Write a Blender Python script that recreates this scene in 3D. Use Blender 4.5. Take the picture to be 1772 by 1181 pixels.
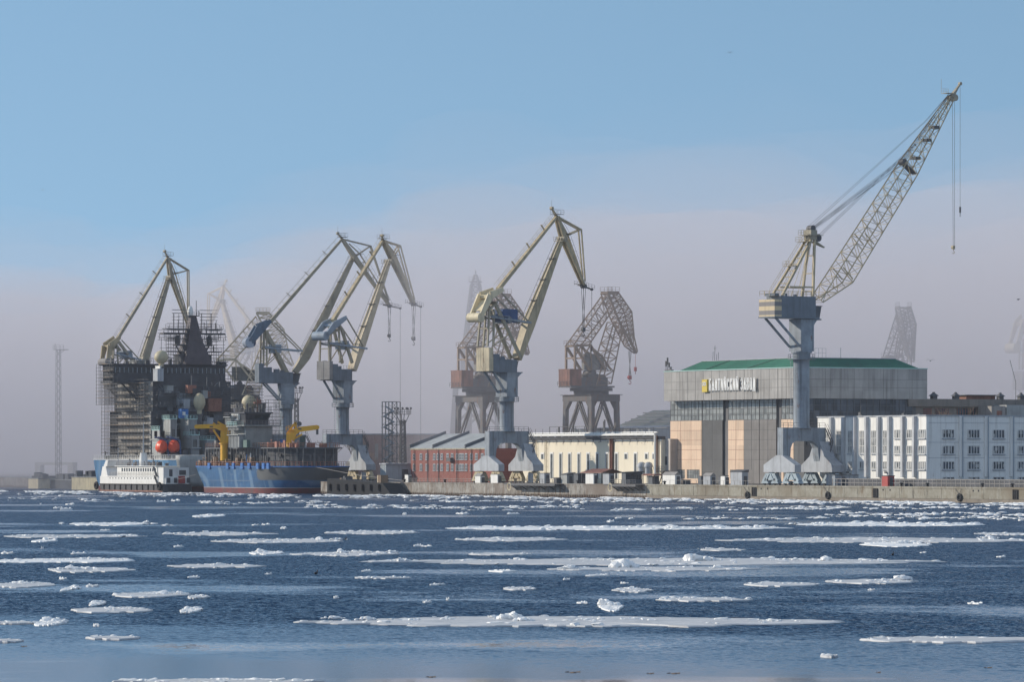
import bpy, bmesh, math, random
from mathutils import Vector, Matrix, noise

R = math.radians
sc = bpy.context.scene
for _o in list(bpy.data.objects):
    bpy.data.objects.remove(_o)

# ---------------------------------------------------------------- camera
CAM_H, FPX, CX, HY = 8.5, 8000.0, 886.0, 798.0      # eye height (m), focal length / centre / horizon in photo pixels
cam_d = bpy.data.cameras.new('camera')
cam_d.sensor_width = 36.0
cam_d.lens = FPX / 1772.0 * 36.0
cam_d.shift_y = (HY - 590.5) / 1772.0
cam_d.clip_start, cam_d.clip_end = 1.0, 60000.0
cam = bpy.data.objects.new('camera', cam_d)
sc.collection.objects.link(cam)
cam.location = (0, 0, CAM_H)
cam.rotation_euler = (R(90), 0, 0)
sc.camera = cam

# ---------------------------------------------------------------- sun, sky, exposure
SUN_EL = R(24.0)
SUN_H = Vector((-0.966, 0.26)).normalized()          # horizontal direction towards the sun: far left, a little beyond
world = bpy.data.worlds.new('World')
sc.world = world
world.use_nodes = True
wn, wl = world.node_tree.nodes, world.node_tree.links
wn.clear()
w_out = wn.new('ShaderNodeOutputWorld')
w_bg = wn.new('ShaderNodeBackground')
w_sky = wn.new('ShaderNodeTexSky')
w_sky.sky_type = 'NISHITA'
w_sky.sun_disc = False
w_sky.sun_elevation = SUN_EL
w_sky.sun_rotation = math.atan2(SUN_H.x, SUN_H.y)
w_sky.altitude = 0
w_sky.air_density = 1.0
w_sky.dust_density = 0.1
w_sky.ozone_density = 2.2
w_bg.inputs['Strength'].default_value = 0.15
w_tc = wn.new('ShaderNodeTexCoord')
w_add = wn.new('ShaderNodeVectorMath'); w_add.operation = 'ADD'
w_add.inputs[1].default_value = (0.0, 0.0, 0.22)      # the clear cold air keeps its blue down to the fog
wl.new(w_tc.outputs['Generated'], w_add.inputs[0])
w_nrm = wn.new('ShaderNodeVectorMath'); w_nrm.operation = 'NORMALIZE'
wl.new(w_add.outputs[0], w_nrm.inputs[0])
wl.new(w_nrm.outputs[0], w_sky.inputs['Vector'])
w_hsv = wn.new('ShaderNodeHueSaturation')
w_hsv.inputs['Saturation'].default_value = 0.98       # thin high haze pales the blue
w_hsv.inputs['Hue'].default_value = 0.488
wl.new(w_sky.outputs[0], w_hsv.inputs['Color'])
# unseen bright cloud sheet behind the camera, added to brighten the shaded walls
w_sep = wn.new('ShaderNodeSeparateXYZ'); wl.new(w_tc.outputs['Generated'], w_sep.inputs[0])
w_fill = wn.new('ShaderNodeMapRange'); w_fill.interpolation_type = 'SMOOTHSTEP'
w_fill.inputs['From Min'].default_value = 0.10; w_fill.inputs['From Max'].default_value = -0.55
wl.new(w_sep.outputs['Y'], w_fill.inputs['Value'])
w_nz = wn.new('ShaderNodeTexNoise'); w_nz.inputs['Scale'].default_value = 3.0; w_nz.inputs['Detail'].default_value = 6.0
wl.new(w_tc.outputs['Generated'], w_nz.inputs['Vector'])
w_m1 = wn.new('ShaderNodeMath'); w_m1.operation = 'MULTIPLY_ADD'; w_m1.inputs[1].default_value = 0.8; w_m1.inputs[2].default_value = 0.45
wl.new(w_nz.outputs['Fac'], w_m1.inputs[0])
w_m2 = wn.new('ShaderNodeMath'); w_m2.operation = 'MULTIPLY'; wl.new(w_m1.outputs[0], w_m2.inputs[0]); wl.new(w_fill.outputs['Result'], w_m2.inputs[1])
w_mix = wn.new('ShaderNodeMix'); w_mix.data_type = 'RGBA'
wl.new(w_m2.outputs[0], w_mix.inputs[0]); wl.new(w_hsv.outputs[0], w_mix.inputs[6]); w_mix.inputs[7].default_value = (2.9, 3.7, 5.0, 1.0)
wl.new(w_mix.outputs[2], w_bg.inputs[0])
wl.new(w_bg.outputs[0], w_out.inputs[0])

sun_d = bpy.data.lights.new('sun', 'SUN')
sun_d.energy = 3.9
sun_d.angle = R(0.5)
sun_d.color = (1.0, 0.9, 0.76)
sun = bpy.data.objects.new('sun', sun_d)
sc.collection.objects.link(sun)
_sd = Vector((SUN_H.x * math.cos(SUN_EL), SUN_H.y * math.cos(SUN_EL), math.sin(SUN_EL)))
sun.rotation_euler = _sd.to_track_quat('Z', 'Y').to_euler()
sun.location = (-300, 100, 200)

sc.view_settings.view_transform = 'Standard'
sc.view_settings.look = 'None'
sc.view_settings.exposure = 0.0
sc.view_settings.gamma = 1.0
sc.cycles.max_bounces = 8
sc.cycles.volume_bounces = 2
sc.cycles.use_denoising = True

# ---------------------------------------------------------------- helpers: places
QD = Vector((0.487, -0.873)).normalized()            # along the quay, towards the near right
QN = Vector((-QD.y, QD.x))                           # inland
QR = Vector((60.9, 992.4))                           # a point of the quay edge
QANG = math.atan2(QD.y, QD.x)

def qpt(t, d, z=0.0):
    p = QR + QD * t + QN * d
    return Vector((p.x, p.y, z))

def qt(px, d):
    """distance along the quay of the point seen at photo column px, d metres inland"""
    k = (px - CX) / FPX
    o = QR + QN * d
    return (k * o.y - o.x) / (QD.x - k * QD.y)

def zat(py, Y):
    return CAM_H + (HY - py) * Y / FPX

def pix(px, py, Y):
    return Vector(((px - CX) * Y / FPX, Y, zat(py, Y)))

class Frame:
    """a thing's own axes: origin on the ground, turned about z"""
    def __init__(s, o, ang):
        s.o, s.ang = Vector(o), ang
        s.M = Matrix.Translation(s.o) @ Matrix.Rotation(ang, 4, 'Z')
        s.I = s.M.inverted()
    def w2l(s, p):
        return s.I @ Vector(p)

def on_plane(o, ang, px, py, off=0.0):
    """the point of a vertical plane through o (heading ang) that is seen at photo pixel px, py, then moved off along its normal"""
    a = Vector((math.cos(ang), math.sin(ang)))
    n = Vector((a.y, -a.x))
    d = Vector(((px - CX) / FPX, 1.0))
    lam = (o[0] * a.y - o[1] * a.x) / (d.x * a.y - d.y * a.x)
    p = d * lam
    return Vector((p.x + n.x * off, p.y + n.y * off, CAM_H + (HY - py) / FPX * lam))

# ---------------------------------------------------------------- helpers: things, parts, meshes
def props(o, label=None, cat=None, group=None, kind=None):
    if label: o['label'] = label
    if cat: o['category'] = cat
    if group: o['group'] = group
    if kind: o['kind'] = kind
    return o

def thing(name, label, cat, frame, group=None):
    o = bpy.data.objects.new(name, None)
    o.empty_display_size = 1.0
    sc.collection.objects.link(o)
    o.matrix_world = frame.M
    return props(o, label, cat, group)

class MB:
    """collects simple shapes into one mesh"""
    def __init__(s):
        s.v, s.f, s.m = [], [], []
        s.mat = 0
    def add(s, vs, fs):
        b = len(s.v)
        s.v.extend([tuple(p) for p in vs])
        for f in fs:
            s.f.append(tuple(b + i for i in f)); s.m.append(s.mat)
    def hexa(s, p):
        s.add(p, [(3, 2, 1, 0), (4, 5, 6, 7), (0, 1, 5, 4), (1, 2, 6, 5), (2, 3, 7, 6), (3, 0, 4, 7)])
        return s
    def box(s, x0, x1, y0, y1, z0, z1):
        return s.hexa([(x0, y0, z0), (x1, y0, z0), (x1, y1, z0), (x0, y1, z0), (x0, y0, z1), (x1, y0, z1), (x1, y1, z1), (x0, y1, z1)])
    def bar(s, p, q, w, h=None, side=None, w2=None, h2=None):
        """rectangular beam from p to q: w across (along side), h in the other direction; may taper to w2, h2"""
        p, q = Vector(p), Vector(q)
        h = w if h is None else h
        w2 = w if w2 is None else w2
        h2 = h if h2 is None else h2
        d = q - p
        if d.length < 1e-6: return s
        d.normalize()
        if side is None:
            side = Vector((0, 0, 1)).cross(d)
            if side.length < 1e-3: side = Vector((1, 0, 0))
        side = Vector(side); side = (side - d * side.dot(d)).normalized()
        up = d.cross(side)
        a = [p + side * (i * w / 2) + up * (j * h / 2) for i, j in ((-1, -1), (1, -1), (1, 1), (-1, 1))]
        b = [q + side * (i * w2 / 2) + up * (j * h2 / 2) for i, j in ((-1, -1), (1, -1), (1, 1), (-1, 1))]
        return s.hexa(a + b)
    def tube(s, p, q, r, n=6, r2=None, caps=True):
        p, q = Vector(p), Vector(q)
        r2 = r if r2 is None else r2
        d = (q - p)
        if d.length < 1e-6: return s
        d.normalize()
        a = d.orthogonal().normalized(); b = d.cross(a)
        vs = []
        for c, rr in ((p, r), (q, r2)):
            for i in range(n):
                t = 2 * math.pi * i / n
                vs.append(c + a * (rr * math.cos(t)) + b * (rr * math.sin(t)))
        fs = [(i, (i + 1) % n, n + (i + 1) % n, n + i) for i in range(n)]
        if caps: fs += [tuple(range(n - 1, -1, -1)), tuple(range(n, 2 * n))]
        s.add(vs, fs)
        return s
    def path(s, pts, r, n=5):
        for a, b in zip(pts, pts[1:]): s.tube(a, b, r, n)
        return s
    def lathe(s, prof, c=(0, 0, 0), n=20):
        """profile of (radius, z) about a vertical axis at c"""
        c = Vector(c); vs = []
        for r, z in prof:
            for i in range(n):
                t = 2 * math.pi * i / n
                vs.append((c.x + r * math.cos(t), c.y + r * math.sin(t), c.z + z))
        fs = []
        for k in range(len(prof) - 1):
            for i in range(n):
                j = (i + 1) % n
                fs.append((k * n + i, k * n + j, (k + 1) * n + j, (k + 1) * n + i))
        fs += [tuple(range(n - 1, -1, -1)), tuple((len(prof) - 1) * n + i for i in range(n))]
        s.add(vs, fs)
        return s
    def prism(s, poly, off, base=None):
        """polygon (list of 3-D points) pushed along the vector off"""
        off = Vector(off)
        a = [Vector(p) for p in poly]; n = len(a)
        vs = a + [p + off for p in a]
        fs = [tuple(range(n - 1, -1, -1)), tuple(range(n, 2 * n))]
        fs += [(i, (i + 1) % n, n + (i + 1) % n, n + i) for i in range(n)]
        s.add(vs, fs)
        return s
    def ball(s, c, r, seg=12, rings=8, sz=1.0):
        prof = []
        for k in range(rings + 1):
            t = math.pi * k / rings
            prof.append((max(r * math.sin(t), r * 0.01), -r * sz * math.cos(t)))
        return s.lathe(prof, c, seg)
    def rail(s, pts, h=1.05, step=2.0, r=0.05):
        """a railing along pts: posts, top rail and middle rail"""
        for a, b in zip(pts, pts[1:]):
            a, b = Vector(a), Vector(b)
            n = max(1, int((b - a).length / step))
            for i in range(n + 1):
                p = a.lerp(b, i / n)
                s.tube(p, p + Vector((0, 0, h)), r, 4, caps=False)
            for hh in (h, h * 0.5):
                s.tube(a + Vector((0, 0, hh)), b + Vector((0, 0, hh)), r * 0.9, 4, caps=False)
        return s
    def lattice(s, A, B, n, rc, rb, zig=True, cross=False):
        """truss between two chains of corner points A (start section) and B (end section), both of 3 or 4 points"""
        m = len(A)
        A = [Vector(p) for p in A]; B = [Vector(p) for p in B]
        for i in range(m): s.tube(A[i], B[i], rc, 5)
        for k in range(n + 1):
            f = k / n
            P = [A[i].lerp(B[i], f) for i in range(m)]
            for i in range(m):
                s.tube(P[i], P[(i + 1) % m], rb, 4, caps=False)
            if k < n:
                Q = [A[i].lerp(B[i], (k + 1) / n) for i in range(m)]
                for i in range(m):
                    j = (i + 1) % m
                    if (k + i) % 2 == 0 or cross: s.tube(P[i], Q[j], rb, 4, caps=False)
                    if (k + i) % 2 == 1 or cross: s.tube(P[j], Q[i], rb, 4, caps=False)
        return s
    def build(s, name, mats, parent=None, smooth=False, xf=None):
        me = bpy.data.meshes.new(name)
        vs = s.v if xf is None else [tuple(xf @ Vector(p)) for p in s.v]
        me.from_pydata(vs, [], s.f)
        if not isinstance(mats, (list, tuple)): mats = [mats]
        for m in mats: me.materials.append(m)
        if len(mats) > 1: me.polygons.foreach_set('material_index', s.m)
        bm = bmesh.new(); bm.from_mesh(me)
        bmesh.ops.recalc_face_normals(bm, faces=bm.faces)
        bm.to_mesh(me); bm.free()
        if smooth:
            me.polygons.foreach_set('use_smooth', [True] * len(me.polygons))
            if hasattr(me, 'set_sharp_from_angle'): me.set_sharp_from_angle(angle=R(40))
        me.update()
        o = bpy.data.objects.new(name, me)
        sc.collection.objects.link(o)
        if parent is not None: o.parent = parent
        return o

# ---------------------------------------------------------------- helpers: materials
def _mat(name):
    m = bpy.data.materials.new(name)
    m.use_nodes = True
    nt = m.node_tree
    return m, nt, nt.nodes['Principled BSDF']

def _nd(nt, kind, **kw):
    n = nt.nodes.new(kind)
    for k, v in kw.items(): setattr(n, k, v)
    return n

def _noise(nt, scale, vec, detail=5.0, rough=0.6):
    n = _nd(nt, 'ShaderNodeTexNoise')
    n.inputs['Scale'].default_value = scale
    n.inputs['Detail'].default_value = detail
    n.inputs['Roughness'].default_value = rough
    nt.links.new(vec, n.inputs['Vector'])
    return n.outputs['Fac']

def _ramp(nt, fac, a, b):
    r = _nd(nt, 'ShaderNodeMapRange')
    r.inputs['From Min'].default_value = a; r.inputs['From Max'].default_value = b
    nt.links.new(fac, r.inputs['Value'])
    return r.outputs['Result']

def _mix(nt, fac, a, b):
    m = _nd(nt, 'ShaderNodeMix', data_type='RGBA')
    if isinstance(fac, float): m.inputs[0].default_value = fac
    else: nt.links.new(fac, m.inputs[0])
    for i, c in ((6, a), (7, b)):
        if isinstance(c, tuple): m.inputs[i].default_value = (*c, 1.0)
        else: nt.links.new(c, m.inputs[i])
    return m.outputs[2]

def _coord(nt, sx=1.0, sy=1.0, sz=1.0):
    tc = _nd(nt, 'ShaderNodeTexCoord')
    mp = _nd(nt, 'ShaderNodeMapping')
    mp.inputs['Scale'].default_value = (sx, sy, sz)
    nt.links.new(tc.outputs['Object'], mp.inputs['Vector'])
    return mp.outputs['Vector']

def paint(name, col, rust=0.0, streak=0.0, rough=0.6, var=0.18, scale=0.35, rustcol=(0.16, 0.055, 0.022), dark=(0.03, 0.03, 0.032), metal=0.0):
    """weathered paint: uneven colour, dirt running down, rust patches"""
    m, nt, b = _mat(name)
    v = _coord(nt)
    n1 = _noise(nt, scale, v)
    c = _mix(nt, _ramp(nt, n1, 0.3, 0.7), tuple(x * (1 - var) for x in col), tuple(min(1, x * (1 + var)) for x in col))
    if streak > 0:
        vs = _coord(nt, 1.3, 1.3, 0.06)
        n2 = _noise(nt, 1.0, vs, 4.0, 0.7)
        f = _nd(nt, 'ShaderNodeMath', operation='MULTIPLY'); f.inputs[1].default_value = streak
        nt.links.new(_ramp(nt, n2, 0.5, 0.78), f.inputs[0])
        c = _mix(nt, f.outputs[0], c, dark)
    if rust > 0:
        vr = _coord(nt, 1.0, 1.0, 0.35)
        n3 = _noise(nt, 0.9, vr, 7.0, 0.72)
        c = _mix(nt, _ramp(nt, n3, 0.72 - 0.3 * rust, 0.80 - 0.22 * rust), c, rustcol)
    nt.links.new(c, b.inputs['Base Color'])
    b.inputs['Roughness'].default_value = rough
    b.inputs['Metallic'].default_value = metal
    return m

def flat(name, col, rough=0.7, metal=0.0):
    return paint(name, col, rough=rough, var=0.12, scale=0.8, metal=metal)

def corrugated(name, col, pitch=0.45, streak=0.5, rustf=0.0, axis='X', rough=0.55, dark=(0.05, 0.05, 0.05)):
    """profiled sheet metal with upright ribs, dirt running down"""
    m = paint(name, col, rust=rustf, streak=streak, rough=rough, var=0.14, scale=0.25, dark=dark)
    nt = m.node_tree; b = nt.nodes['Principled BSDF']
    tc = _nd(nt, 'ShaderNodeTexCoord')
    w = _nd(nt, 'ShaderNodeTexWave', wave_type='BANDS', bands_direction=axis)
    w.inputs['Scale'].default_value = 1.0 / pitch * 0.314
    nt.links.new(tc.outputs['Object'], w.inputs['Vector'])
    bp = _nd(nt, 'ShaderNodeBump'); bp.inputs['Strength'].default_value = 0.7; bp.inputs['Distance'].default_value = 0.08
    nt.links.new(w.outputs['Fac'], bp.inputs['Height'])
    nt.links.new(bp.outputs['Normal'], b.inputs['Normal'])
    return m

def patchy(m, cell, amount, seed=0.0):
    """sheets replaced and bleached over the years: each panel of a cladding a little different"""
    nt = m.node_tree; b = nt.nodes['Principled BSDF']; src = b.inputs['Base Color'].links[0].from_socket
    tc = _nd(nt, 'ShaderNodeTexCoord'); mp = _nd(nt, 'ShaderNodeMapping')
    mp.inputs['Location'].default_value = (seed, seed * .7, seed * .3); mp.inputs['Scale'].default_value = (1 / cell[0], 1 / cell[1], 1 / cell[2])
    nt.links.new(tc.outputs['Object'], mp.inputs['Vector'])
    vo = _nd(nt, 'ShaderNodeTexVoronoi', feature='F1', distance='CHEBYCHEV'); vo.inputs['Scale'].default_value = 1.0; vo.inputs['Randomness'].default_value = 0.0
    nt.links.new(mp.outputs['Vector'], vo.inputs['Vector'])
    sp = _nd(nt, 'ShaderNodeSeparateColor'); nt.links.new(vo.outputs['Color'], sp.inputs[0])
    k = _nd(nt, 'ShaderNodeMapRange'); k.inputs['To Min'].default_value = 1 - amount; k.inputs['To Max'].default_value = 1 + amount * .6
    nt.links.new(sp.outputs[0], k.inputs['Value'])
    sc_ = _nd(nt, 'ShaderNodeVectorMath', operation='SCALE'); nt.links.new(src, sc_.inputs[0]); nt.links.new(k.outputs['Result'], sc_.inputs['Scale'])
    nt.links.new(sc_.outputs[0], b.inputs['Base Color'])
    return m

def glass_wall(name, col=(0.05, 0.06, 0.075), var=0.6, cell=1.0, blinds=False):
    """old window glass: panes of differing grime"""
    m, nt, b = _mat(name)
    tc = _nd(nt, 'ShaderNodeTexCoord')
    vo = _nd(nt, 'ShaderNodeTexVoronoi', feature='F1', distance='CHEBYCHEV')
    vo.inputs['Scale'].default_value = 1.0 / cell
    vo.inputs['Randomness'].default_value = 0.0
    nt.links.new(tc.outputs['Object'], vo.inputs['Vector'])
    hsv = _nd(nt, 'ShaderNodeSeparateColor')
    nt.links.new(vo.outputs['Color'], hsv.inputs[0])
    c = _mix(nt, hsv.outputs[0], tuple(x * (1 - var) for x in col), tuple(x * (1 + var) for x in col))
    if blinds: c = _mix(nt, _ramp(nt, hsv.outputs[1], .74, .76), c, (0.42, 0.41, 0.38))
    nt.links.new(c, b.inputs['Base Color'])
    b.inputs['Roughness'].default_value = 0.25
    return m

# ================================================================ the setting: water, ground, fog
def water_material():
    m, nt, b = _mat('river_water')
    b.inputs['Base Color'].default_value = (0.003, 0.028, 0.075, 1)
    b.inputs['IOR'].default_value = 1.33
    tc = _nd(nt, 'ShaderNodeTexCoord')
    mp = _nd(nt, 'ShaderNodeMapping')
    nt.links.new(tc.outputs['Object'], mp.inputs['Vector'])
    v = mp.outputs['Vector']
    # calm slicks between ruffled water (wind does not reach everywhere)
    big = _noise(nt, 0.022, v, 4.0, 0.62)
    wide = _noise(nt, 0.0045, v, 3.0, 0.55)
    sepv = _nd(nt, 'ShaderNodeSeparateXYZ'); nt.links.new(v, sepv.inputs[0])
    # the lee of the near bank lies calmer: ruffled water ends along a slanting, ragged line, and dies out closer in
    yy = _nd(nt, 'ShaderNodeMath', operation='MULTIPLY_ADD'); yy.inputs[1].default_value = 0.55
    nt.links.new(sepv.outputs['X'], yy.inputs[0]); nt.links.new(sepv.outputs['Y'], yy.inputs[2])
    y2 = _nd(nt, 'ShaderNodeMath', operation='MULTIPLY_ADD'); y2.inputs[1].default_value = 60.0
    nt.links.new(_noise(nt, 0.03, v, 5.0, 0.65), y2.inputs[0]); nt.links.new(yy.outputs[0], y2.inputs[2])
    lee1 = _ramp(nt, y2.outputs[0], 258.0, 274.0)
    lee2 = _ramp(nt, y2.outputs[0], 205.0, 264.0)
    for q in (lee1, lee2): q.node.interpolation_type = 'SMOOTHSTEP'
    a1 = _nd(nt, 'ShaderNodeMath', operation='MULTIPLY_ADD'); a1.inputs[1].default_value = 0.55
    nt.links.new(wide, a1.inputs[0]); nt.links.new(big, a1.inputs[2])
    calm = _ramp(nt, a1.outputs[0], 0.81, 0.90)
    st = _nd(nt, 'ShaderNodeMapRange')
    st.inputs['To Min'].default_value = 1.0; st.inputs['To Max'].default_value = 0.16
    nt.links.new(calm, st.inputs['Value'])
    l1 = _nd(nt, 'ShaderNodeMapRange'); l1.inputs['To Min'].default_value = 0.24; nt.links.new(lee1, l1.inputs['Value'])
    l2 = _nd(nt, 'ShaderNodeMapRange'); l2.inputs['To Min'].default_value = 0.02; nt.links.new(lee2, l2.inputs['Value'])
    sa = _nd(nt, 'ShaderNodeMath', operation='MULTIPLY'); nt.links.new(st.outputs['Result'], sa.inputs[0]); nt.links.new(l1.outputs['Result'], sa.inputs[1])
    sb = _nd(nt, 'ShaderNodeMath', operation='MULTIPLY'); nt.links.new(sa.outputs[0], sb.inputs[0]); nt.links.new(l2.outputs['Result'], sb.inputs[1])
    # wave facets: slopes from noise, steep where the wind ruffles the river, nearly flat in the slicks
    def slope(scale, k):
        n = _nd(nt, 'ShaderNodeTexNoise'); n.inputs['Scale'].default_value = scale; n.inputs['Detail'].default_value = 2.5
        nt.links.new(v, n.inputs['Vector'])
        s_ = _nd(nt, 'ShaderNodeVectorMath', operation='SUBTRACT'); s_.inputs[1].default_value = (0.5, 0.5, 0.5)
        nt.links.new(n.outputs['Color'], s_.inputs[0])
        m_ = _nd(nt, 'ShaderNodeVectorMath', operation='SCALE'); m_.inputs['Scale'].default_value = k
        nt.links.new(s_.outputs[0], m_.inputs[0])
        return m_.outputs[0]
    ad = _nd(nt, 'ShaderNodeVectorMath', operation='ADD')
    nt.links.new(slope(2.4, 4.2), ad.inputs[0]); nt.links.new(slope(0.4, 2.0), ad.inputs[1])
    sp = _nd(nt, 'ShaderNodeSeparateXYZ'); nt.links.new(ad.outputs[0], sp.inputs[0])
    ab = _nd(nt, 'ShaderNodeMath', operation='ABSOLUTE'); nt.links.new(sp.outputs['Y'], ab.inputs[0])
    ng = _nd(nt, 'ShaderNodeMath', operation='MULTIPLY'); ng.inputs[1].default_value = -1.0
    nt.links.new(ab.outputs[0], ng.inputs[0])
    cb = _nd(nt, 'ShaderNodeCombineXYZ'); nt.links.new(sp.outputs['X'], cb.inputs['X']); nt.links.new(ng.outputs[0], cb.inputs['Y'])
    sc_ = _nd(nt, 'ShaderNodeVectorMath', operation='SCALE')
    nt.links.new(cb.outputs[0], sc_.inputs[0]); nt.links.new(sb.outputs[0], sc_.inputs['Scale'])
    up = _nd(nt, 'ShaderNodeVectorMath', operation='ADD'); up.inputs[1].default_value = (0, 0, 1)
    nt.links.new(sc_.outputs[0], up.inputs[0])
    nr = _nd(nt, 'ShaderNodeVectorMath', operation='NORMALIZE'); nt.links.new(up.outputs[0], nr.inputs[0])
    nt.links.new(nr.outputs[0], b.inputs['Normal'])
    ro = _nd(nt, 'ShaderNodeMapRange')
    ro.inputs['To Min'].default_value = 0.16; ro.inputs['To Max'].default_value = 0.03
    nt.links.new(calm, ro.inputs['Value'])
    nt.links.new(ro.outputs['Result'], b.inputs['Roughness'])
    return m

w = MB()
w.add([(-4000, -60, 0), (4000, -60, 0), (4000, 9000, 0), (-4000, 9000, 0)], [(0, 1, 2, 3)])
props(w.build('water', water_material()), kind='structure')

GZ = 3.1
TS = -226.0                       # the main quay ends here, at the bow; to the left the edge steps back into the fitting-out basin
TA = qt(318, 24.0)
g = MB()
EDGE = [(420, 0.0), (TS, 0.0), (TS, 24.0), (TA, 24.0), (TA, 40.0), (-900, 40.0)]
gp = [qpt(420, 0.6, GZ), qpt(TS + 0.6, 0.6, GZ), qpt(TS + 0.6, 24.6, GZ), qpt(TA + .6, 24.6, GZ), qpt(TA + .6, 40.6, GZ), qpt(-6000, 40.6, GZ), qpt(-6000, 7000, GZ), qpt(420, 7000, GZ)]
g.add(gp, [tuple(range(8))])
props(g.build('ground', paint('yard_ground', (0.10, 0.095, 0.09), var=0.35, scale=0.08)), kind='structure')

# fog bank lying over the yard behind the first row: one closed volume with a billowing top
def fog_bank(name, dens, lift, label, rough=1.0, back=0):
    front = [(-900, 1340), (-60, 1330), (150, 1332), (190, 1440), (365, 1430), (480, 1345), (540, 1275), (655, 1262), (720, 1170), (1150, 1160), (1500, 1130), (2000, 1090), (2700, 1020)]
    nx, ny = 90, 26
    mb = MB(); cols = []
    def front_y(px):
        for (a, ya), (b, yb) in zip(front, front[1:]):
            if a <= px <= b: return ya + (yb - ya) * (px - a) / (b - a)
        return front[-1][1]
    for i in range(nx + 1):
        px = -900 + 3600 * i / nx
        y0 = front_y(px) + back
        col = []
        for j in range(ny + 1):
            f = j / ny
            Y = y0 + 2200 * f ** 1.6
            X = (px - CX) * Y / FPX
            base = 66 + 12 * min(1, max(0, (px - 150) / 900)) + 4 * f
            z = base + 5 * noise.noise((X * 0.012, Y * 0.007, 3.1)) + 2.5 * noise.noise((X * 0.035, Y * 0.015, 9.0))
            z = base + lift + rough * (z - base)
            if j == 0: z -= 12
            col.append((X, Y, z))
        cols.append(col)
    vs = []; idx = {}
    for i, c in enumerate(cols):
        for j, p in enumerate(c):
            idx[i, j, 1] = len(vs); vs.append(p)
    for i, c in enumerate(cols):
        for j, p in enumerate(c):
            idx[i, j, 0] = len(vs); vs.append((p[0], p[1], -1.0))
    fs = []
    for i in range(nx):
        for j in range(ny):
            for k in (0, 1):
                fs.append((idx[i, j, k], idx[i + 1, j, k], idx[i + 1, j + 1, k], idx[i, j + 1, k]))
        for j in (0, ny):
            fs.append((idx[i, j, 0], idx[i + 1, j, 0], idx[i + 1, j, 1], idx[i, j, 1]))
    for j in range(ny):
        for i in (0, nx):
            fs.append((idx[i, j, 0], idx[i, j + 1, 0], idx[i, j + 1, 1], idx[i, j, 1]))
    mb.add(vs, fs)
    m = bpy.data.materials.new('fog'); m.use_nodes = True
    nt = m.node_tree; nt.nodes.clear()
    out = _nd(nt, 'ShaderNodeOutputMaterial'); pv = _nd(nt, 'ShaderNodeVolumePrincipled')
    pv.inputs['Color'].default_value = (0.905, 0.87, 0.905, 1)
    pv.inputs['Density'].default_value = dens
    pv.inputs['Anisotropy'].default_value = 0.0
    nt.links.new(pv.outputs[0], out.inputs['Volume'])
    o = mb.build(name, m)
    props(o, label, 'fog', kind='stuff')
    return o
fog_bank('fog_bank', 0.0036, 3, 'pale bank of river fog lying behind the shipyard cranes', 2.4)
fog_bank('fog_veil', 0.0008, 22, 'thin veil of mist drifting above the fog bank', 2.6, 25)

# the clear air itself: a trace of haze round everything, sky outside
def air():
    m = bpy.data.materials.new('air'); m.use_nodes = True; nt = m.node_tree; nt.nodes.clear()
    out = _nd(nt, 'ShaderNodeOutputMaterial'); pv = _nd(nt, 'ShaderNodeVolumePrincipled')
    pv.inputs['Color'].default_value = (0.93, 0.95, 1.0, 1); pv.inputs['Density'].default_value = 0.000045
    nt.links.new(pv.outputs[0], out.inputs['Volume'])
    mb = MB(); mb.box(-1500, 1500, -150, 4600, -3.5, 118)
    props(mb.build('haze', m), kind='stuff')
air()

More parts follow.
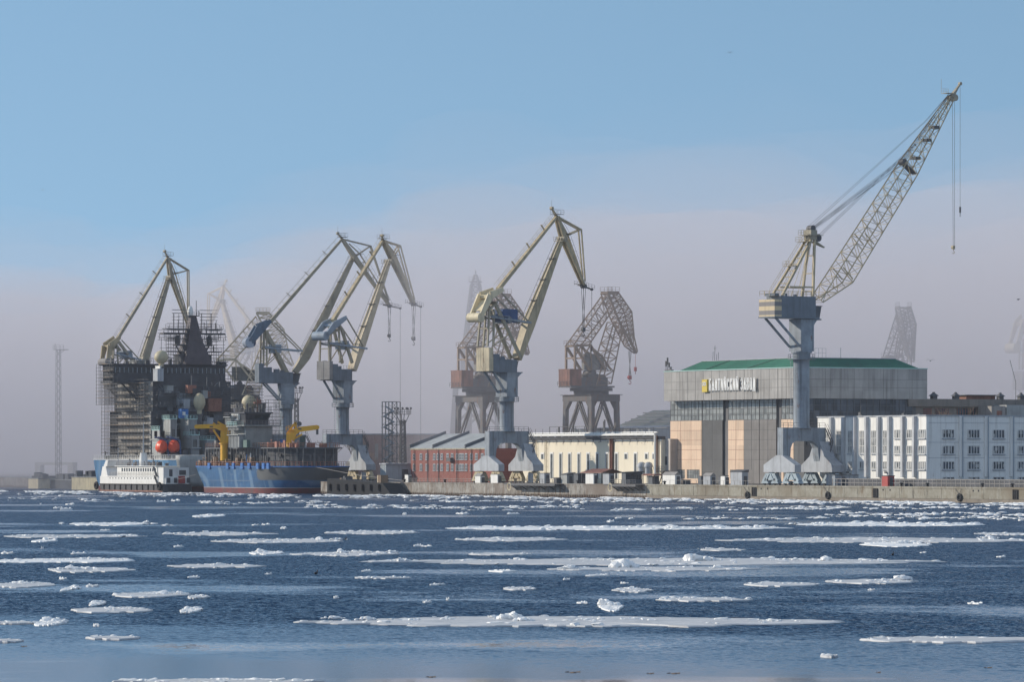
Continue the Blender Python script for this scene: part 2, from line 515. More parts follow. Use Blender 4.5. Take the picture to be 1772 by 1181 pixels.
# ================================================================ materials
M = dict(
    bluegrey=paint('blue_grey_paint', (0.25, 0.285, 0.32), rust=0.42, streak=0.75, var=0.25),
    palegrey=paint('pale_grey_paint', (0.38, 0.40, 0.425), rust=0.32, streak=0.5, var=0.16),
    bogieblue=paint('pale_blue_paint', (0.33, 0.40, 0.44), rust=0.3, streak=0.5),
    bogiecream=paint('cream_running_gear', (0.50, 0.42, 0.27), rust=0.3, streak=0.5),
    tan=paint('tan_boom_paint', (0.46, 0.375, 0.235), rust=0.4, streak=0.6, var=0.2),
    tanlight=paint('light_tan_paint', (0.60, 0.50, 0.35), rust=0.25, streak=0.3),
    jibtan=paint('grey_tan_paint', (0.34, 0.30, 0.22), rust=0.2, streak=0.4),
    steel=paint('dark_steel', (0.09, 0.09, 0.095), rust=0.2, var=0.3),
    rope=flat('wire_rope', (0.05, 0.05, 0.055)),
    cream=paint('cream_paint', (0.70, 0.60, 0.40), rust=0.28, streak=0.45),
    creamrust=paint('stained_cream_plate', (0.55, 0.47, 0.32), rust=0.5, streak=0.8),
    leverblue=paint('light_blue_paint', (0.29, 0.345, 0.40), rust=0.18, streak=0.3),
    cabinblue=paint('strong_blue_paint', (0.035, 0.08, 0.20), streak=0.3),
    greyplate=paint('grey_ballast_plate', (0.30, 0.28, 0.26), streak=0.6, rust=0.2),
    rustred=paint('rusty_red_plate', (0.25, 0.105, 0.07), rust=0.75, streak=0.85, rustcol=(0.15, 0.06, 0.03), var=.3),
    oldsteel=paint('old_brown_steel', (0.25, 0.17, 0.11), rust=0.45, streak=0.4),
    house=paint('dark_blue_grey_paint', (0.15, 0.178, 0.21), rust=0.25, streak=0.5, var=.2),
    deepblue=paint('deep_blue_paint', (0.10, 0.145, 0.20), rust=0.15, streak=0.4),
    darkgrey=paint('dark_riveted_steel', (0.10, 0.095, 0.095), rust=0.6, streak=0.4, var=.25),
    oldgrey=paint('old_grey_steel', (0.22, 0.215, 0.20), rust=0.4, streak=0.5),
    glass=glass_wall('dark_glass', (0.03, 0.04, 0.05), 0.5, 0.8),
    white=paint('white_paint', (0.78, 0.77, 0.73), streak=0.25, var=0.06, rust=0.1),
    black=flat('black_rubber', (0.018, 0.018, 0.02), 0.85),
    red=paint('red_paint', (0.42, 0.06, 0.05), rust=0.15, streak=0.2),
    yellow=paint('crane_yellow', (0.80, 0.42, 0.02), streak=0.25, var=0.1),
    orange=paint('lifeboat_orange', (0.80, 0.09, 0.03), var=0.06, rough=0.4),
    dome=paint('radome_tan', (0.50, 0.43, 0.28), streak=0.35, var=0.08),
    deckgrey=paint('ship_grey', (0.33, 0.34, 0.33), streak=0.5, rust=0.15),
    primer=paint('dull_grey_primer', (0.10, 0.11, 0.125), streak=0.4, rust=0.2, var=0.3),
    darkship=paint('unpainted_ship_steel', (0.055, 0.06, 0.072), rust=0.28, streak=0.4, var=0.35),
    lit_sideplate=paint('sunlit_side_plating', (0.30, 0.285, 0.26), streak=0.8, rust=0.3, var=0.35, scale=0.5),  # paler than the ship steel: sunlight put into the colour of this side
    mint=paint('mint_rail', (0.42, 0.62, 0.58), var=0.1),
    planks=paint('scaffold_planks', (0.50, 0.30, 0.13), var=0.35, scale=1.5),
    bluebox=paint('container_blue', (0.03, 0.15, 0.42), streak=0.3),
    brown=paint('brown_box', (0.32, 0.13, 0.09), rust=0.3, streak=0.4),
    green=paint('green_box', (0.10, 0.17, 0.15), streak=0.4),
)
# banded counterweight plates: pale and grey bands painted one above the other
def banded(name, a, b, pitch, axis=2, slant=0.0):
    m, nt, bs = _mat(name)
    tc = _nd(nt, 'ShaderNodeTexCoord'); sp = _nd(nt, 'ShaderNodeSeparateXYZ')
    nt.links.new(tc.outputs['Object'], sp.inputs[0])
    ma = _nd(nt, 'ShaderNodeMath', operation='MULTIPLY'); ma.inputs[1].default_value = 1.0 / pitch
    nt.links.new(sp.outputs[axis], ma.inputs[0])
    fr = _nd(nt, 'ShaderNodeMath', operation='FRACT'); nt.links.new(ma.outputs[0], fr.inputs[0])
    gt = _nd(nt, 'ShaderNodeMath', operation='GREATER_THAN'); gt.inputs[1].default_value = 0.5
    nt.links.new(fr.outputs[0], gt.inputs[0])
    c = _mix(nt, gt.outputs[0], a, b)
    v = _coord(nt, 1.3, 1.3, 0.2); n = _noise(nt, 1.0, v)
    f = _nd(nt, 'ShaderNodeMath', operation='MULTIPLY'); f.inputs[1].default_value = 0.4
    nt.links.new(_ramp(nt, n, 0.5, 0.75), f.inputs[0])
    c = _mix(nt, f.outputs[0], c, (0.08, 0.07, 0.06))
    nt.links.new(c, bs.inputs['Base Color']); bs.inputs['Roughness'].default_value = 0.6
    return m
M['bands'] = banded('cream_and_grey_bands', (0.66, 0.52, 0.32), (0.23, 0.21, 0.20), 1.9)
M['stripes'] = banded('blue_and_white_stripes', (0.05, 0.08, 0.14), (0.40, 0.44, 0.50), 0.9, axis=0)

Z = lambda p, dz: Vector((p.x, p.y, p.z + dz))

# ================================================================ harbour cranes: what they share
WHEEL = [None]
def portal(root, mats, stairs=True):
    """gate-shaped undercarriage on rails; local x runs along the rails, y inland"""
    body, base, bogie = mats
    m = MB()
    prof = [(-5.5, 12.5), (-5.5, 6.2), (-5.75, 4.6), (-4.0, 4.6), (-3.65, 6.4), (-3.5, 8.2), (-3.05, 9.2), (-2.2, 9.7), (2.0, 9.7), (2.9, 9.2), (3.5, 8.2), (3.7, 6.4), (4.1, 4.6), (6.9, 4.6), (6.0, 5.5), (5.5, 6.6), (5.5, 12.5)]
    m.prism([(-1.15, y, z) for y, z in prof], (2.3, 0, 0))
    m.box(-1.2, 1.2, -5.56, 5.56, 12.5, 12.62)
    m.build('portal_frame', body, root)
    for y0, y1, pr in ((-5.8, -4.2, [(-6.3, 2.9), (-6.3, 4.5), (-1.16, 6.6), (1.16, 6.6), (6.3, 4.5), (6.3, 2.9)]),
                       (3.95, 6.7, [(-6.3, 2.9), (-6.3, 4.4), (-3.0, 6.3), (-1.16, 9.6), (1.16, 9.6), (3.0, 6.3), (6.3, 4.4), (6.3, 2.9)])):
        m = MB(); m.prism([(x, y0, z) for x, z in pr], (0, y1 - y0, 0)); m.build('leg_base', base, root)
    for x in (-4.2, 4.2):
        for y in (-5.0, 5.3):
            m = MB()
            m.prism([(x - 1.9, y - .45, 2.7), (x + 1.9, y - .45, 2.7), (x + 2.3, y - .45, 1.7), (x + .45, y - .45, 1.15), (x - .45, y - .45, 1.15), (x - 2.3, y - .45, 1.7)], (0, .9, 0))
            m.box(x - .6, x + .6, y - .35, y + .35, 2.7, 2.9)
            for s_ in (-1, 1): m.bar((x + s_ * 1.7, y, 2.3), (x + s_ * 2.9, y, .9), 1.0, .7, (0, 1, 0)); m.bar((x + s_ * .3, y - .55, 2.5), (x + s_ * 1.5, y - .55, 1.1), .12, .25, (0, 1, 0))
            for c in (x - 2.0, x + 2.0):
                m.prism([(c - 1.0, y - .6, 1.0), (c + 1.0, y - .6, 1.0), (c + 1.5, y - .6, .45), (c - 1.5, y - .6, .45)], (0, 1.2, 0))
            b = m.build('bogie', bogie, root)
            for c in (x - 3.0, x - 1.1, x + 1.1, x + 3.0):
                if WHEEL[0] is None:
                    wm = MB(); wm.tube((0, -.22, 0), (0, .22, 0), .4, 14); wm.tube((0, -.3, 0), (0, .3, 0), .12, 8)
                    w_ = wm.build('wheel', M['steel'], b); WHEEL[0] = w_
                else:
                    w_ = WHEEL[0].copy(); sc.collection.objects.link(w_); w_.parent = b
                w_.location = (c, y, .42)
    m = MB()
    m.rail([(-1.1, -5.4, 12.62), (-1.1, 5.4, 12.62), (1.1, 5.4, 12.62), (1.1, -5.4, 12.62), (-1.1, -5.4, 12.62)], 1.05, 2.2, .045)
    m.build('railing', M['steel'], root)
    if stairs:
        m = MB()
        pts = [(1.6, 5.2, 12.4), (1.6, 6.6, 9.6), (1.6, 5.9, 7.4), (1.6, 7.6, 4.6), (1.6, 7.2, 2.4), (1.6, 8.8, .1)]
        for a, b in zip(pts, pts[1:]):
            for o in (0, .8):
                m.bar(Vector(a) + Vector((o, 0, 0)), Vector(b) + Vector((o, 0, 0)), .1, .22)
                m.tube(Vector(a) + Vector((o, 0, 1)), Vector(b) + Vector((o, 0, 1)), .045, 4)
        m.build('stairway', M['steel'], root)
    for b_ in ((-6.4, -5.6, -4.4, -3.6, .1, 2.2), (5.2, 6.2, 3.0, 3.9, .1, 2.3)):
        m = MB(); m.box(*b_); m.box(b_[0] - .05, b_[1] + .05, b_[2] - .05, b_[3] + .05, b_[5], b_[5] + .08)
        m.build('cable_box', M['palegrey'], root)

def column(root, z0, z1, r, mat):
    m = MB()
    m.lathe([(r * 1.16, z0), (r * 1.02, z0 + .7), (r, z0 + 1.2), (r, z1 - .5), (r * 1.12, z1)], n=28)
    m.build('column', mat, root, smooth=True)
    m = MB()
    for s in (-.3, .3):
        m.tube((-r * .6 - .3, -r * .9 + s, z0), (-r * .6 - .3, -r * .9 + s, z1), .05, 4)
    for k in range(int((z1 - z0) / .6)):
        m.tube((-r * .6 - .3, -r * .9 - .3, z0 + k * .6), (-r * .6 - .3, -r * .9 + .3, z0 + k * .6), .035, 4)
        if k % 2 == 0:
            z = z0 + k * .6
            m.path([(-r * .6 - .3, -r * .9 - .35, z), (-r * .6 - .95, -r * .9 - .2, z), (-r * .6 - .95, -r * .9 + .2, z), (-r * .6 - .3, -r * .9 + .35, z)], .03, 4)
    m.build('ladder', M['palegrey'], root)
    m = MB()
    m.lathe([(r * 1.05, z1 - .12), (r + 1.25, z1 - .12), (r + 1.25, z1), (r * 1.05, z1)], n=24)
    ring = [Vector(((r + 1.2) * math.cos(t), (r + 1.2) * math.sin(t), z1)) for t in [2 * math.pi * k / 16 for k in range(17)]]
    m.rail(ring, 1.05, 5, .045)
    m.build('ring_platform', M['bluegrey'], root)

def hook_block(root, top_pts, z, mat, xf, rope_r=.055, big=.55):
    m = MB()
    c = Vector((sum(p[0] for p in top_pts) / len(top_pts), sum(p[1] for p in top_pts) / len(top_pts), z))
    for k, p in enumerate(top_pts):
        m.tube(p, c + Vector(((k % 2 - .5) * big * .7, (k // 2 - .5) * big * .5, big * .4)), rope_r, 4)
    rp = m.build('hoist_rope', M['rope'], root, xf=xf)
    m = MB()
    m.box(c.x - big * .55, c.x + big * .55, c.y - big * .35, c.y + big * .35, c.z - big * .8, c.z + big * .5)
    m.tube((c.x - big * .2, c.y - big * .5, c.z), (c.x - big * .2, c.y + big * .5, c.z), big * .62, 10)
    m.tube(c + Vector((0, 0, -big * .8)), c + Vector((0, 0, -big * 1.5)), big * .13, 6)
    pts = [c + Vector((big * .5 * math.sin(t), 0, -big * 1.9 + big * .5 * math.cos(t))) for t in [k * math.pi / 5 for k in range(8)]]
    m.path(pts, big * .12, 5)
    m.build('hook_block', mat, root, xf=xf)

# ---------------------------------------------------------------- double-link level-luffing crane
def link_crane(px, d, ax, label, c, with_portal=True):
    t = qt(px, d)
    o = qpt(t, d, GZ)
    ang = math.atan2(ax[1], ax[0])
    F = Frame(o, QANG); J = Frame(o, ang)
    root = thing('harbour_crane', label, 'crane', F, 'double-link harbour cranes on the quay')
    xf = F.I @ J.M
    def P(p, off=0.0):
        q = J.w2l(on_plane(o, ang, p[0], p[1]))
        return Vector((q.x, off, q.z))
    S = Vector((0, 1, 0))
    ring_z = c.get('ring_z', 22.6 - GZ)
    if with_portal: portal(root, c['portal'])
    else:
        m = MB(); m.box(-4.5, 4.5, -5, 5, 0, 12.5); m.build('pedestal', M['bluegrey'], root)
    column(root, 12.5, ring_z, 1.72, M['bluegrey'])
    hz = c['house_z']                                  # floor of the machine house above the rails
    m = MB()
    m.lathe([(1.95, ring_z + .05), (1.95, ring_z + 1.0)], n=20)
    a = 1.9
    m.box(-a, a, -a, a, ring_z + 1.0, hz - 1.2)
    m.hexa([(-a, -a, hz - 1.2), (a, -a, hz - 1.2), (a, a, hz - 1.2), (-a, a, hz - 1.2), (-a, -2.1, hz), (a + 1.4, -2.1, hz), (a + 1.4, 2.1, hz), (-a, 2.1, hz)])
    m.build('slewing_tower', M['bluegrey'], root, xf=xf)
    W = 2.15
    m = MB()
    m.box(-6.9, 1.4, -W, W, hz, hz + 3.1)
    m.box(-6.9, -4.6, -W + .02, W - .02, hz + 3.1, hz + 4.4)
    m.box(-3.6, -2.2, -1.4, -.2, hz + 3.1, hz + 3.9); m.box(-1.6, -.4, .2, 1.5, hz + 3.1, hz + 3.7)
    m.box(1.4, 3.4, -W, -W + 1.5, hz - .1, hz + .1); m.box(-6.9, 3.5, W, W + .7, hz, hz + .12)
    for xx in (-5.2, -3.4, -1.6, .1): m.box(xx, xx + .06, W, W + .05, hz + .1, hz + 3.0)
    h = m.build('machine_house', M['house'], root, xf=xf)
    m = MB(); m.rail([(-6.8, W, hz + 3.1), (1.3, W, hz + 3.1)], 1.05, 1.6, .04); m.rail([(-6.8, -W, hz + 3.1), (1.3, -W, hz + 3.1)], 1.05, 1.6, .04)
    m.build('roof_railing', M['steel'], h)
    m = MB(); m.box(-8.3, -6.9, -W - .06, W + .06, hz + .2, hz + c.get('cw_h', 5.9))
    for k in range(1, 6): m.box(-8.34, -6.88, -W - .1, W + .1, hz + .2 + k * .95, hz + .24 + k * .95)
    m.box(-8.36, -6.9, -.15, .15, hz + .1, hz + c.get('cw_h', 5.9) + .1)
    m.build('counterweight', c['cw'], root, xf=xf)
    m = MB()
    m.hexa([(1.5, 0.2, hz + .3), (3.6, 0.2, hz + .3), (3.6, W + 1.4, hz + .3), (1.5, W + 1.4, hz + .3), (1.5, 0.2, hz + 2.7), (4.2, 0.2, hz + 2.7), (4.2, W + 1.4, hz + 2.7), (1.5, W + 1.4, hz + 2.7)])
    m.box(1.4, 4.4, 0.1, W + 1.5, hz + 2.7, hz + 2.85); m.box(1.4, 3.7, 0.1, W + 1.5, hz + .1, hz + .3)
    cab = m.build('operator_cab', M['primer'], root, xf=xf)
    m = MB()
    m.hexa([(2.0, W + 1.42, hz + 1.2), (3.5, W + 1.42, hz + 1.2), (3.5, W + 1.44, hz + 1.2), (2.0, W + 1.44, hz + 1.2), (2.0, W + 1.42, hz + 2.5), (3.9, W + 1.42, hz + 2.5), (3.9, W + 1.44, hz + 2.5), (2.0, W + 1.44, hz + 2.5)])
    m.build('window', M['glass'], cab, xf=xf)
    m = MB()
    for s in (-1.5, 1.5):
        m.bar((-6.2, s, hz), (-1.9, s * .9, ring_z + 2.2), .45, .45)
    m.build('brace', M['bluegrey'], root, xf=xf)
    # frame on the house roof
    m = MB()
    for s in (-1.7, 1.7):
        for a_, b_ in c['posts']:
            m.bar(P(a_, s * .8), P(b_, s), .42, .42, S)
        a_, b_ = c['diag']
        m.bar(P(a_, s * .8), P(b_, s), .5, .85, S)
        p0 = P(c['posts'][0][1], s); m.bar(P(c['diag'][0], s * .8).lerp(P(c['diag'][1], s), .55), p0.lerp(P(c['posts'][-1][1], s), .9), .25, .25, S)
        m.bar(P(c['posts'][0][0], s * .8), P(c['diag'][0], s * .8), .4, .5, S)
    for f in (.02, .45): m.bar(P(c['diag'][0], -1.36).lerp(P(c['diag'][1], -1.7), f), P(c['diag'][0], 1.36).lerp(P(c['diag'][1], 1.7), f), .4)
    for a_, b_ in c['posts']:
        for f in (.0, .5): m.bar(P(a_, -1.36).lerp(P(b_, -1.7), f), P(a_, 1.36).lerp(P(b_, 1.7), f), .3)
    m.build('tower_frame', c.get('framemat', M['jibtan']), root, xf=xf)
    a_, b_ = P(c['plat'][0]), P(c['plat'][1])
    m = MB()
    m.bar(Z(a_, 0) + S * 1.9, Z(b_, 0) + S * 1.9, .3, .45, S); m.bar(a_ - S * 1.9, b_ - S * 1.9, .3, .45, S)
    m.hexa([(a_.x, -2.1, a_.z + .2), (a_.x + 6, -2.1, a_.z + .2), (a_.x + 6, 2.1, a_.z + .2), (a_.x, 2.1, a_.z + .2), (a_.x, -2.1, a_.z + .35), (a_.x + 6, -2.1, a_.z + .35), (a_.x + 6, 2.1, a_.z + .35), (a_.x, 2.1, a_.z + .35)])
    q = P(c['diag'][0]).lerp(P(c['diag'][1]), .45)
    m.box(q.x - 1.4, q.x + 1.6, -1.2, 1.2, a_.z - 1.5, a_.z + .9)
    m.tube((q.x + .8, -1.8, a_.z - .6), (q.x + .8, 1.8, a_.z - .6), .8, 12)
    m.rail([(a_.x, 2.1, a_.z + .35), (a_.x + 6, 2.1, a_.z + .35)], 1.05, 1.5, .04)
    m.build('luffing_gear', M['leverblue'] if not c.get('bluecab') else M['bluegrey'], root, xf=xf)
    if c.get('bluecab'):
        p0, p1 = P(c['bluecab'][0]), P(c['bluecab'][1])
        m = MB(); m.box(p0.x, p1.x, -1.6, 1.75, p1.z, p0.z)
        for k in range(1, 6): m.box(p0.x + (p1.x - p0.x) * k / 6, p0.x + (p1.x - p0.x) * k / 6 + .08, 1.75, 1.8, p1.z + .1, p0.z - .1)
        m.build('winch_cabin', M['cabinblue'], root, xf=xf)
    # boom
    ft, md, hd = P(c['boom'][0]), P(c['boom'][1]), P(c['boom'][2])
    bw = c.get('boom_w', 2.1)
    m = MB()
    m.bar(ft, md, 2.1, 1.5, S, 2.3, bw); m.bar(md, hd, 2.3, bw, S, 1.2, .8)
    dn = (hd - md).normalized()
    for k in range(1, 7):
        p = md.lerp(hd, k / 7); m.bar(p - dn * .06, p + dn * .06, 2.36 - 1.1 * k / 7, bw - (bw - .85) * k / 7 + .1, S)
    up = Vector((-dn.z, 0, dn.x))
    if up.z < 0: up = -up
    for s in (-.75, .75):
        m.bar(md + up * (bw / 2 + .1) + S * s, hd + up * .55 + S * (s * .55), .18, .22, S)
    bo = m.build('boom', c['boommat'], root, xf=xf)
    m = MB()
    m.tube(md + up * (bw / 2 + .9) + S * .9, hd + up * 1.3 + S * .5, .04, 4); m.tube(md + up * (bw / 2 + .9) - S * .9, hd + up * 1.3 - S * .5, .04, 4)
    for k in range(12):
        p = md.lerp(hd, k / 12); h_ = bw / 2 * (1 - k / 12) + .4 * k / 12
        for s in (-1, 1): m.tube(p + up * h_ + S * (s * (.9 - .4 * k / 12)), p + up * (h_ + .9) + S * (s * (.9 - .4 * k / 12)), .03, 4)
    for f in (.25, .5, .75):
        p = md.lerp(hd, f); q = p + up * (bw / 2 * (1 - f) + .3 * f); m.box(q.x - .7, q.x + .4, -1.0, 1.0, q.z - .1, q.z + .02)
    m.build('walkway', M['steel'], bo, xf=xf)
    m = MB()
    m.box(hd.x - 1.2, hd.x + .3, -1.6, 1.6, hd.z - .75, hd.z - .6); m.tube(hd - S * 1.3, hd + S * 1.3, .55, 12)
    m.rail([(hd.x - 1.2, 1.6, hd.z - .6), (hd.x + .3, 1.6, hd.z - .6)], 1.0, .7, .04); m.rail([(hd.x - 1.2, -1.6, hd.z - .6), (hd.x + .3, -1.6, hd.z - .6)], 1.0, .7, .04)
    m.build('boom_head', M['jibtan'], bo, xf=xf)
    # rocker jib
    ah, ap, jp, tp, ns = P(c['head']), P(c['apex']), P(c['piv']), P(c['tip']), P(c['nose'])
    k1, k2 = P(c['king']), P(c['tie'])
    jm = c.get('jibmat', M['jibtan'])
    m = MB()
    for s in (-.62, .62):
        o1 = S * s
        m.bar(ap + o1 * .8, jp + o1, .4, .7, S, .45, 1.25); m.bar(jp + o1, tp + o1 * .75, .45, 1.25, S, .35, .5)
    m.bar(ap - S * .4, ap + S * .4, .5)
    fwd = (k1 - jp).normalized()
    off = [p + fwd * w for p, w in ((ap.lerp(jp, .35), .9), (jp, 1.8), (jp.lerp(tp, .55), 1.2), (tp, .3))]
    for a_, b_ in zip(off, off[1:]):
        m.bar(a_, b_, .3, .3, S)
    for f in (.15, .3, .45, .6, .75, .9):
        p = jp.lerp(tp, f)
        g_ = off[1].lerp(off[2], f / .55) if f < .55 else off[2].lerp(off[3], (f - .55) / .45)
        for s in (-.55, .55): m.tube(p + S * s, g_, .09, 4)
        p2 = jp.lerp(tp, f + .08); m.tube(p2, g_, .08, 4)
    m.bar(ap, ah, .5, .6, S, .35, .35); m.tube(ah - S * .4, ah + S * .4, .42, 10)
    jb = m.build('jib', jm, root, xf=xf)
    m = MB()
    for s in (-.5, .5):
        m.bar(ap + S * s, k1 + S * s, .26, .32, S); m.bar(k1 + S * s, k2 + S * (s * .8), .26, .34, S)
        m.bar(jp + S * s, k1 + S * s, .3, .4, S, .22, .25)
    m.bar(k1 - S * .6, k1 + S * .6, .3); m.bar(k2, jp.lerp(tp, .55), .18)
    m.build('tie_bar', jm, jb, xf=xf)
    m = MB()
    m.bar(tp - (ns - tp) * .6, ns, .7, .35, S, .4, .25); m.tube(tp - S * .7, tp + S * .7, .5, 12); m.tube(ns - S * .3, ns + S * .3, .32, 10)
    for s in (-1.0, 1.0): m.rail([Z(tp - (ns - tp) * .8 + S * s, -.2), Z(ns + S * s, -.1)], 1.05, .9, .035)
    m.bar(tp - (ns - tp) * .8 - S * 1.0, tp - (ns - tp) * .8 + S * 1.0, .15, .1)
    m.build('jib_nose', M['steel'], jb, xf=xf)
    m = MB()
    m.box(ap.x - .9, ap.x + 1.3, -1.3, 1.3, ap.z + .5, ap.z + .6)
    for s in (-1.3, 1.3): m.rail([(ap.x - .9, s, ap.z + .6), (ap.x + 1.3, s, ap.z + .6)], 1.05, .8, .035)
    m.tube(ah, Z(ah, 2.0), .035, 4); m.path([ah, (ap.x + 1.3, 0, ap.z + 1.6)], .035, 4)
    p0, p1 = off[0] + fwd * .8, off[3] + fwd * .8
    m.path([ap + fwd * 1.0, p0, off[1] + fwd * .9, off[2] + fwd * .9, p1], .035, 4)
    for f in (.2, .4, .6, .8): 
        q = off[1].lerp(off[2], f); m.tube(q, q + fwd * .9, .03, 4); q = off[2].lerp(off[3], f); m.tube(q, q + fwd * .9, .03, 4)
    m.box(jp.x + .2, jp.x + 2.2, -1.1, 1.1, jp.z + .7, jp.z + .8); m.rail([(jp.x + .2, 1.1, jp.z + .8), (jp.x + 2.2, 1.1, jp.z + .8)], 1.0, .8, .035)
    m.build('gangway', M['steel'], jb, xf=xf)
    # backstay and swinging counterweight
    be = P(c['back'])
    m = MB()
    m.bar(ap, be, .8, .62, S, 1.0, .95)
    dn = (be - ap).normalized(); up = Vector((-dn.z, 0, dn.x)); up = up if up.z > 0 else -up
    for s in (-.45, .45):
        m.tube(ap + up * 1.3 + S * s, be + up * 1.45 + S * s, .035, 4)
        for k in range(14):
            p = ap.lerp(be, k / 14) + S * s; m.tube(p + up * .3, p + up * 1.33, .03, 4)
    for f in (.2, .45, .7): p = ap.lerp(be, f); m.bar(p + up * .3, p + up * 2.0, .5, .12, S)
    m.build('backstay', jm, root, xf=xf)
    lv = [P(p) for p in c['lever']]
    L = c.get('lever_w', 1.7)
    m = MB()
    for s in (-L, L):
        ws = c.get('lever_t', (1.0, 2.0, 1.1))
        for k in range(len(lv) - 1):
            m.bar(lv[k] + S * s, lv[k + 1] + S * s, .4, ws[k], S, .4, ws[k + 1])
    a_, b_ = lv[0].lerp(lv[1], .55), lv[1].lerp(lv[-1], .1)
    m.bar(a_, b_, 2 * L, .3, S); m.bar(lv[1] - S * L, lv[1] + S * L, .4)
    if c.get('lever_plate'): m.bar(lv[1].lerp(lv[0], .4), lv[-1].lerp(lv[1], .3), 2 * L - .4, .2, S)
    lo = m.build('counterweight_lever', c['levermat'], root, xf=xf)
    dr = c.get('drum_r', 1.15); dl = c.get('drum_l', 2.1)
    m = MB()
    m.tube(lv[-1] - S * dl, lv[-1] + S * dl, dr, 24); m.tube(lv[-1] - S * (dl + .04), lv[-1] + S * (dl + .04), dr * .2, 8)
    m.build('counterweight_drum', c['drummat'], lo, smooth=True, xf=xf)
    r1 = P(c['rod'][0]); r2 = P(c['rod'][1])
    m = MB()
    for s in (-L, L): m.bar(r1 + S * s, r2 + S * (s * .8), .26, .3, S)
    m.build('pull_rod', c.get('rodmat', M['jibtan']), root, xf=xf)
    pv = P(c['pivot'])
    m = MB(); m.tube(pv - S * (L + .3), pv + S * (L + .3), .35, 10); m.bar(pv, lv[1], .6, .7, S)
    m.build('lever_pivot', M['jibtan'], root, xf=xf)
    for hk in c.get('hooks', []):
        z = P(hk[1]).z
        hook_block(root, [tp + Vector((.3, s, -.4)) for s in (-.4, .4)] + [tp + Vector((-.4, s, -.4)) for s in (-.4, .4)], z, hk[2], xf, big=hk[3])
    if c.get('tag'):
        z = P(c['tag']).z
        m = MB(); m.tube(ns, (ns.x, 0, z), .05, 4); m.tube((ns.x, 0, z), (ns.x, 0, z - 1.2), .14, 6)
        m.build('auxiliary_rope', M['rope'], root, xf=xf)
    return root

PB = (M['bluegrey'], M['palegrey'], M['bogiecream'])
cr4 = link_crane(877, 10, (.70, .714), 'tan harbour crane before the cream hall, with cream counterweight drum and blue winch cabin', dict(
    portal=PB, ring_z=19.9, house_z=26.9, cw=M['creamrust'],
    posts=[((839.4, 538), (835, 600)), ((848, 537), (845, 600))], diag=((850, 526), (893, 621)), plat=((841, 549), (909, 559)),
    bluecab=((862, 535), (888, 558.5)),
    boom=((894, 622), (915, 560), (972, 413)), boom_w=2.4, boommat=M['tan'],
    head=(954.7, 360.6), apex=(963, 375), piv=(974, 410), tip=(1010, 496), nose=(1024, 501), king=(1003.4, 397.6), tie=(1010.5, 487),
    back=(861.6, 501.4), lever=[(862, 501), (840, 512), (822.5, 550)], drummat=M['cream'], levermat=M['cream'], lever_plate=True,
    pivot=(850, 524), rod=((859.5, 507.7), (908, 557.5)), jibmat=M['tan'], drum_l=2.0,
    hooks=[(0, (1010, 570), M['steel'], .75)], tag=(1024, 600)))
cr3 = link_crane(593, 29, (.60, .80), 'harbour crane with pale blue counterweight drum and sunlit ribbed tan boom, by the blue bow', dict(
    portal=PB, ring_z=19.9, house_z=26.9, cw=M['greyplate'], cw_h=5.2,
    posts=[((561.5, 580), (561.5, 628)), ((579.5, 567), (580, 628))], diag=((584, 569), (601, 629)), plat=((562, 595), (626, 604)),
    boom=((609, 641), (620, 606), (673, 452)), boom_w=2.3, boommat=M['tanlight'],
    head=(661, 408), apex=(662.5, 416.5), piv=(678, 446), tip=(716, 527), nose=(728, 531), king=(690.5, 425.5), tie=(715.5, 519),
    back=(575.7, 555.6), lever=[(590, 550), (570, 563), (554, 582)], drummat=M['leverblue'], levermat=M['leverblue'], lever_w=1.9,
    pivot=(579, 566), rod=((590, 550.5), (621, 600)), jibmat=M['tan'], drum_l=2.1, drum_r=1.2,
    hooks=[(0, (718.5, 586), M['steel'], .8)], tag=(728, 760)))
cr2 = link_crane(495, 29, (.95, .31), 'harbour crane with dark striped counterweight drum and grey brown boom, behind the ship bridge', dict(
    portal=PB, ring_z=19.9, house_z=26.7, cw=M['house'], cw_h=5.4,
    posts=[((454, 575), (453, 634)), ((459.5, 574), (458.5, 634))], diag=((459, 575), (495, 646)), plat=((456, 602), (521, 608)),
    boom=((510, 645), (528, 618), (612, 446)), boom_w=2.4, boommat=M['jibtan'],
    head=(584.5, 404), apex=(592, 414), piv=(613, 445), tip=(674, 530), nose=(692.6, 534), king=(641, 426), tie=(672.5, 521),
    back=(467, 558.6), lever=[(466, 555.6), (449, 568), (431, 593)], drummat=M['stripes'], levermat=M['deepblue'], lever_t=(.9, 2.6, 1.6), lever_plate=True,
    pivot=(459, 574), rod=((472, 558.6), (520, 607)), drum_r=1.5, drum_l=1.9,
    hooks=[(0, (674, 581), M['steel'], .7)], tag=(692, 700)))
cr1 = link_crane(226, 46, (.80, .60), 'harbour crane standing behind the scaffolded ship, tan boom beside the dark mast', dict(
    ring_z=19.9, house_z=26.9, cw=M['greyplate'],
    posts=[((193, 600), (190, 640)), ((199, 598), (199, 640))], diag=((201, 592), (236, 640)), plat=((196, 612), (240, 624)),
    boom=((243, 641), (250, 620), (293, 480)), boom_w=2.3, boommat=M['jibtan'],
    head=(285, 435), apex=(290, 446), piv=(295, 476), tip=(328, 570), nose=(337, 575), king=(325.4, 468), tie=(326, 560),
    back=(198, 595), lever=[(202.6, 584), (186, 599), (181, 627)], drummat=M['greyplate'], levermat=M['tan'],
    pivot=(198, 602), rod=((205, 589), (242, 628)), hooks=[(0, (330, 640), M['steel'], .7)]), with_portal=False)
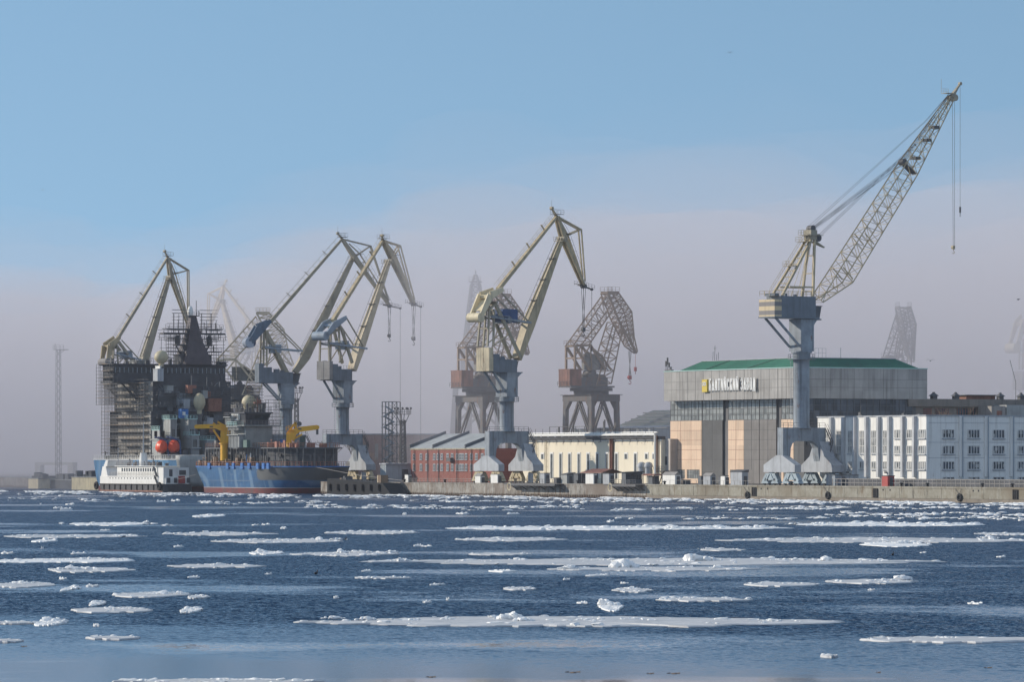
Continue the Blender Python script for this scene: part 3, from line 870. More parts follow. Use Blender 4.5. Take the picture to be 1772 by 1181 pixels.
cr0 = link_crane(418, 175, (-.75, .66), 'faint pale crane deep in the fog, its jib hanging to the left of the boom', dict(
    ring_z=21.0, house_z=28.0, cw=M['greyplate'],
    posts=[((447, 600), (447, 640)), ((441, 598), (441, 640))], diag=((440, 590), (412, 640)), plat=((446, 606), (414, 612)),
    boom=((408, 640), (404, 595), (384, 521)), boom_w=2.6, boommat=M['tanlight'],
    head=(391.4, 486), apex=(387, 496), piv=(382, 520), tip=(362, 566), nose=(356, 569), king=(361, 509), tie=(360, 556),
    back=(432, 557), lever=[(431, 556), (446, 566), (451, 590)], drummat=M['cream'], levermat=M['tanlight'],
    pivot=(443, 588), rod=((432, 560), (406, 602)), jibmat=M['tanlight']), with_portal=False)
cr9 = link_crane(1793, 330, (.78, .62), 'barely visible cream crane in the fog, cut by the right edge', dict(
    ring_z=21.0, house_z=28.0, cw=M['greyplate'],
    posts=[((1770, 590), (1770, 640)), ((1776, 588), (1776, 640))], diag=((1777, 570), (1800, 650)), plat=((1770, 606), (1805, 612)),
    boom=((1803, 650), (1812, 600), (1850, 480)), boom_w=2.6, boommat=M['tanlight'],
    head=(1838, 446), apex=(1843, 455), piv=(1852, 478), tip=(1885, 560), nose=(1892, 563), king=(1872, 470), tie=(1883, 550),
    back=(1775, 548), lever=[(1774, 546), (1765, 560), (1752, 603)], drummat=M['cream'], levermat=M['tanlight'],
    pivot=(1774, 575), rod=((1776, 552), (1808, 596)), jibmat=M['tanlight'], drum_r=1.6), with_portal=False)

# ================================================================ the big lattice-boom crane on the right
def lattice_boom_crane():
    px, d = 1387, 10
    o = qpt(qt(px, d), d, GZ)
    F = Frame(o, QANG); ang = math.atan2(.62, .785); J = Frame(o, ang)
    root = thing('portal_crane', 'tall harbour crane with long lattice boom and cream banded counterweight, before the large hall', 'crane', F)
    xf = F.I @ J.M
    S = Vector((0, 1, 0))
    def P(x, y, off=0.0):
        q = J.w2l(on_plane(o, ang, x, y)); return Vector((q.x, off, q.z))
    portal(root, (M['bluegrey'], M['palegrey'], M['bogieblue']))
    column(root, 12.5, 27.6, 1.75, M['bluegrey'])
    m = MB()
    m.lathe([(1.95, 27.65), (1.95, 28.9), (2.3, 28.9), (2.3, 29.3)], n=20)
    m.box(-1.9, 1.9, -1.95, 1.95, 29.3, 35.0)
    m.hexa([(-1.9, -1.95, 35.0), (1.9, -1.95, 35.0), (1.9, 1.95, 35.0), (-1.9, 1.95, 35.0), (-1.9, -2.0, 36.3), (2.9, -2.0, 36.3), (2.9, 2.0, 36.3), (-1.9, 2.0, 36.3)])
    m.build('slewing_tower', M['bluegrey'], root, xf=xf)
    W = 2.45
    m = MB()
    m.box(-8.0, 2.0, -W, W, 36.7, 41.2)
    m.box(-10.2, 2.9, -W - .25, W + .25, 36.4, 36.7); m.box(2.0, 5.4, -.5, W + .9, 36.2, 36.5)
    for xx in range(-8, 2): m.box(xx + .5, xx + .56, W, W + .04, 36.8, 41.1)
    m.box(-9.2, -7.9, -1.6, 1.6, 41.2, 41.8); m.box(-4.6, -4.0, .2, .7, 41.2, 41.9); m.tube((-1.4, .5, 41.2), (-1.4, .5, 41.7), .5, 10)
    h = m.build('machine_house', M['house'], root, xf=xf)
    m = MB(); m.rail([(-10, W, 41.2), (2.0, W, 41.2), (2.0, -W, 41.2), (-10, -W, 41.2), (-10, W, 41.2)], 1.1, 1.3, .045)
    m.build('roof_railing', M['tan'], h, xf=xf)
    m = MB(); m.box(-10.1, -8.05, -W - .1, W + .1, 36.72, 40.4)
    m.build('counterweight', M['bands'], root, xf=xf)
    m = MB()
    m.hexa([(3.1, -.3, 36.5), (5.0, -.3, 36.5), (5.0, W + .9, 36.5), (3.1, W + .9, 36.5), (3.1, -.3, 39.2), (5.6, -.3, 39.2), (5.6, W + .9, 39.2), (3.1, W + .9, 39.2)])
    m.box(2.95, 5.8, -.4, W + 1.0, 39.2, 39.35)
    for k in range(5): m.box(3.2 + k * .35, 3.26 + k * .35, W + .9, W + .94, 36.7, 39.0)
    cab = m.build('operator_cab', M['primer'], root, xf=xf)
    m = MB(); m.hexa([(4.5, W + .93, 37.2), (5.1, W + .93, 37.2), (5.1, W + .95, 37.2), (4.5, W + .95, 37.2), (4.5, W + .93, 38.9), (5.45, W + .93, 38.9), (5.45, W + .95, 38.9), (4.5, W + .95, 38.9)])
    m.build('window', M['glass'], cab, xf=xf)
    m = MB()
    for s in (-1.7, 1.7): m.bar((-9.0, s, 36.4), (-2.0, s, 30.3), .42, .42)
    m.build('brace', M['bluegrey'], root, xf=xf)
    # mast
    top = P(1403, 400)
    m = MB()
    for s in (-1, 1):
        m.bar((1.3, s * 2.1, 36.6), (top.x + .3, s * .9, top.z - 1.5), .48, .48, S)
        m.bar((-7.2, s * 1.7, 41.2), (top.x - .5, s * .8, top.z - 1.8), .42, .5, S)
        m.bar(P(1358, 497, s * 1.55), (1.5, s * 1.9, P(1400, 498).z), .34, .34, S)
        m.tube((-2.2, s * 1.0, 41.2), (top.x, s * .5, top.z - 1.5), .05, 4); m.tube((-.6, s * .7, 41.2), (top.x, s * .4, top.z - 1.5), .05, 4)
    for k in range(1, 9):
        f = k / 9
        p = Vector((-7.2, 0, 41.2)).lerp(Vector((top.x - .5, 0, top.z - 1.8)), f); w_ = 1.7 - .9 * f
        m.bar(p - S * w_, p + S * w_, .22)
        if k % 2: 
            p = Vector((1.3, 0, 36.6)).lerp(Vector((top.x + .3, 0, top.z - 1.5)), f); w_ = 2.1 - 1.2 * f; m.bar(p - S * w_, p + S * w_, .22)
    for s in (-1.9, 1.9):
        a_, b_ = Vector((-7.6, s, 42.0)), Vector((top.x - 1.2, s * .6, top.z - 1.6))
        m.tube(a_, b_, .04, 4); m.tube(Z(a_, .8), Z(b_, .8), .04, 4)
        for k in range(16): p = a_.lerp(b_, k / 16); m.tube(p, Z(p, .8), .03, 4)
    for f in (.45, .83):
        p = Vector((-7.2, 0, 41.4)).lerp(top, f); m.box(p.x - 1.3, p.x + .3, -1.6, 1.6, p.z, p.z + .1); m.rail([(p.x - 1.3, -1.6, p.z), (p.x - 1.3, 1.6, p.z), (p.x + .3, 1.6, p.z)], 1.1, .9, .04)
    mast = m.build('mast', M['tan'], root, xf=xf)
    m = MB()
    m.box(top.x - 1.0, top.x + .8, -1.2, 1.2, top.z - 1.9, top.z + .2)
    m.box(top.x - 2.2, top.x + 2.4, -1.6, 1.6, top.z - 1.0, top.z - .9)
    m.rail([(top.x - 2.2, 1.6, top.z - .9), (top.x - 2.2, -1.6, top.z - .9)], 1.1, .8, .04); m.rail([(top.x - 2.2, 1.6, top.z - .9), (top.x + 2.4, 1.6, top.z - .9)], 1.1, .8, .04)
    m.bar((top.x + .5, .8, top.z - 2.2), (top.x + 4.6, .8, top.z - 3.4), .5, .3); m.bar((top.x + .5, -.8, top.z - 2.2), (top.x + 3.0, -.8, top.z - 3.5), .4, .3)
    m.build('mast_head', M['jibtan'], mast, xf=xf)
    for q, r_ in ((Vector((top.x - .2, -.7, top.z + .5)), .75), (Vector((top.x + .25, .6, top.z + .5)), .75), (Vector((top.x + 2.4, .4, top.z - 1.4)), .85)):
        m = MB(); m.tube(q - S * .35, q + S * .35, r_, 18); m.tube(q - S * .4, q + S * .4, .2, 8)
        m.build('sheave', M['steel'], mast, xf=xf)
    # boom: four chords, laced, widening from the foot and narrowing to the tip
    foot, p1, p2, tip = P(1412, 522), P(1456, 477), P(1571, 292), P(1646, 168)
    dn = (tip - foot).normalized(); up = Vector((-dn.z, 0, dn.x)); up = up if up.z > 0 else -up
    def sec(c, h, w_): return [c + up * h + S * w_, c + up * h - S * w_, c - up * h - S * w_, c - up * h + S * w_]
    s0, s1, s2, s3 = sec(foot, .35, 2.0), sec(p1, 2.35, 1.75), sec(p2, 2.05, 1.45), sec(tip, .55, .6)
    m = MB()
    m.lattice(s0, s1, 4, .15, .075); m.lattice(s1, s2, 13, .15, .07); m.lattice(s2, s3, 10, .15, .065)
    for q, r_ in ((p1.lerp(p2, .02), 1.9), (p1.lerp(p2, .34), 1.8)):
        m.bar(q + up * r_ - S * 1.7, q - up * r_ - S * 1.7, .2); m.bar(q + up * r_ + S * 1.7, q - up * r_ + S * 1.7, .2)
    bo = m.build('boom', M['tan'], root, xf=xf)
    m = MB()
    for f in (.17, .42, .6):
        q = p2.lerp(tip, f) - up * .3; m.box(q.x - 1.0, q.x + .5, -1.0, .9, q.z - .5, q.z + .15); m.rail([(q.x - 1.6, .9, q.z - .4), (q.x + .5, .9, q.z - .4)], 1.0, .7, .035)
    m.build('service_box', M['steel'], bo, xf=xf)
    m = MB()
    q = p2 + up * 2.2
    m.tube(q - S * .7, q + S * .7, .7, 14); m.bar(q, q - up * 4.4 + dn * .5, 1.2, .35, S); m.bar(q + S * .9, q - up * 4.2 + dn * .4 + S * .9, .3)
    m.build('guide_sheave', M['steel'], bo, xf=xf)
    m = MB()
    q = tip + dn * .6
    m.bar(tip - dn * .8, tip + dn * 2.6, 1.1, 1.0, S, .6, .4); m.tube(q - up * .8 - S * .5, q - up * .8 + S * .5, .75, 14); m.bar(tip + dn * 2.4, tip + dn * 4.2, .6, .4, S, .4, .3); m.tube(tip + dn * 4.2 - S * .3, tip + dn * 4.2 + S * .3, .4, 10)
    m.box(q.x - 2.6, q.x - .4, -.9, .9, q.z + .3, q.z + .4); m.rail([(q.x - 2.6, .9, q.z + .4), (q.x - .4, .9, q.z + .4)], 1.05, .7, .035); m.tube((q.x - 2.6, .9, q.z + .4), (q.x - 2.6, .9, q.z + 3.6), .04, 4)
    m.build('boom_tip', M['jibtan'], bo, xf=xf)
    m = MB()
    g_ = p2 + up * 2.9
    for k in range(8):
        s = -1.0 + k * .28
        a_ = top + Vector((.2 + (k % 3) * .4, s * .8, .9 - (k % 4) * .25)); 
        m.path([a_, g_ + S * (s * .6) - up * (.5 * (k % 4)) + dn * .5], .03, 4)
        m.path([g_ + S * (s * .6) - up * (.4 * (k % 4)) + dn * .5, tip + up * .8 + S * (s * .5)], .026, 4)
    for k in range(3):
        s = -.6 + .6 * k; m.path([top + Vector((2.6, s, -.9)), p2.lerp(tip, .28) + up * 1.6 + S * (s * .6)], .03, 4)
    for k in range(2):
        s = -.5 + k; m.path([top + Vector((0, s, 1.2)), p2.lerp(tip, .55) + up * 1.35 + S * (s * .4) + Vector((-.8, 0, .9)), tip + up * 1.0], .03, 4)
    m.build('stay_rope', M['rope'], root, xf=xf)
    tq = tip + dn * .1 - up * .7
    hook_block(root, [tq + Vector((-.25, 0, 0)), tq + Vector((.45, 0, 0))], P(1651, 428).z, M['tan'], xf, .04, .6)
    q = tip + dn * 4.2
    z = P(1661, 362).z
    m = MB(); m.tube(q, (q.x, 0, z), .04, 4); m.tube((q.x, 0, z + .5), (q.x, 0, z - .8), .22, 8); m.tube((q.x, 0, z - .8), (q.x, 0, z - 1.7), .08, 5)
    m.build('auxiliary_hook', M['steel'], root, xf=xf)
lattice_boom_crane()

# ================================================================ old lattice cranes in the thin fog behind the sheds
def old_crane(px, Y, ax, label, mats, portal_mats, xs=1.0, tip_rope=True, seen_portal=True):
    """old riveted crane; shape measured in metres in its own swing plane (r forward, z up)"""
    steel, house, leg = mats[0], mats[1], portal_mats
    o = Vector(((px - CX) * Y / FPX, Y, GZ))
    F = Frame(o, QANG); J = Frame(o, math.atan2(ax[1], ax[0])); xf = F.I @ J.M
    root = thing('lattice_crane', label, 'crane', F, 'old lattice cranes behind the sheds')
    k = 1.0 / 6.67
    def V(x, y, off=0.0):        # photo pixels of the best seen one, brought to metres
        return Vector(((x - 1023) * k / .87 * xs, off, (798 - y) * k + CAM_H - GZ))
    # portal: four battered legs, two storeys of bracing
    zt = V(0, 684).z
    cs = [(-6.7, -3.7), (6.7, -3.7), (6.7, 3.7), (-6.7, 3.7)]
    for i, (x, y) in enumerate(cs):
        m = MB(); m.bar((x * 1.06, y * 1.06, 0), (x, y, zt - 1.6), 1.5, 1.1, (1, 0, 0), 1.35, 1.0)
        sx = -1 if x > 0 else 1
        m.prism([(x, y - .5 * (1 if y > 0 else -1), zt - 1.6), (x + sx * .7, y - .5 * (1 if y > 0 else -1), zt - 3.6), (x + sx * 2.6, y - .5 * (1 if y > 0 else -1), zt - 1.6)], (0, (1 if y > 0 else -1), 0))
        m.build('leg', leg, root)
    m = MB()
    m.box(-7.5, 7.5, -4.3, 4.3, zt - 1.6, zt); m.box(-8.0, 8.0, -4.8, 4.8, zt, zt + .15)
    m.build('portal_girder', leg, root)
    m = MB()
    zm = zt * .5
    for (x0, y0), (x1, y1) in zip(cs, cs[1:] + cs[:1]):
        m.bar((x0, y0, zm), (x1, y1, zm), .5, .5)
        for za, zb in ((0.3, zm), (zm, zt - 1.6)):
            mx, my = (x0 + x1) / 2, (y0 + y1) / 2
            m.bar((x0, y0, za), (mx, my, zb), .45, .45); m.bar((x1, y1, za), (mx, my, zb), .45, .45)
            m.bar((x0 * .93, y0 * .8, za), (mx * .93, my * .8, zb), .25); m.bar((x1 * .93, y1 * .8, za), (mx * .93, my * .8, zb), .25)
    m.rail([(-6.7, -4.2, zm), (6.7, -4.2, zm)], 1.1, 1.5, .05)
    m.build('portal_bracing', leg, root)
    # turntable and house
    m = MB(); m.lathe([(4.6, zt + .2), (4.6, zt + 1.1), (5.6, zt + 1.1), (5.6, zt + 1.9)], n=24); m.build('turntable', M['steel'], root, smooth=True)
    m = MB(); zf = zt + 2.0
    m.box(-8.0, 5.2, -3.2, 3.2, zf, zf + .4); m.rail([(-8.3, 3.2, zf + .4), (5.2, 3.2, zf + .4)], 1.1, 1.4, .05); m.rail([(-8.3, -3.2, zf + .4), (-8.3, 3.2, zf + .4)], 1.1, 1.4, .05)
    m.build('slewing_deck', M['steel'], root, xf=xf)
    m = MB(); m.box(-8.1, -4.6, -2.9, 2.9, zf + .4, zf + 4.6)
    for q in range(-3, 4): m.box(-8.16, -8.1, q * .85 - .05, q * .85 + .05, zf + .5, zf + 4.5)
    for q in range(4): m.box(-8 + q * 1.05, -7.92 + q * 1.05, 2.9, 2.95, zf + .5, zf + 4.5)
    m.box(-8.2, -4.5, -3.0, 3.0, zf + 4.6, zf + 4.75)
    hs = m.build('machine_house', house, root, xf=xf)
    m = MB(); m.box(-4.5, 3.6, -2.4, 2.4, zf + .4, zf + 2.6); m.box(-2.2, 1.0, -2.0, 2.0, zf + 2.6, zf + 3.6); m.tube((2.3, -2.2, zf + 2.4), (2.3, 2.2, zf + 2.4), 1.0, 14); m.tube((-.5, -2.2, zf + 3.8), (-.5, 2.2, zf + 3.8), .8, 14)
    m.build('winch_deck', M['darkgrey'], root, xf=xf)
    # gantry frame
    m = MB()
    A = {}
    for s in (-2.3, 2.3):
        a1, a2 = V(987, 641, s), V(987, 599, s)
        m.bar(a1, a2, .5, .5); m.bar(a2, V(1013, 641, s), .6, .6); m.bar(a2, V(1014, 597, s), .5, .6); m.bar(V(1014, 597, s), V(1040, 640, s), .5, .5); m.bar(V(1000, 620, s), V(1014, 597, s), .3); m.bar(V(1014, 597, s), V(1016, 641, s), .3)
        m.bar(V(1014, 600, s), V(1034, 616, s), .4); m.bar(V(1034, 616, s), V(1050, 640, s), .4)
    for p in ((987, 599), (1014, 597), (987, 620), (1000, 620), (1034, 616)):
        m.bar(V(*p, -2.3), V(*p, 2.3), .4)
    p = V(987, 599); m.rail([(p.x - .6, -2.4, p.z + .3), (p.x - .6, 2.4, p.z + .3)], 1.1, 1.0, .05); m.rail([(p.x - .6, 2.4, p.z + .3), (V(1014, 597).x, 2.4, p.z + .3)], 1.1, 1.2, .05)
    m.build('gantry_frame', steel, root, xf=xf)
    m = MB()
    for q, (a_, b_) in enumerate((((1008, 612), (1032, 640)), ((1020, 618), (1044, 640)))):
        p, r_ = V(*a_), V(*b_); m.box(p.x, r_.x, -1.5 + q, .5 + q, r_.z, p.z); m.bar((p.x, -1.6 + q, p.z), (r_.x + 1.2, -1.6 + q, r_.z), .3)
    m.build('winch_cover', M['oldgrey'], root, xf=xf)
    # boom
    m = MB()
    def quad(a, b, w_): return [V(*a, w_), V(*b, w_), V(*b, -w_), V(*a, -w_)]
    m.lattice(quad((1024, 668), (1050, 664), 2.4), quad((1057, 556), (1073, 562), 1.7), 9, .2, .1)
    bo = m.build('boom', steel, root, xf=xf)
    # jib: deep curved truss
    m = MB()
    m.lattice(quad((1046, 506), (1066, 506), 1.7), quad((1064, 551), (1088, 538), 1.9), 5, .22, .11, cross=True)
    m.lattice(quad((1064, 551), (1088, 538), 1.9), quad((1086, 598), (1095, 581), 1.1), 6, .2, .1, cross=True)
    m.lattice(quad((1086, 598), (1095, 581), 1.1), quad((1101, 610), (1103, 607), .5), 2, .18, .09)
    for s in (-1.7, 1.7): m.bar(V(1046, 505, s), V(1066, 505, s), .3, .8)
    for q in range(5): m.bar(V(1046 + 5 * q, 505, -1.7), V(1046 + 5 * q, 505, 1.7), .25)
    m.bar(V(1046, 505, -1.8), V(1064, 551, -1.9), .3, .55); m.bar(V(1064, 551, -1.9), V(1101, 610, -.5), .3, .5)
    p = V(1045, 503); q = V(1067, 503)
    for s in (-1.8, 1.8): m.rail([(p.x, s, p.z), (q.x, s, q.z)], 1.2, 1.0, .05)
    m.build('jib', steel, root, xf=xf)
    # back stay truss
    m = MB()
    m.lattice(quad((1045, 512), (1056, 536), 1.3), quad((984, 600), (1012, 597), 2.0), 9, .2, .09)
    m.build('backstay', steel, root, xf=xf)
    if tip_rope:
        a_ = V(1090, 606)
        hook_block(root, [a_ + Vector((0, s, 0)) for s in (-.5, .5)] + [a_ + Vector((.4, s, 0)) for s in (-.5, .5)], V(0, 652).z, M['red'], xf, .06, .75)
        b_ = V(1101, 612); z = V(0, 638).z
        m = MB(); m.tube(b_, (b_.x, 0, z), .05, 4); m.tube((b_.x, 0, z + .6), (b_.x, 0, z - .5), .4, 8); m.tube((b_.x, 0, z - .5), (b_.x, 0, z - 1.3), .1, 5)
        m.build('auxiliary_hook', M['red'], root, xf=xf)
    return root
OLD = (M['oldsteel'], M['rustred'])
old_crane(1023, 1205, (.87, .49), 'old brown lattice crane with rust red house and red hooks, standing clear of others', OLD, M['darkgrey'])
old_crane(836, 1222, (.87, .49), 'old lattice crane with rust red house, half hidden behind the tan crane with cream drum', OLD, M['darkgrey'], tip_rope=False)
old_crane(1552, 1330, (.25, -.97), 'ghostly lattice crane top above the green hall roof', (M['darkgrey'], M['darkgrey']), M['darkgrey'], tip_rope=False)
old_crane(418, 1372, (1.0, .05), 'pale tan lattice crane in light fog between the scaffolded mast and the striped drum', (M['tanlight'], M['oldgrey']), M['oldgrey'], xs=1.12, tip_rope=False)

def spire_crane():
    Y = 1420; o = Vector(((823 - CX) * Y / FPX, Y, GZ)); F = Frame(o, QANG); J = Frame(o, R(80)); xf = F.I @ J.M
    root = thing('tower_crane', 'very faint grey crane seen end-on in the fog, topped by a narrow spire', 'crane', F)
    k = Y / FPX
    def z(y): return (798 - y) * k + CAM_H - GZ
    m = MB()
    def q(w_, dd, zz): return [(-dd, -w_, zz), (dd, -w_, zz), (dd, w_, zz), (-dd, w_, zz)]
    m.lattice(q(3.2, 2.4, z(610)), q(1.2, 1.2, z(492)), 12, .3, .16, cross=True); m.lattice(q(1.2, 1.0, z(492)), q(.35, .3, z(476)), 3, .25, .12)
    m.bar((0, 0, z(476)), (0, 0, z(468)), .3)
    m.box(-1.6, 1.6, -1.8, 1.8, z(489), z(487)); m.rail([(-1.6, -1.8, z(487)), (-1.6, 1.8, z(487))], 1.3, .9, .08)
    m.bar((0, -1.2, z(509)), (0, -3.2, z(509)), .6, .5)
    for s in (-1, 1): m.bar((0, s * 1.3, z(492)), (0, s * 4.0, z(610)), .5, .9)
    m.build('jib', M['oldgrey'], root, xf=xf)
    m = MB(); m.box(-4, 4, -4, 4, z(665), z(610)); m.box(-5, 5, -5, 5, z(672), z(665)); m.build('machine_house', M['oldgrey'], root, xf=xf)
    for sx in (-4.5, 4.5):
        for sy in (-4.5, 4.5):
            m = MB(); m.bar((sx * 1.3, sy * 1.3, 0), (sx, sy, z(672)), 1.4); m.build('leg', M['oldgrey'], root)
    m = MB()
    for s in (-4.6, 4.6): m.bar((s, -4.6, z(735)), (s, 4.6, z(690)), .6); m.bar((s, 4.6, z(735)), (s, -4.6, z(690)), .6)
    m.build('bracing', M['oldgrey'], root)
spire_crane()

# ================================================================ masts and towers in the yard
def fog_mast():
    Y = 1500; o = Vector(((101 - CX) * Y / FPX, Y, GZ)); F = Frame(o, QANG)
    root = thing('lattice_mast', 'tall thin lattice mast with a top side arm, alone in the fog at left', 'mast', F)
    k = Y / FPX; h = (798 - 606) * k + CAM_H - GZ
    m = MB()
    m.lattice([(-.75, -.75, 0), (.75, -.75, 0), (.75, .75, 0), (-.75, .75, 0)], [(-.6, -.6, h), (.6, -.6, h), (.6, .6, h), (-.6, .6, h)], 34, .11, .06)
    m.build('shaft', M['oldgrey'], root)
    m = MB(); m.box(-1.3, 1.3, -1.3, 1.3, h, h + .2); m.rail([(-1.3, -1.3, h + .2), (1.3, -1.3, h + .2), (1.3, 1.3, h + .2)], 1.3, .9, .07)
    m.bar((0, 0, h), (1.6, 2.9, h + .1), .25, .3); m.bar((0, 0, h - 1.5), (1.0, 1.8, h), .18); m.tube((-.8, -.8, h), (-.8, -.8, h + 2.2), .1, 5)
    m.build('top_platform', M['oldgrey'], root)
fog_mast()

def stair_tower():
    Y = 1222; x0, x1 = 664, 690; o = Vector(((677 - CX) * Y / FPX, Y, GZ)); F = Frame(o, R(-12))
    root = thing('stair_tower', 'open steel stair tower with zigzag flights, left of the dark lamp mast', 'stair tower', F)
    k = Y / FPX; w_ = 13 * k; h = (798 - 696) * k + CAM_H - GZ
    m = MB(); dp = 1.9
    for x in (-w_, -w_ * .1, w_):
        for y in (-dp, dp): m.bar((x, y, 0), (x, y, h), .22)
    n = 7
    for i in range(1, n + 1):
        z = h * i / n
        for y in (-dp, dp): m.bar((-w_, y, z), (w_, y, z), .16)
        for x in (-w_, w_): m.bar((x, -dp, z), (x, dp, z), .16)
        m.bar((-w_ * .1, -dp, z - h / n), (w_, -dp, z), .1); m.bar((-w_ * .1, dp, z), (w_, dp, z - h / n), .1)
    m.build('frame', M['oldgrey'], root)
    for i in range(n):
        z0, z1 = h * i / n * .94 + .1, h * (i + 1) / n * .94 + .1
        zm = (z0 + z1) / 2
        a, b = (-w_ * .9, w_ * .25)
        m = MB()
        for q, (p, r_) in enumerate((((a, z0), (b, zm)), ((b, zm), (a, z1)))):
            y = -dp * .55 if q == 0 else dp * .5
            m.bar((p[0], y, p[1]), (r_[0], y, r_[1]), 1.0, .4); m.tube((p[0], y - .5, p[1] + 1), (r_[0], y - .5, r_[1] + 1), .05, 4)
        m.box(b, b + .9, -dp, dp, zm - .08, zm); m.box(a - .6, a, -dp, dp, z1 - .08, z1)
        m.build('stair_flight', M['palegrey'], root)
stair_tower()

def lamp_mast(px, Y, ytop, label, wid=1.0):
    o = Vector(((px - CX) * Y / FPX, Y, GZ)); F = Frame(o, R(15)); root = thing('lamp_mast', label, 'lamp mast', F, 'lattice floodlight masts in the yard')
    h = (798 - ytop) * Y / FPX + CAM_H - GZ
    m = MB(); a, b = .85 * wid, .55 * wid
    m.lattice([(-a, -a, 0), (a, -a, 0), (a, a, 0), (-a, a, 0)], [(-b, -b, h - 3), (b, -b, h - 3), (b, b, h - 3), (-b, b, h - 3)], 16, .13, .08, cross=True)
    m.build('shaft', M['steel'], root)
    m = MB(); c = 1.75 * wid
    for s in (-1, 1):
        m.bar((s * b, 0, h - 4.2), (s * c, 0, h - 1.4), .16); m.bar((0, s * b, h - 4.2), (0, s * c, h - 1.4), .16)
    m.box(-c, c, -c, c, h - 1.5, h - 1.38); m.rail([(-c, -c, h - 1.4), (c, -c, h - 1.4), (c, c, h - 1.4), (-c, c, h - 1.4), (-c, -c, h - 1.4)], 1.2, .8, .06)
    m.build('platform', M['steel'], root)
    for x, y in ((-c, -c), (-.5, -c), (.6, -c), (c, -c), (c, c), (-c, c)):
        m = MB(); m.tube((x, y, h - 1.3), (x, y, h + .1), .06, 4); m.bar((x, y - .3, h + .05), (x, y + .3, h + .2), .45, .4); m.build('floodlight', M['steel'], root)
lamp_mast(697, 1218, 708, 'dark lattice floodlight mast with basket top, beside the open stair tower')
lamp_mast(513, 1335, 672, 'slim floodlight mast partly behind the column of the crane with striped drum', .85)

# ================================================================ quay
def quay_stone(name, pale, mid, dark, brown, cover):
    """old quay face: pale patches, brown and black runs, a wet dark foot"""
    m, nt, b = _mat(name)
    tc = _nd(nt, 'ShaderNodeTexCoord'); v = tc.outputs['Object']
    vs = _coord(nt, .9, .9, .16)
    c = _mix(nt, _ramp(nt, _noise(nt, .5, v, 7, .7), .38, .62), mid, pale)
    c = _mix(nt, _ramp(nt, _noise(nt, .9, vs, 6, .75), .60 - .12 * cover, .70 - .06 * cover), c, brown)
    c = _mix(nt, _ramp(nt, _noise(nt, 1.7, vs, 6, .75), .66 - .12 * cover, .74 - .08 * cover), c, dark)
    c = _mix(nt, _ramp(nt, _noise(nt, .06, v, 3, .5), .5, .68), c, tuple((x + y) / 2 for x, y in zip(mid, brown)))
    sp = _nd(nt, 'ShaderNodeSeparateXYZ'); nt.links.new(v, sp.inputs[0])
    a_ = _nd(nt, 'ShaderNodeMath', operation='MULTIPLY_ADD'); a_.inputs[1].default_value = .9; nt.links.new(_noise(nt, .8, v, 5, .6), a_.inputs[0]); nt.links.new(sp.outputs['Z'], a_.inputs[2])
    c = _mix(nt, _ramp(nt, a_.outputs[0], 1.25, .75), c, tuple(x * .55 for x in brown))
    nt.links.new(c, b.inputs['Base Color']); b.inputs['Roughness'].default_value = .85
    return m
MQ1 = quay_stone('weathered_quay_stone', (0.40, 0.38, 0.34), (0.20, 0.18, 0.155), (0.06, 0.052, 0.046), (0.17, 0.115, 0.08), 1.0)
MQ2 = quay_stone('quay_concrete', (0.34, 0.32, 0.265), (0.235, 0.215, 0.165), (0.10, 0.09, 0.075), (0.16, 0.115, 0.07), .55)
def quay():
    F = Frame(qpt(TS, 0, 0), QANG)
    tj = qt(1120, 0) - TS
    root = thing('quay_wall', 'long weathered stone and concrete quay wall along the ice edge', 'quay wall', F)
    m = MB(); m.box(0, tj, 0, .6, -2, 3.12); m.box(0, .6, .6, 24.6, -2, 3.12); m.box(-.05, tj, -.06, .55, 2.86, 3.16)
    for k in range(int(tj / 1.1)): m.box(k * 1.1 + .3, k * 1.1 + .42, -.12, 0, -.5, .75)
    m.box(-.05, tj, -.1, 0, .55, .68)
    m.build('stone_face', MQ1, root)
    m = MB(); m.box(tj, 420 - TS, 0, .6, -2, 3.12)
    x = tj
    random.seed(3)
    while x < 160 + tj:
        L = random.uniform(4.8, 5.4); m.box(x + .05, x + L - .05, -.10, 0, .75, 2.78); x += L
    m.box(tj, 420 - TS, -.2, .55, 2.8, 3.18)
    m.build('concrete_face', MQ2, root)
    m = MB(); m.box(tj, 420 - TS, -.16, 0, -1, .7); m.build('foot_beam', paint('wet_quay_foot', (0.20, 0.165, 0.125), rust=.3, streak=.6), root)
    for px in (1305, 1515, 1757):
        x = qt(px, 0) - TS
        m = MB()
        for o in (-.55, .15, .75): m.box(x + o, x + o + .38, -.34, .02, .8, 2.7)
        m.build('fender_beam', M['black'], root)
    m = MB()
    for px in (1318, 1329, 1529, 1541, 1685, 1694):
        x = qt(px, 0) - TS; m.box(x - .22, x + .22, -.13, -.1, 2.25, 2.6)
    m.build('drain_hole', M['black'], root)
    # the basin, where the edge steps back
    R2 = thing('basin_wall', 'dark quay wall of the fitting-out basin behind the blue ship', 'quay wall', Frame(qpt(TA, 24, 0), QANG))
    m = MB(); m.box(0, TS - TA, 0, .6, -2, 3.12); m.build('stone_face', MQ1, R2)
    m = MB(); m.box(-700, 0, 16, 16.6, -2, 3.12); m.box(0, .6, .6, 16.6, -2, 3.12); m.build('far_face', MQ1, R2)
quay()

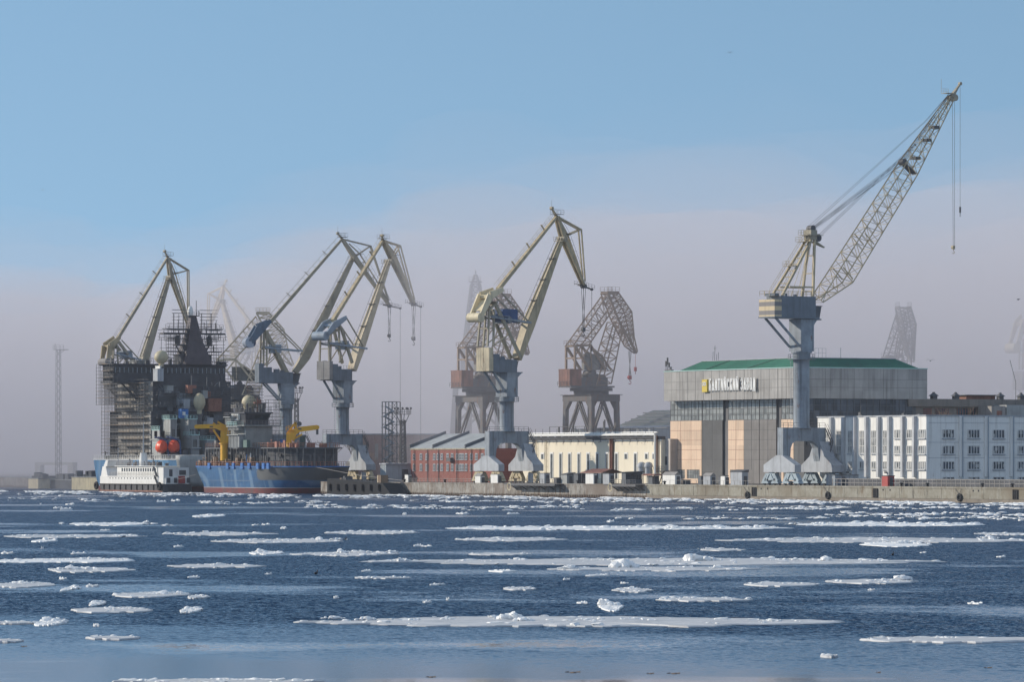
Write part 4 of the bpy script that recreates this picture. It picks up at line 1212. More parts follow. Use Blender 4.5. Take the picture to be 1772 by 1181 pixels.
def tyre(px, z, label):
    F = Frame(qpt(qt(px, -.35), -.35, z), QANG)
    root = thing('tyre_fender', label, 'tyre fender', F, 'tyre fenders hung on the quay wall')
    m = MB(); n, q = 20, 8; vs = []; fs = []
    for i in range(n):
        t = 2 * math.pi * i / n
        for j in range(q):
            s = 2 * math.pi * j / q; r_ = .62 + .24 * math.cos(s); vs.append((r_ * math.cos(t), .2 * math.sin(s), r_ * math.sin(t)))
    for i in range(n):
        for j in range(q): fs.append((i * q + j, ((i + 1) % n) * q + j, ((i + 1) % n) * q + (j + 1) % q, i * q + (j + 1) % q))
    m.add(vs, fs); m.build('tyre', M['black'], root, smooth=True)
    m = MB(); m.tube((-.1, 0, .6), (-1.6, .1, 1.75), .05, 5); m.tube((.1, 0, .6), (.5, .1, 1.75), .05, 5); m.build('chain', M['steel'], root)
tyre(1432, 1.15, 'black tyre hung on the concrete quay below the tall lattice-boom crane')
tyre(1660, 1.05, 'black tyre hung on the concrete quay below the shaded part of the white building')
tyre(1293, 1.0, 'black tyre hung on the quay beside the dark beams below the large hall')

def mooring_stage(px0, px1, label):
    """timber stage on cantilever beams in front of the wall: its beams throw slanting shadows on the stone"""
    x0 = qt(px0, 0); x1 = qt(px1, 0)
    F = Frame(qpt(x0, 0, 0), QANG); root = thing('mooring_stage', label, 'mooring stage', F, 'mooring stages on the quay wall')
    L = x1 - x0
    m = MB()
    for k in range(5): m.bar((k * .55, -.02, 3.0), (k * .55, -2.3, 3.02), .16, .24)
    m.box(-.1, 2.4, -2.3, -2.16, 2.9, 3.14)
    m.build('cantilever_beam', M['steel'], root)
    m = MB(); m.box(2.6, L, -2.4, -.02, 2.92, 3.1)
    for k in range(6): m.bar((2.6 + (L - 2.7) * k / 5, -.02, 1.7), (2.6 + (L - 2.7) * k / 5, -2.2, 2.9), .2)
    m.box(2.6, L, -2.5, -2.4, 2.6, 3.12)
    m.build('deck', M['steel'], root)
    m = MB(); m.rail([(2.8, -2.3, 3.1), (L - .2, -2.3, 3.1)], 1.05, 1.2, .05); m.build('railing', M['steel'], root)
    m = MB()
    for r_ in (.75, .95):
        pts = [Vector((3.1 + r_ * math.sin(a), -2.5, 2.4 + r_ * math.cos(a))) for a in [k * math.pi / 8 for k in range(17)]]
        m.path(pts, .06, 5)
    m.build('rope_coil', M['cream'], root)
mooring_stage(886, 976, 'rusty mooring stage on the stone quay below the tan crane')
mooring_stage(1060, 1116, 'rusty mooring stage on the stone quay below the dark windowed cabin')

# ================================================================ sheds, kiosks and boxes on the quay
def shed(px, d, wl, wd, h, label, mat, roof='flat', door=True, name='shed', cat='shed', matside=None, over=.12):
    """px is the photo column of its near corner (between the lit and the shaded side)"""
    F = Frame(qpt(qt(px, d), d, GZ), QANG); root = thing(name, label, cat, F)
    m = MB(); m.box(-wl, 0, 0, wd, 0, h)
    n = max(1, int(wd / .7))
    for k in range(1, n): m.box(0, .03, wd * k / n - .025, wd * k / n + .025, .05, h - .05)
    m.build('wall', mat, root)
    m = MB()
    if roof == 'flat': m.box(-wl - over, over, -over, wd + over, h, h + .12)
    elif roof == 'mono':
        m.hexa([(-wl - over, -over, h), (over, -over, h), (over, wd + over, h), (-wl - over, wd + over, h), (-wl - over, -over, h + .12), (over, -over, h + .12), (over, wd + over, h + .55), (-wl - over, wd + over, h + .55)])
    else:
        m.prism([(-wl - over, -over, h), (-wl - over, wd + over, h), (-wl - over, wd / 2, h + .7)], (wl + 2 * over, 0, 0))
    m.build('roof', M['steel'] if roof != 'gable' else M['greyplate'], root)
    if door:
        m = MB(); m.box(.0, .06, wd * .3, wd * .3 + .85, .05, min(2.0, h - .3)); m.tube((.06, wd * .3 + .7, 1), (.14, wd * .3 + .7, 1), .05, 5)
        m.build('door', matside or M['steel'], root)
    return root
LG, BG, DG = M['palegrey'], M['deckgrey'], M['primer']
SH = [
    (942, 4, 2.3, 1.5, 2.4, 'grey metal cabinet at the edge, right of the tan crane\'s rail leg', LG, 'flat'),
    (963, 5, 1.4, 1.2, 1.3, 'low black box on the quay left of the grey site hut', M['steel'], 'flat'),
    (981, 6, 2.8, 2.2, 2.1, 'grey site hut with flat dark roof before the tall narrow windows', BG, 'mono'),
    (1000, 6, 1.9, 2.3, 2.2, 'dark shed wedged between the grey hut and the rusty canopy', DG, 'mono'),
    (1027, 4, 3.7, .9, 2.4, 'white box standing under the rusty canopy', M['white'], 'flat'),
    (1054, 4, 2.8, 1.3, 2.4, 'grey cabinet at the right end of the rusty canopy', LG, 'flat'),
    (1168, 4, 5.4, 1.5, 2.2, 'white gabled shed on the quay below the left corner of the large hall', M['white'], 'gable'),
    (1187, 6, 1.4, 1.2, 1.0, 'low black box right of the white gabled shed', M['steel'], 'flat'),
    (1213, 5, 1.3, 1.4, 1.9, 'dark upright cabinet before the large hall, left of the pale peaked shed', DG, 'flat'),
    (1229, 4, 3.0, 1.4, 2.0, 'pale peaked shed in the middle of the row before the large hall', LG, 'gable'),
    (1249, 5, 1.2, 1.0, 1.9, 'narrow dark cabinet between pale peaked shed and white locker', DG, 'flat'),
    (1254, 4, 1.7, .9, 2.0, 'white steel locker before the grey hall gate', M['white'], 'flat'),
    (1284, 4, 4.8, 1.6, 2.9, 'largest grey shed before the hall, beside the tall crane bogies', LG, 'mono'),
    (1536, 4, 2.2, 1.7, 2.2, 'red painted kiosk on the quay before the white building', M['red'], 'flat'),
    (706, 4, 1.7, 1.0, 1.9, 'small white box on the quay before the red brick workshop', M['white'], 'flat'),
    (831, 2.5, 2.6, 1.3, 1.7, 'white box under the left leg of the tan crane', M['white'], 'gable'),
    (861, 2.5, 3.4, .7, 2.1, 'white box between the two legs of the tan crane', M['white'], 'flat'),
    (1445, 6, 1.0, 6, 2.3, 'long dark switch box right of the tall crane\'s bogies', M['bluegrey'], 'flat'),
    (666, 5, 1.0, .8, 1.6, 'cream box on the quay edge at the bow of the blue ship', M['cream'], 'flat'),
]
for a in SH: shed(*a)
def canopy():
    F = Frame(qpt(qt(1027, 6), 6, GZ), QANG); root = thing('canopy', 'rust brown pitched canopy on posts over the white box', 'canopy', F)
    m = MB(); m.prism([(-5, -.8, 2.5), (5, -.8, 2.5), (4.4, 2.4, 3.4), (-4.4, 2.4, 3.4)], (0, .05, .12)); m.prism([(-5, 5.6, 2.5), (5, 5.6, 2.5), (4.4, 2.5, 3.4), (-4.4, 2.5, 3.4)], (0, -.05, .12)); m.build('roof', M['rustred'], root)
    for x in (-4.6, -1.5, 1.5, 4.6):
        for y in (-.5, 5.2): m = MB(); m.bar((x, y, 0), (x, y, 2.5), .14); m.build('post', M['steel'], root)
    m = MB(); m.rail([(-3.8, -.4, 0), (4.2, -.4, 0)], 1.1, 1.0, .05); m.build('railing', M['steel'], root)
canopy()
def cabin():
    d = 4.5; F = Frame(qpt(qt(1083, d), d, GZ), QANG); root = thing('guard_cabin', 'dark grey guard cabin with wide windows on the quay edge', 'cabin', F)
    m = MB(); m.box(-1.9, 0, 0, 4.4, 0, 1.1); m.box(-1.9, 0, 0, 4.4, 2.2, 2.7)
    for y in (0, 1.1, 2.2, 3.3, 4.3): m.box(-.12, 0, y, y + .1, 1.1, 2.2); m.box(-1.9, -1.78, y, y + .1, 1.1, 2.2)
    m.box(-1.9, 0, 0, .1, 1.1, 2.2)
    m.build('wall', DG, root)
    m = MB(); m.box(-1.7, -.1, .15, 4.25, 1.1, 2.2); m.build('window', M['glass'], root)
    m = MB(); m.hexa([(-2.2, -.4, 2.7), (.4, -.4, 2.7), (.4, 4.8, 2.7), (-2.2, 4.8, 2.7), (-2.2, -.4, 2.8), (.4, -.4, 2.8), (.4, 4.8, 3.0), (-2.2, 4.8, 3.0)]); m.build('roof', M['steel'], root)
    m = MB(); m.box(.0, .07, .2, 1.0, .05, 1.1); m.build('door', M['greyplate'], root)
cabin()
def kiosk():
    d = 7; F = Frame(qpt(qt(1129, d), d, GZ), QANG); root = thing('kiosk', 'dark kiosk with thin red roof before the two grey ducts', 'kiosk', F)
    m = MB(); m.box(-1.8, 0, 0, 1.8, 0, 1.9); m.build('wall', DG, root)
    m = MB(); m.hexa([(-4, -.6, 2.0), (1.6, -.6, 2.0), (1.6, 2.4, 2.0), (-4, 2.4, 2.0), (-3.6, 0, 2.4), (1.2, 0, 2.4), (1.2, 1.8, 2.4), (-3.6, 1.8, 2.4)]); m.build('roof', M['rustred'], root)
    for x in (-3.7, 1.3): m = MB(); m.bar((x, -.3, 0), (x, -.3, 2.0), .12); m.build('post', M['steel'], root)
kiosk()

def fence(px0, px1, d, h, step, label, rails=2, r_=.05, mat=None):
    a, b = qt(px0, d), qt(px1, d)
    F = Frame(qpt(a, d, GZ), QANG); root = thing('railing', label, 'railing', F)
    m = MB(); L = b - a; n = int(L / step)
    for k in range(n + 1): m.bar((L * k / n, 0, 0), (L * k / n, 0, h), r_ * 2.2)
    m.build('posts', mat or M['greyplate'], root)
    m = MB()
    for k in range(rails): m.bar((0, 0, h * (k + 1) / rails), (L, 0, h * (k + 1) / rails), r_ * 1.8)
    m.build('rails', mat or M['greyplate'], root)
    return root
fence(1441, 1790, 5, 1.5, 1.7, 'grey post and rail fence along the quay before the white building', 2, .06)
fence(1150, 1300, 2, 1.0, 2.2, 'thin edge railing along the quay before the large hall', 1, .03)
fence(700, 830, 3, 1.0, 2.0, 'thin edge railing before the red brick workshop', 2, .035)
def dark_wall():
    d = 8; a, b = qt(1440, d), qt(1800, d); F = Frame(qpt(a, d, GZ), QANG); root = thing('low_wall', 'low dark wall behind the fence at the foot of the white building', 'wall', F)
    m = MB(); L = b - a; m.box(0, L, 0, .4, 0, 1.5); m.build('wall', M['darkship'], root)
    m = MB(); m.box(-.1, L, -.08, .48, 1.5, 1.62); m.build('coping', M['primer'], root)
dark_wall()
def bollards():
    for i, px in enumerate((700, 770, 1000, 1150, 1370, 1560, 1605, 1700, 1752)):
        F = Frame(qpt(qt(px, .9), .9, GZ), QANG); m = MB(); m.lathe([(.3, 0), (.24, .3), (.24, .55), (.42, .62), (.42, .75), (.2, .85)], n=14)
        o = m.build('bollard', M['black'], None, smooth=True); o.matrix_world = F.M
        props(o, 'squat black iron mooring bollard on the quay edge', 'bollard', 'mooring bollards along the quay edge')
bollards()

# ================================================================ the large hall
HF = 30.0
HT = qt(1392, HF)
HLF = Frame(qpt(HT, HF, GZ), QANG)
def hall():
    root = thing('assembly_hall', 'large shipyard hall with grey metal upper wall, green roof and peach and grey gates', 'hall', HLF)
    xl = qt(1160, HF) - HT; xe = qt(1149, HF - 2.6) - HT
    Yc = HLF.o.y; k = Yc / FPX
    def zz(y): return (798 - y) * k + CAM_H - GZ
    zt, zb, zw = zz(637), zz(690), zz(726)
    yr = 30.5
    peach = paint('peach_panels', (0.73, 0.53, 0.375), streak=.45, rust=.12, var=.07, scale=.3, rustcol=(.3, .2, .13))
    patchy(peach, (5.2, 9, 3.6), .13)
    greyp = corrugated('grey_gate_sheet', (0.20, 0.185, 0.175), .5, .5, .12)
    darkp = corrugated('dark_gate_sheet', (0.10, 0.10, 0.10), .5, .4, .1)
    patchy(greyp, (6.1, 9, 2.9), .14, 2.0); patchy(darkp, (6.1, 9, 2.9), .16, 5.0)
    fas = corrugated('grey_profiled_sheet', (0.37, 0.355, 0.335), .6, .9, .2, dark=(.16, .15, .14))
    patchy(fas, (3.8, 4.1, 2.6), .13, 1.0)
    m = MB(); m.box(xl + .3, -.3, .5, yr, 0, zt - .2); m.build('wall', paint('hall_inner_grey', (.12, .12, .125), streak=.3), root)
    # upper band, hanging out over the gates
    m = MB(); m.box(xe, .5, -2.6, 2.0, zb, zt); m.box(-.6, .5, 2.0, yr + 2.6, zb + .02, zt)
    m.build('upper_band', fas, root)
    m = MB()
    for f in (.36, .63):
        z = zb + (zt - zb) * (1 - f); m.box(xe - .02, .52, -2.63, -2.6, z - .05, z + .05); m.box(.5, .53, -2.6, yr + 2.6, z - .05, z + .05)
    for q in range(1, 16): m.box(xe + (0 - xe) * q / 16 - .03, xe + (0 - xe) * q / 16 + .03, -2.64, -2.6, zb, zt)
    for q in range(1, 9): y = -2.6 + (yr + 5) * q / 9; m.box(.5, .54, y - .03, y + .03, zb, zt)
    m.build('sheet_joint', M['oldgrey'], root)
    m = MB(); m.box(xe - .1, .62, -2.75, -2.4, zt, zt + .18); m.box(.3, .64, -2.4, yr + 2.7, zt, zt + .2); m.build('gutter', M['mint'], root)
    # roof: low hipped, green sheet
    m = MB(); x0, x1, y0, y1, h = xe + 5.5, .3, -2.2, yr + 1.0, 2.35
    i = 4.2
    m.add([(x0, y0, zt), (x1, y0, zt), (x1, y1, zt), (x0, y1, zt), (x0 + i, y0 + i, zt + h), (x1 - i, y0 + i, zt + h), (x1 - i, y1 - i, zt + h), (x0 + i, y1 - i, zt + h)],
          [(0, 1, 5, 4), (1, 2, 6, 5), (2, 3, 7, 6), (3, 0, 4, 7), (4, 5, 6, 7)])
    m.build('roof', patchy(corrugated('green_roof_sheet', (0.032, 0.155, 0.088), .5, .6, .12), (7, 7, 40), .22, 3.0), root)
    m = MB(); m.bar((x0 + i, y0 + i, zt + h + .05), (x1 - i, y0 + i, zt + h + .05), .4, .15); m.bar((x1 - i, y0 + i, zt + h + .05), (x1 - i, y1 - i, zt + h + .05), .4, .15); m.build('ridge_flashing', M['palegrey'], root)
    m = MB()
    for a, b in ((x0 + 12, x0 + 17), (x0 + 30, x0 + 37)): m.bar((a, y0, zt + .08), (b, y0 + i, zt + h + .08), .25, .12)
    m.build('roof_seam', M['green'], root)
    # glazed strip
    gl = glass_wall('hall_glazing', (0.24, 0.25, 0.24), .35, 1.4)
    spans = [(1160, 1214), (1215, 1251), (1260, 1313), (1314, 1343), (1352, 1391)]
    for a, b in spans:
        xa, xb = qt(a, HF) - HT, qt(b, HF) - HT
        m = MB(); m.box(xa, xb, .12, .45, zw, zb); w_ = m.build('clerestory_window', gl, root)
        m = MB(); n = max(2, int((xb - xa) / 1.5))
        for q in range(n + 1): m.box(xa + (xb - xa) * q / n - .045, xa + (xb - xa) * q / n + .045, .06, .16, zw, zb)
        for z in (zw + .07, zw + 1.25, zw + 1.55, zw + 2.7, zw + 3.9): m.box(xa, xb, .02, .18, z - .05, z + .05)
        m.build('glazing_bar', M['steel'], w_)
    # gate leaves below
    base = 0.0
    for a, b, mt, nm in ((1160, 1214, peach, 'gate_panel'), (1215, 1250, darkp, 'gate_panel'), (1260, 1287, peach, 'gate_panel'), (1287.4, 1313.4, greyp, 'gate_panel'), (1314.6, 1343, greyp, 'gate_panel'), (1352, 1373, peach, 'gate_panel'), (1373.4, 1391.5, darkp, 'gate_panel')):
        xa, xb = qt(a, HF) - HT, qt(b, HF) - HT
        m = MB(); m.box(xa, xb, .0, .4, 3.3 if mt is peach else .1, zw)
        if mt is peach:
            m.box(xa, xb, .0, .4, .1, 1.2); n = max(1, int((xb - xa) / 5.2))
            for q in range(n + 1): x = xa + (xb - xa - .9) * q / n; m.box(x, x + .9, 0, .4, 1.2, 3.3)
        p = m.build(nm, mt, root)
        if mt is peach:
            m = MB(); m.box(xa + .1, xb - .1, .15, .38, 1.2, 3.3); g_ = m.build('window', gl, p)
            m = MB()
            for q in range(int((xb - xa) / .8)): m.box(xa + q * .8, xa + q * .8 + .07, .1, .2, 1.2, 3.3)
            m.box(xa + .1, xb - .1, .1, .2, 2.5, 2.57); m.build('window_bar', M['steel'], g_)
        m = MB()
        nz = 5
        for q in range(1, nz): z = 3.4 + (zw - 3.4) * q / nz; m.box(xa, xb, -.03, 0, z - .035, z + .035)
        n = 2 if xb - xa < 9 else 3
        for q in range(1, n): x = xa + (xb - xa) * q / n; m.box(x - .035, x + .035, -.03, 0, 3.3, zw)
        m.build('panel_joint', M['brown'] if mt is peach else M['steel'], p)
    # end wall seen in the shade: dark glazing grid under the band
    m = MB(); m.box(-.3, .05, .8, yr - 1.2, zw - 6, zb); w_ = m.build('end_window', glass_wall('end_glazing', (0.05, 0.06, 0.075), .6, 1.6), root)
    m = MB()
    for q in range(17): y = .8 + (yr - 2) * q / 16; m.box(.05, .13, y - .07, y + .07, zw - 6, zb)
    for q in range(8): z = zw - 6 + (zb - zw + 6) * q / 7; m.box(.05, .11, .8, yr - 1.2, z - .05, z + .05)
    m.build('glazing_bar', M['steel'], w_)
    for px, hh in ((1155, 4.0),):
        m = MB(); x = qt(px, HF - 2) - HT
        for q, (dx, dz) in enumerate(((-1.0, 2.6), (-.3, 3.4), (.4, 2.2), (1.2, 1.2))): m.tube((x + dx, -1.8, zt + .1), (x + dx, -1.8, zt + dz), .07, 5); m.box(x + dx - .15, x + dx + .15, -1.95, -1.65, zt + dz * .5, zt + dz)
        m.box(x - 1.2, x + 2.0, -2.1, -1.5, zt + .18, zt + .5)
        m.build('roof_antenna', M['steel'], root)
    m = MB()
    x = x0 + 9
    for q, dz in enumerate((2.2, 3.6, 1.6, 2.0)): m.tube((x + q * .8, y0 + i, zt + h), (x + q * .8 + .2, y0 + i, zt + h + dz), .05, 4)
    m.bar((x + .5, y0 + i, zt + h + 2.9), (x + 1.6, y0 + i, zt + h + 3.0), .06)
    m.build('ridge_aerial', M['steel'], root)
    m = MB(); q = Vector((x1 - i + .5, y0 + i + 3, zt + h)); m.rail([q, q + Vector((0, 3, 0))], 2.2, 1, .05); m.tube(q + Vector((0, 7, 0)), q + Vector((0, 7, 2.4)), .08, 5)
    m.build('roof_rail', M['palegrey'], root)
    return zt, zb, xe
HZT, HZB, HXE = hall()

def factory_sign():
    y = -2.95
    k = 1.0
    def xp(px): return qt(px, HF - 2.9) - HT
    Y0 = qpt(HT + xp(1262), HF - 2.9).y
    def zz(py): return (798 - py) * Y0 / FPX + CAM_H - GZ
    root = thing('factory_sign', 'white raised shipyard name with yellow square emblem on the hall front', 'sign', HLF)
    m = MB(); xa, xb = xp(1216.5), xp(1225.2); za, zb = zz(678), zz(656)
    m.box(xa, xb, -3.2, -2.64, za, zb); lg = m.build('emblem_panel', paint('sign_yellow', (0.62, 0.47, 0.06), var=.05), root)
    wht = flat('sign_white', (0.82, 0.82, 0.80), .5)
    m = MB(); cw = (xb - xa) / 3.2
    for q in range(2):
        c = Vector((xa + cw * (.85 + q * .95), -3.22, zb - (zb - za) * .36)); n = 16
        ring = [c + Vector((cw * .42 * math.sin(t), 0, (zb - za) * .13 * math.cos(t))) for t in [2 * math.pi * j / n for j in range(n + 1)]]
        if q == 1: pass
        m.path(ring, .11, 5)
    c = Vector((xa + cw * 2.7, -3.22, zb - (zb - za) * .36))
    m.path([c + Vector((-cw * .34 * math.sin(t) + cw * .1, 0, (zb - za) * .13 * math.cos(t))) for t in [math.pi * j / 8 for j in range(9)]], .11, 5)
    m.build('emblem_mark', wht, lg)
    # lettering: condensed capitals from strokes (x 0..1, z 0..1); й carries its breve
    L = {
        'Б': [[(0, 0), (0, 1), (.9, 1)], [(0, .56), (.55, .56), (.9, .45), (.9, .12), (.55, 0), (0, 0)]],
        'А': [[(0, 0), (.45, 1), (.55, 1), (1, 0)], [(.18, .3), (.82, .3)]],
        'Л': [[(0, 0), (.15, .1), (.3, 1), (1, 1), (1, 0)]],
        'Т': [[(0, 1), (1, 1)], [(.5, 1), (.5, 0)]],
        'И': [[(0, 1), (0, 0), (1, 1), (1, 0)]],
        'Й': [[(0, 1), (0, 0), (1, 1), (1, 0)], [(.3, 1.16), (.45, 1.1), (.55, 1.1), (.7, 1.16)]],
        'С': [[(1, .8), (.85, 1), (.15, 1), (0, .85), (0, .15), (.15, 0), (.85, 0), (1, .2)]],
        'К': [[(0, 0), (0, 1)], [(0, .5), (1, 1)], [(.3, .62), (1, 0)]],
        'З': [[(0, .85), (.2, 1), (.8, 1), (1, .85), (1, .62), (.75, .52), (.35, .52)], [(.75, .52), (1, .4), (1, .15), (.8, 0), (.2, 0), (0, .15)]],
        'В': [[(0, 0), (0, 1), (.75, 1), (.92, .85), (.92, .64), (.75, .54), (0, .54)], [(.75, .54), (1, .42), (1, .13), (.8, 0), (0, 0)]],
        'О': [[(.15, 0), (0, .15), (0, .85), (.15, 1), (.85, 1), (1, .85), (1, .15), (.85, 0), (.15, 0)]],
        'Д': [[(-.08, -.14), (-.08, .06), (1.08, .06), (1.08, -.14)], [(.12, .06), (.32, 1), (.9, 1), (.9, .06)]],
    }
    t0, t1 = xp(1228.2), xp(1309)
    text = 'БАЛТИЙСКИЙ ЗАВОД'
    adv = (t1 - t0) / (len(text) - .55)
    zl, zh = zz(676), zz(655)
    m = MB()
    for i_, ch in enumerate(text):
        if ch == ' ': continue
        x = t0 + adv * (i_ if i_ < 11 else i_ - .45); w_ = adv * .48; H = zh - zl
        # the row climbs a little with the hall's own perspective only: letters stand level
        for st in L[ch]:
            for a, b in zip(st, st[1:]):
                pa = Vector((x + a[0] * w_ + .2, -3.1, zl + .15 + a[1] * (H - .35))); pb = Vector((x + b[0] * w_ + .2, -3.1, zl + .15 + b[1] * (H - .35)))
                dd = (pb - pa).normalized() * .15
                vert = abs(b[1] - a[1]) > .3
                m.bar(pa - dd, pb + dd, .12, .37 if vert else .38, (0, 1, 0))
    m.build('lettering', wht, root)
factory_sign()

# ================================================================ the white office building on the right
def office():
    d = 18.0
    t0 = qt(1603, d); F = Frame(qpt(t0, d, GZ), QANG)
    root = thing('office_building', 'long white office building with upright ribs and three rows of windows, before the hall', 'office building', F)
    k = F.o.y / FPX
    def zz(y): return (798 - y) * k + CAM_H - GZ
    zt = zz(720.5); xl = qt(1415, d) - t0; yr = 62
    wh = paint('whitewashed_wall', (0.82, 0.80, 0.75), streak=.6, rust=.34, var=.06, scale=.25, rustcol=(.46, .38, .29), dark=(.36, .33, .29))
    m = MB(); m.box(xl, 0, 0, yr, 0, zt); m.build('wall', wh, root)
    m = MB(); m.box(xl - .15, .2, -.2, yr, zt, zt + .25); m.build('parapet', M['palegrey'], root)
    rib = paint('grey_white_rib', (0.50, 0.51, 0.52), streak=.5, rust=.15)
    for px in (1441, 1462, 1481.5, 1502, 1523, 1541.5, 1565, 1585):
        x = qt(px, d) - t0
        m = MB(); m.box(x - .45, x + .3, -.75, 0, zz(827), zt - .02); m.build('pilaster', rib, root)
    rows = [(744, 758.5), (772, 786), (799.5, 813)]
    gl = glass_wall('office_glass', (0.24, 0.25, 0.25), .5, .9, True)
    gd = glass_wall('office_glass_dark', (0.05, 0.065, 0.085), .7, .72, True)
    fr = flat('window_frame_white', (0.62, 0.61, 0.58))
    def win(x0, x1, z0, z1, nv, nh, face, g):
        m = MB()
        if face == 0: m.box(x0, x1, -.05, .1, z0, z1)
        else: m.box(-.1, .05, x0, x1, z0, z1)
        w_ = m.build('window', g, root)
        m = MB()
        def bx(a, b, c, e):
            if face == 0: m.box(a, b, -.13, -.04, c, e)
            else: m.box(.04, .13, a, b, c, e)
        for q in range(nv + 1): x = x0 + (x1 - x0) * q / nv; bx(x - .09, x + .09, z0, z1)
        for q in range(nh + 1): z = z0 + (z1 - z0) * q / nh; bx(x0 + .09, x1 - .09, z - .07, z + .07)
        m.build('window_frame', fr, w_)
        m = MB()
        if face == 0: m.box(x0 - .2, x1 + .2, -.3, 0, z0 - .25, z0 - .08)
        else: m.box(0, .3, x0 - .2, x1 + .2, z0 - .25, z0 - .08)
        m.build('window_sill', M['palegrey'], w_)
    # lit side: tall stair windows, then three storeys
    cols = [1434, 1454, 1473.5, 1493.5, 1514, 1534]
    for px in cols:
        x = qt(px, d) - t0; win(x - 1.25, x + 1.25, zz(785), zz(745), 4, 3, 0, gl)
        win(x - 1.2, x + 1.2, zz(813), zz(799.5), 3, 1, 0, gl)
    for px in (1554, 1575.5, 1595.5):
        x = qt(px, d) - t0
        for a, b in rows: win(x - 1.25, x + 1.25, zz(b), zz(a), 3, 1, 0, gl)
    # shaded side: bays of four-light windows
    def yp(px):
        kk = (px - CX) / FPX; o = F.o; v = QN
        return (kk * o.y - o.x) / (v.x - kk * v.y)
    for px in (1641, 1685, 1728, 1771, 1812):
        y = yp(px)
        for a, b in rows: win(y - 1.45, y + 1.45, zz(b), zz(a), 4, 1, 1, gd)
        win(y - 1.45, y + 1.45, zz(833), zz(826.5), 3, 1, 1, gd)
    for px in (1662, 1706, 1750):
        y = yp(px)
        m = MB(); m.box(0, .35, y - .42, y + .42, zz(826), zt); m.build('pilaster', wh, root)
    for px in (1664, 1708, 1752):
        y = yp(px)
        m = MB(); m.tube((.5, y, .5), (.5, y, zt), .11, 8); m.build('downpipe', M['leverblue'], root)
    m = MB()
    for q in range(7): y = yp(1606 + q * 5); 
    m.box(0, .06, .5, yr, zz(732) - .04, zz(732) + .04); m.box(0, .05, .5, yr, zz(766) - .04, zz(766) + .04); m.box(0, .05, .5, yr, zz(793) - .04, zz(793) + .04); m.build('floor_band', M['palegrey'], root)
    for px, h in ((1565, 1.4), (1592, .9), (1490, 2.6), (1492, 1.0)):
        x = qt(px, d + 6) - t0; m = MB(); m.tube((x, 6, zt), (x, 6, zt + h), .12, 6); m.box(x - .5, x + .4, 5.6, 6.3, zt + .25, zt + .25 + h * .35); m.build('roof_vent', M['steel'], root)
    for px in (1473, 1539):
        x = qt(px, d) - t0; m = MB(); m.bar((x, -.1, zz(822)), (x, -.9, zz(819)), .12); m.box(x - .25, x + .25, -1.2, -.8, zz(820), zz(817)); m.build('wall_lamp', M['steel'], root)
office()

def rear_building():
    d = 62; t0 = qt(1594, d); F = Frame(qpt(t0, d, GZ), QANG)
    root = thing('rear_workshop', 'long grey brown flat workshop showing above the white office, with roof vents', 'workshop', F)
    k = F.o.y / FPX
    def zz(y): return (798 - y) * k + CAM_H - GZ
    ym = paint('stained_grey_render', (0.20, 0.175, 0.15), streak=.6, rust=.3)
    m = MB(); m.box(-2, 0, -4, 75, 0, zz(693)); m.box(0, .8, -4, 75, zz(704), zz(693) + .3); m.build('wall', ym, root)
    def yp(px):
        kk = (px - CX) / FPX; o = F.o; return (kk * o.y - o.x) / (QN.x - kk * QN.y)
    for a, b in ((1598, 1611), (1619, 1641), (1656, 1688)):
        m = MB(); m.box(0, .15, yp(a), yp(b), zz(722), zz(707)); w_ = m.build('window', M['glass'], root)
        m = MB()
        for q in range(8): y = yp(a) + (yp(b) - yp(a)) * q / 7; m.box(.15, .22, y - .05, y + .05, zz(722), zz(707))
        m.build('window_bar', M['brown'], w_)
    for a, b, mt in ((1690, 1714, M['greyplate']), (1716, 1768, M['deckgrey'])):
        m = MB(); m.box(.5, 6, yp(a), yp(b), 0, zz(703 if a < 1700 else 701)); m.build('annex', mt, root)
    m = MB(); m.box(6, 6.2, yp(1699), yp(1707), zz(720), zz(711)); m.build('door', M['rustred'], root)
    for px in (1620, 1658, 1735, 1771):
        y = yp(px); m = MB(); z = zz(693) + .3
        m.box(-1.6, -.4, y - .6, y + .6, z, z + .7); m.hexa([(-1.9, y - .9, z + .7), (-.1, y - .9, z + .7), (-.1, y + .9, z + .7), (-1.9, y + .9, z + .7), (-1.3, y - .3, z + 1.3), (-.7, y - .3, z + 1.3), (-.7, y + .3, z + 1.3), (-1.3, y + .3, z + 1.3)]); m.box(-1.2, -.8, y - .25, y + .25, z + 1.3, z + 1.6)
        m.build('roof_vent', M['steel'], root)
    m = MB(); m.box(-6, -3, yp(1685), yp(1735), zz(693), zz(684)); m.build('roof_hut', M['rustred'], root)
    m = MB(); m.box(-6.5, -2.5, yp(1682), yp(1741), zz(684), zz(682.5)); m.build('roof_hut_cover', M['steel'], root)
    m = MB(); p = Vector((2, yp(1749), zz(700))); m.path([p, (2, yp(1749), zz(660)), (2, yp(1739), zz(622))], .06, 5); m.build('aerial', M['steel'], root)
rear_building()

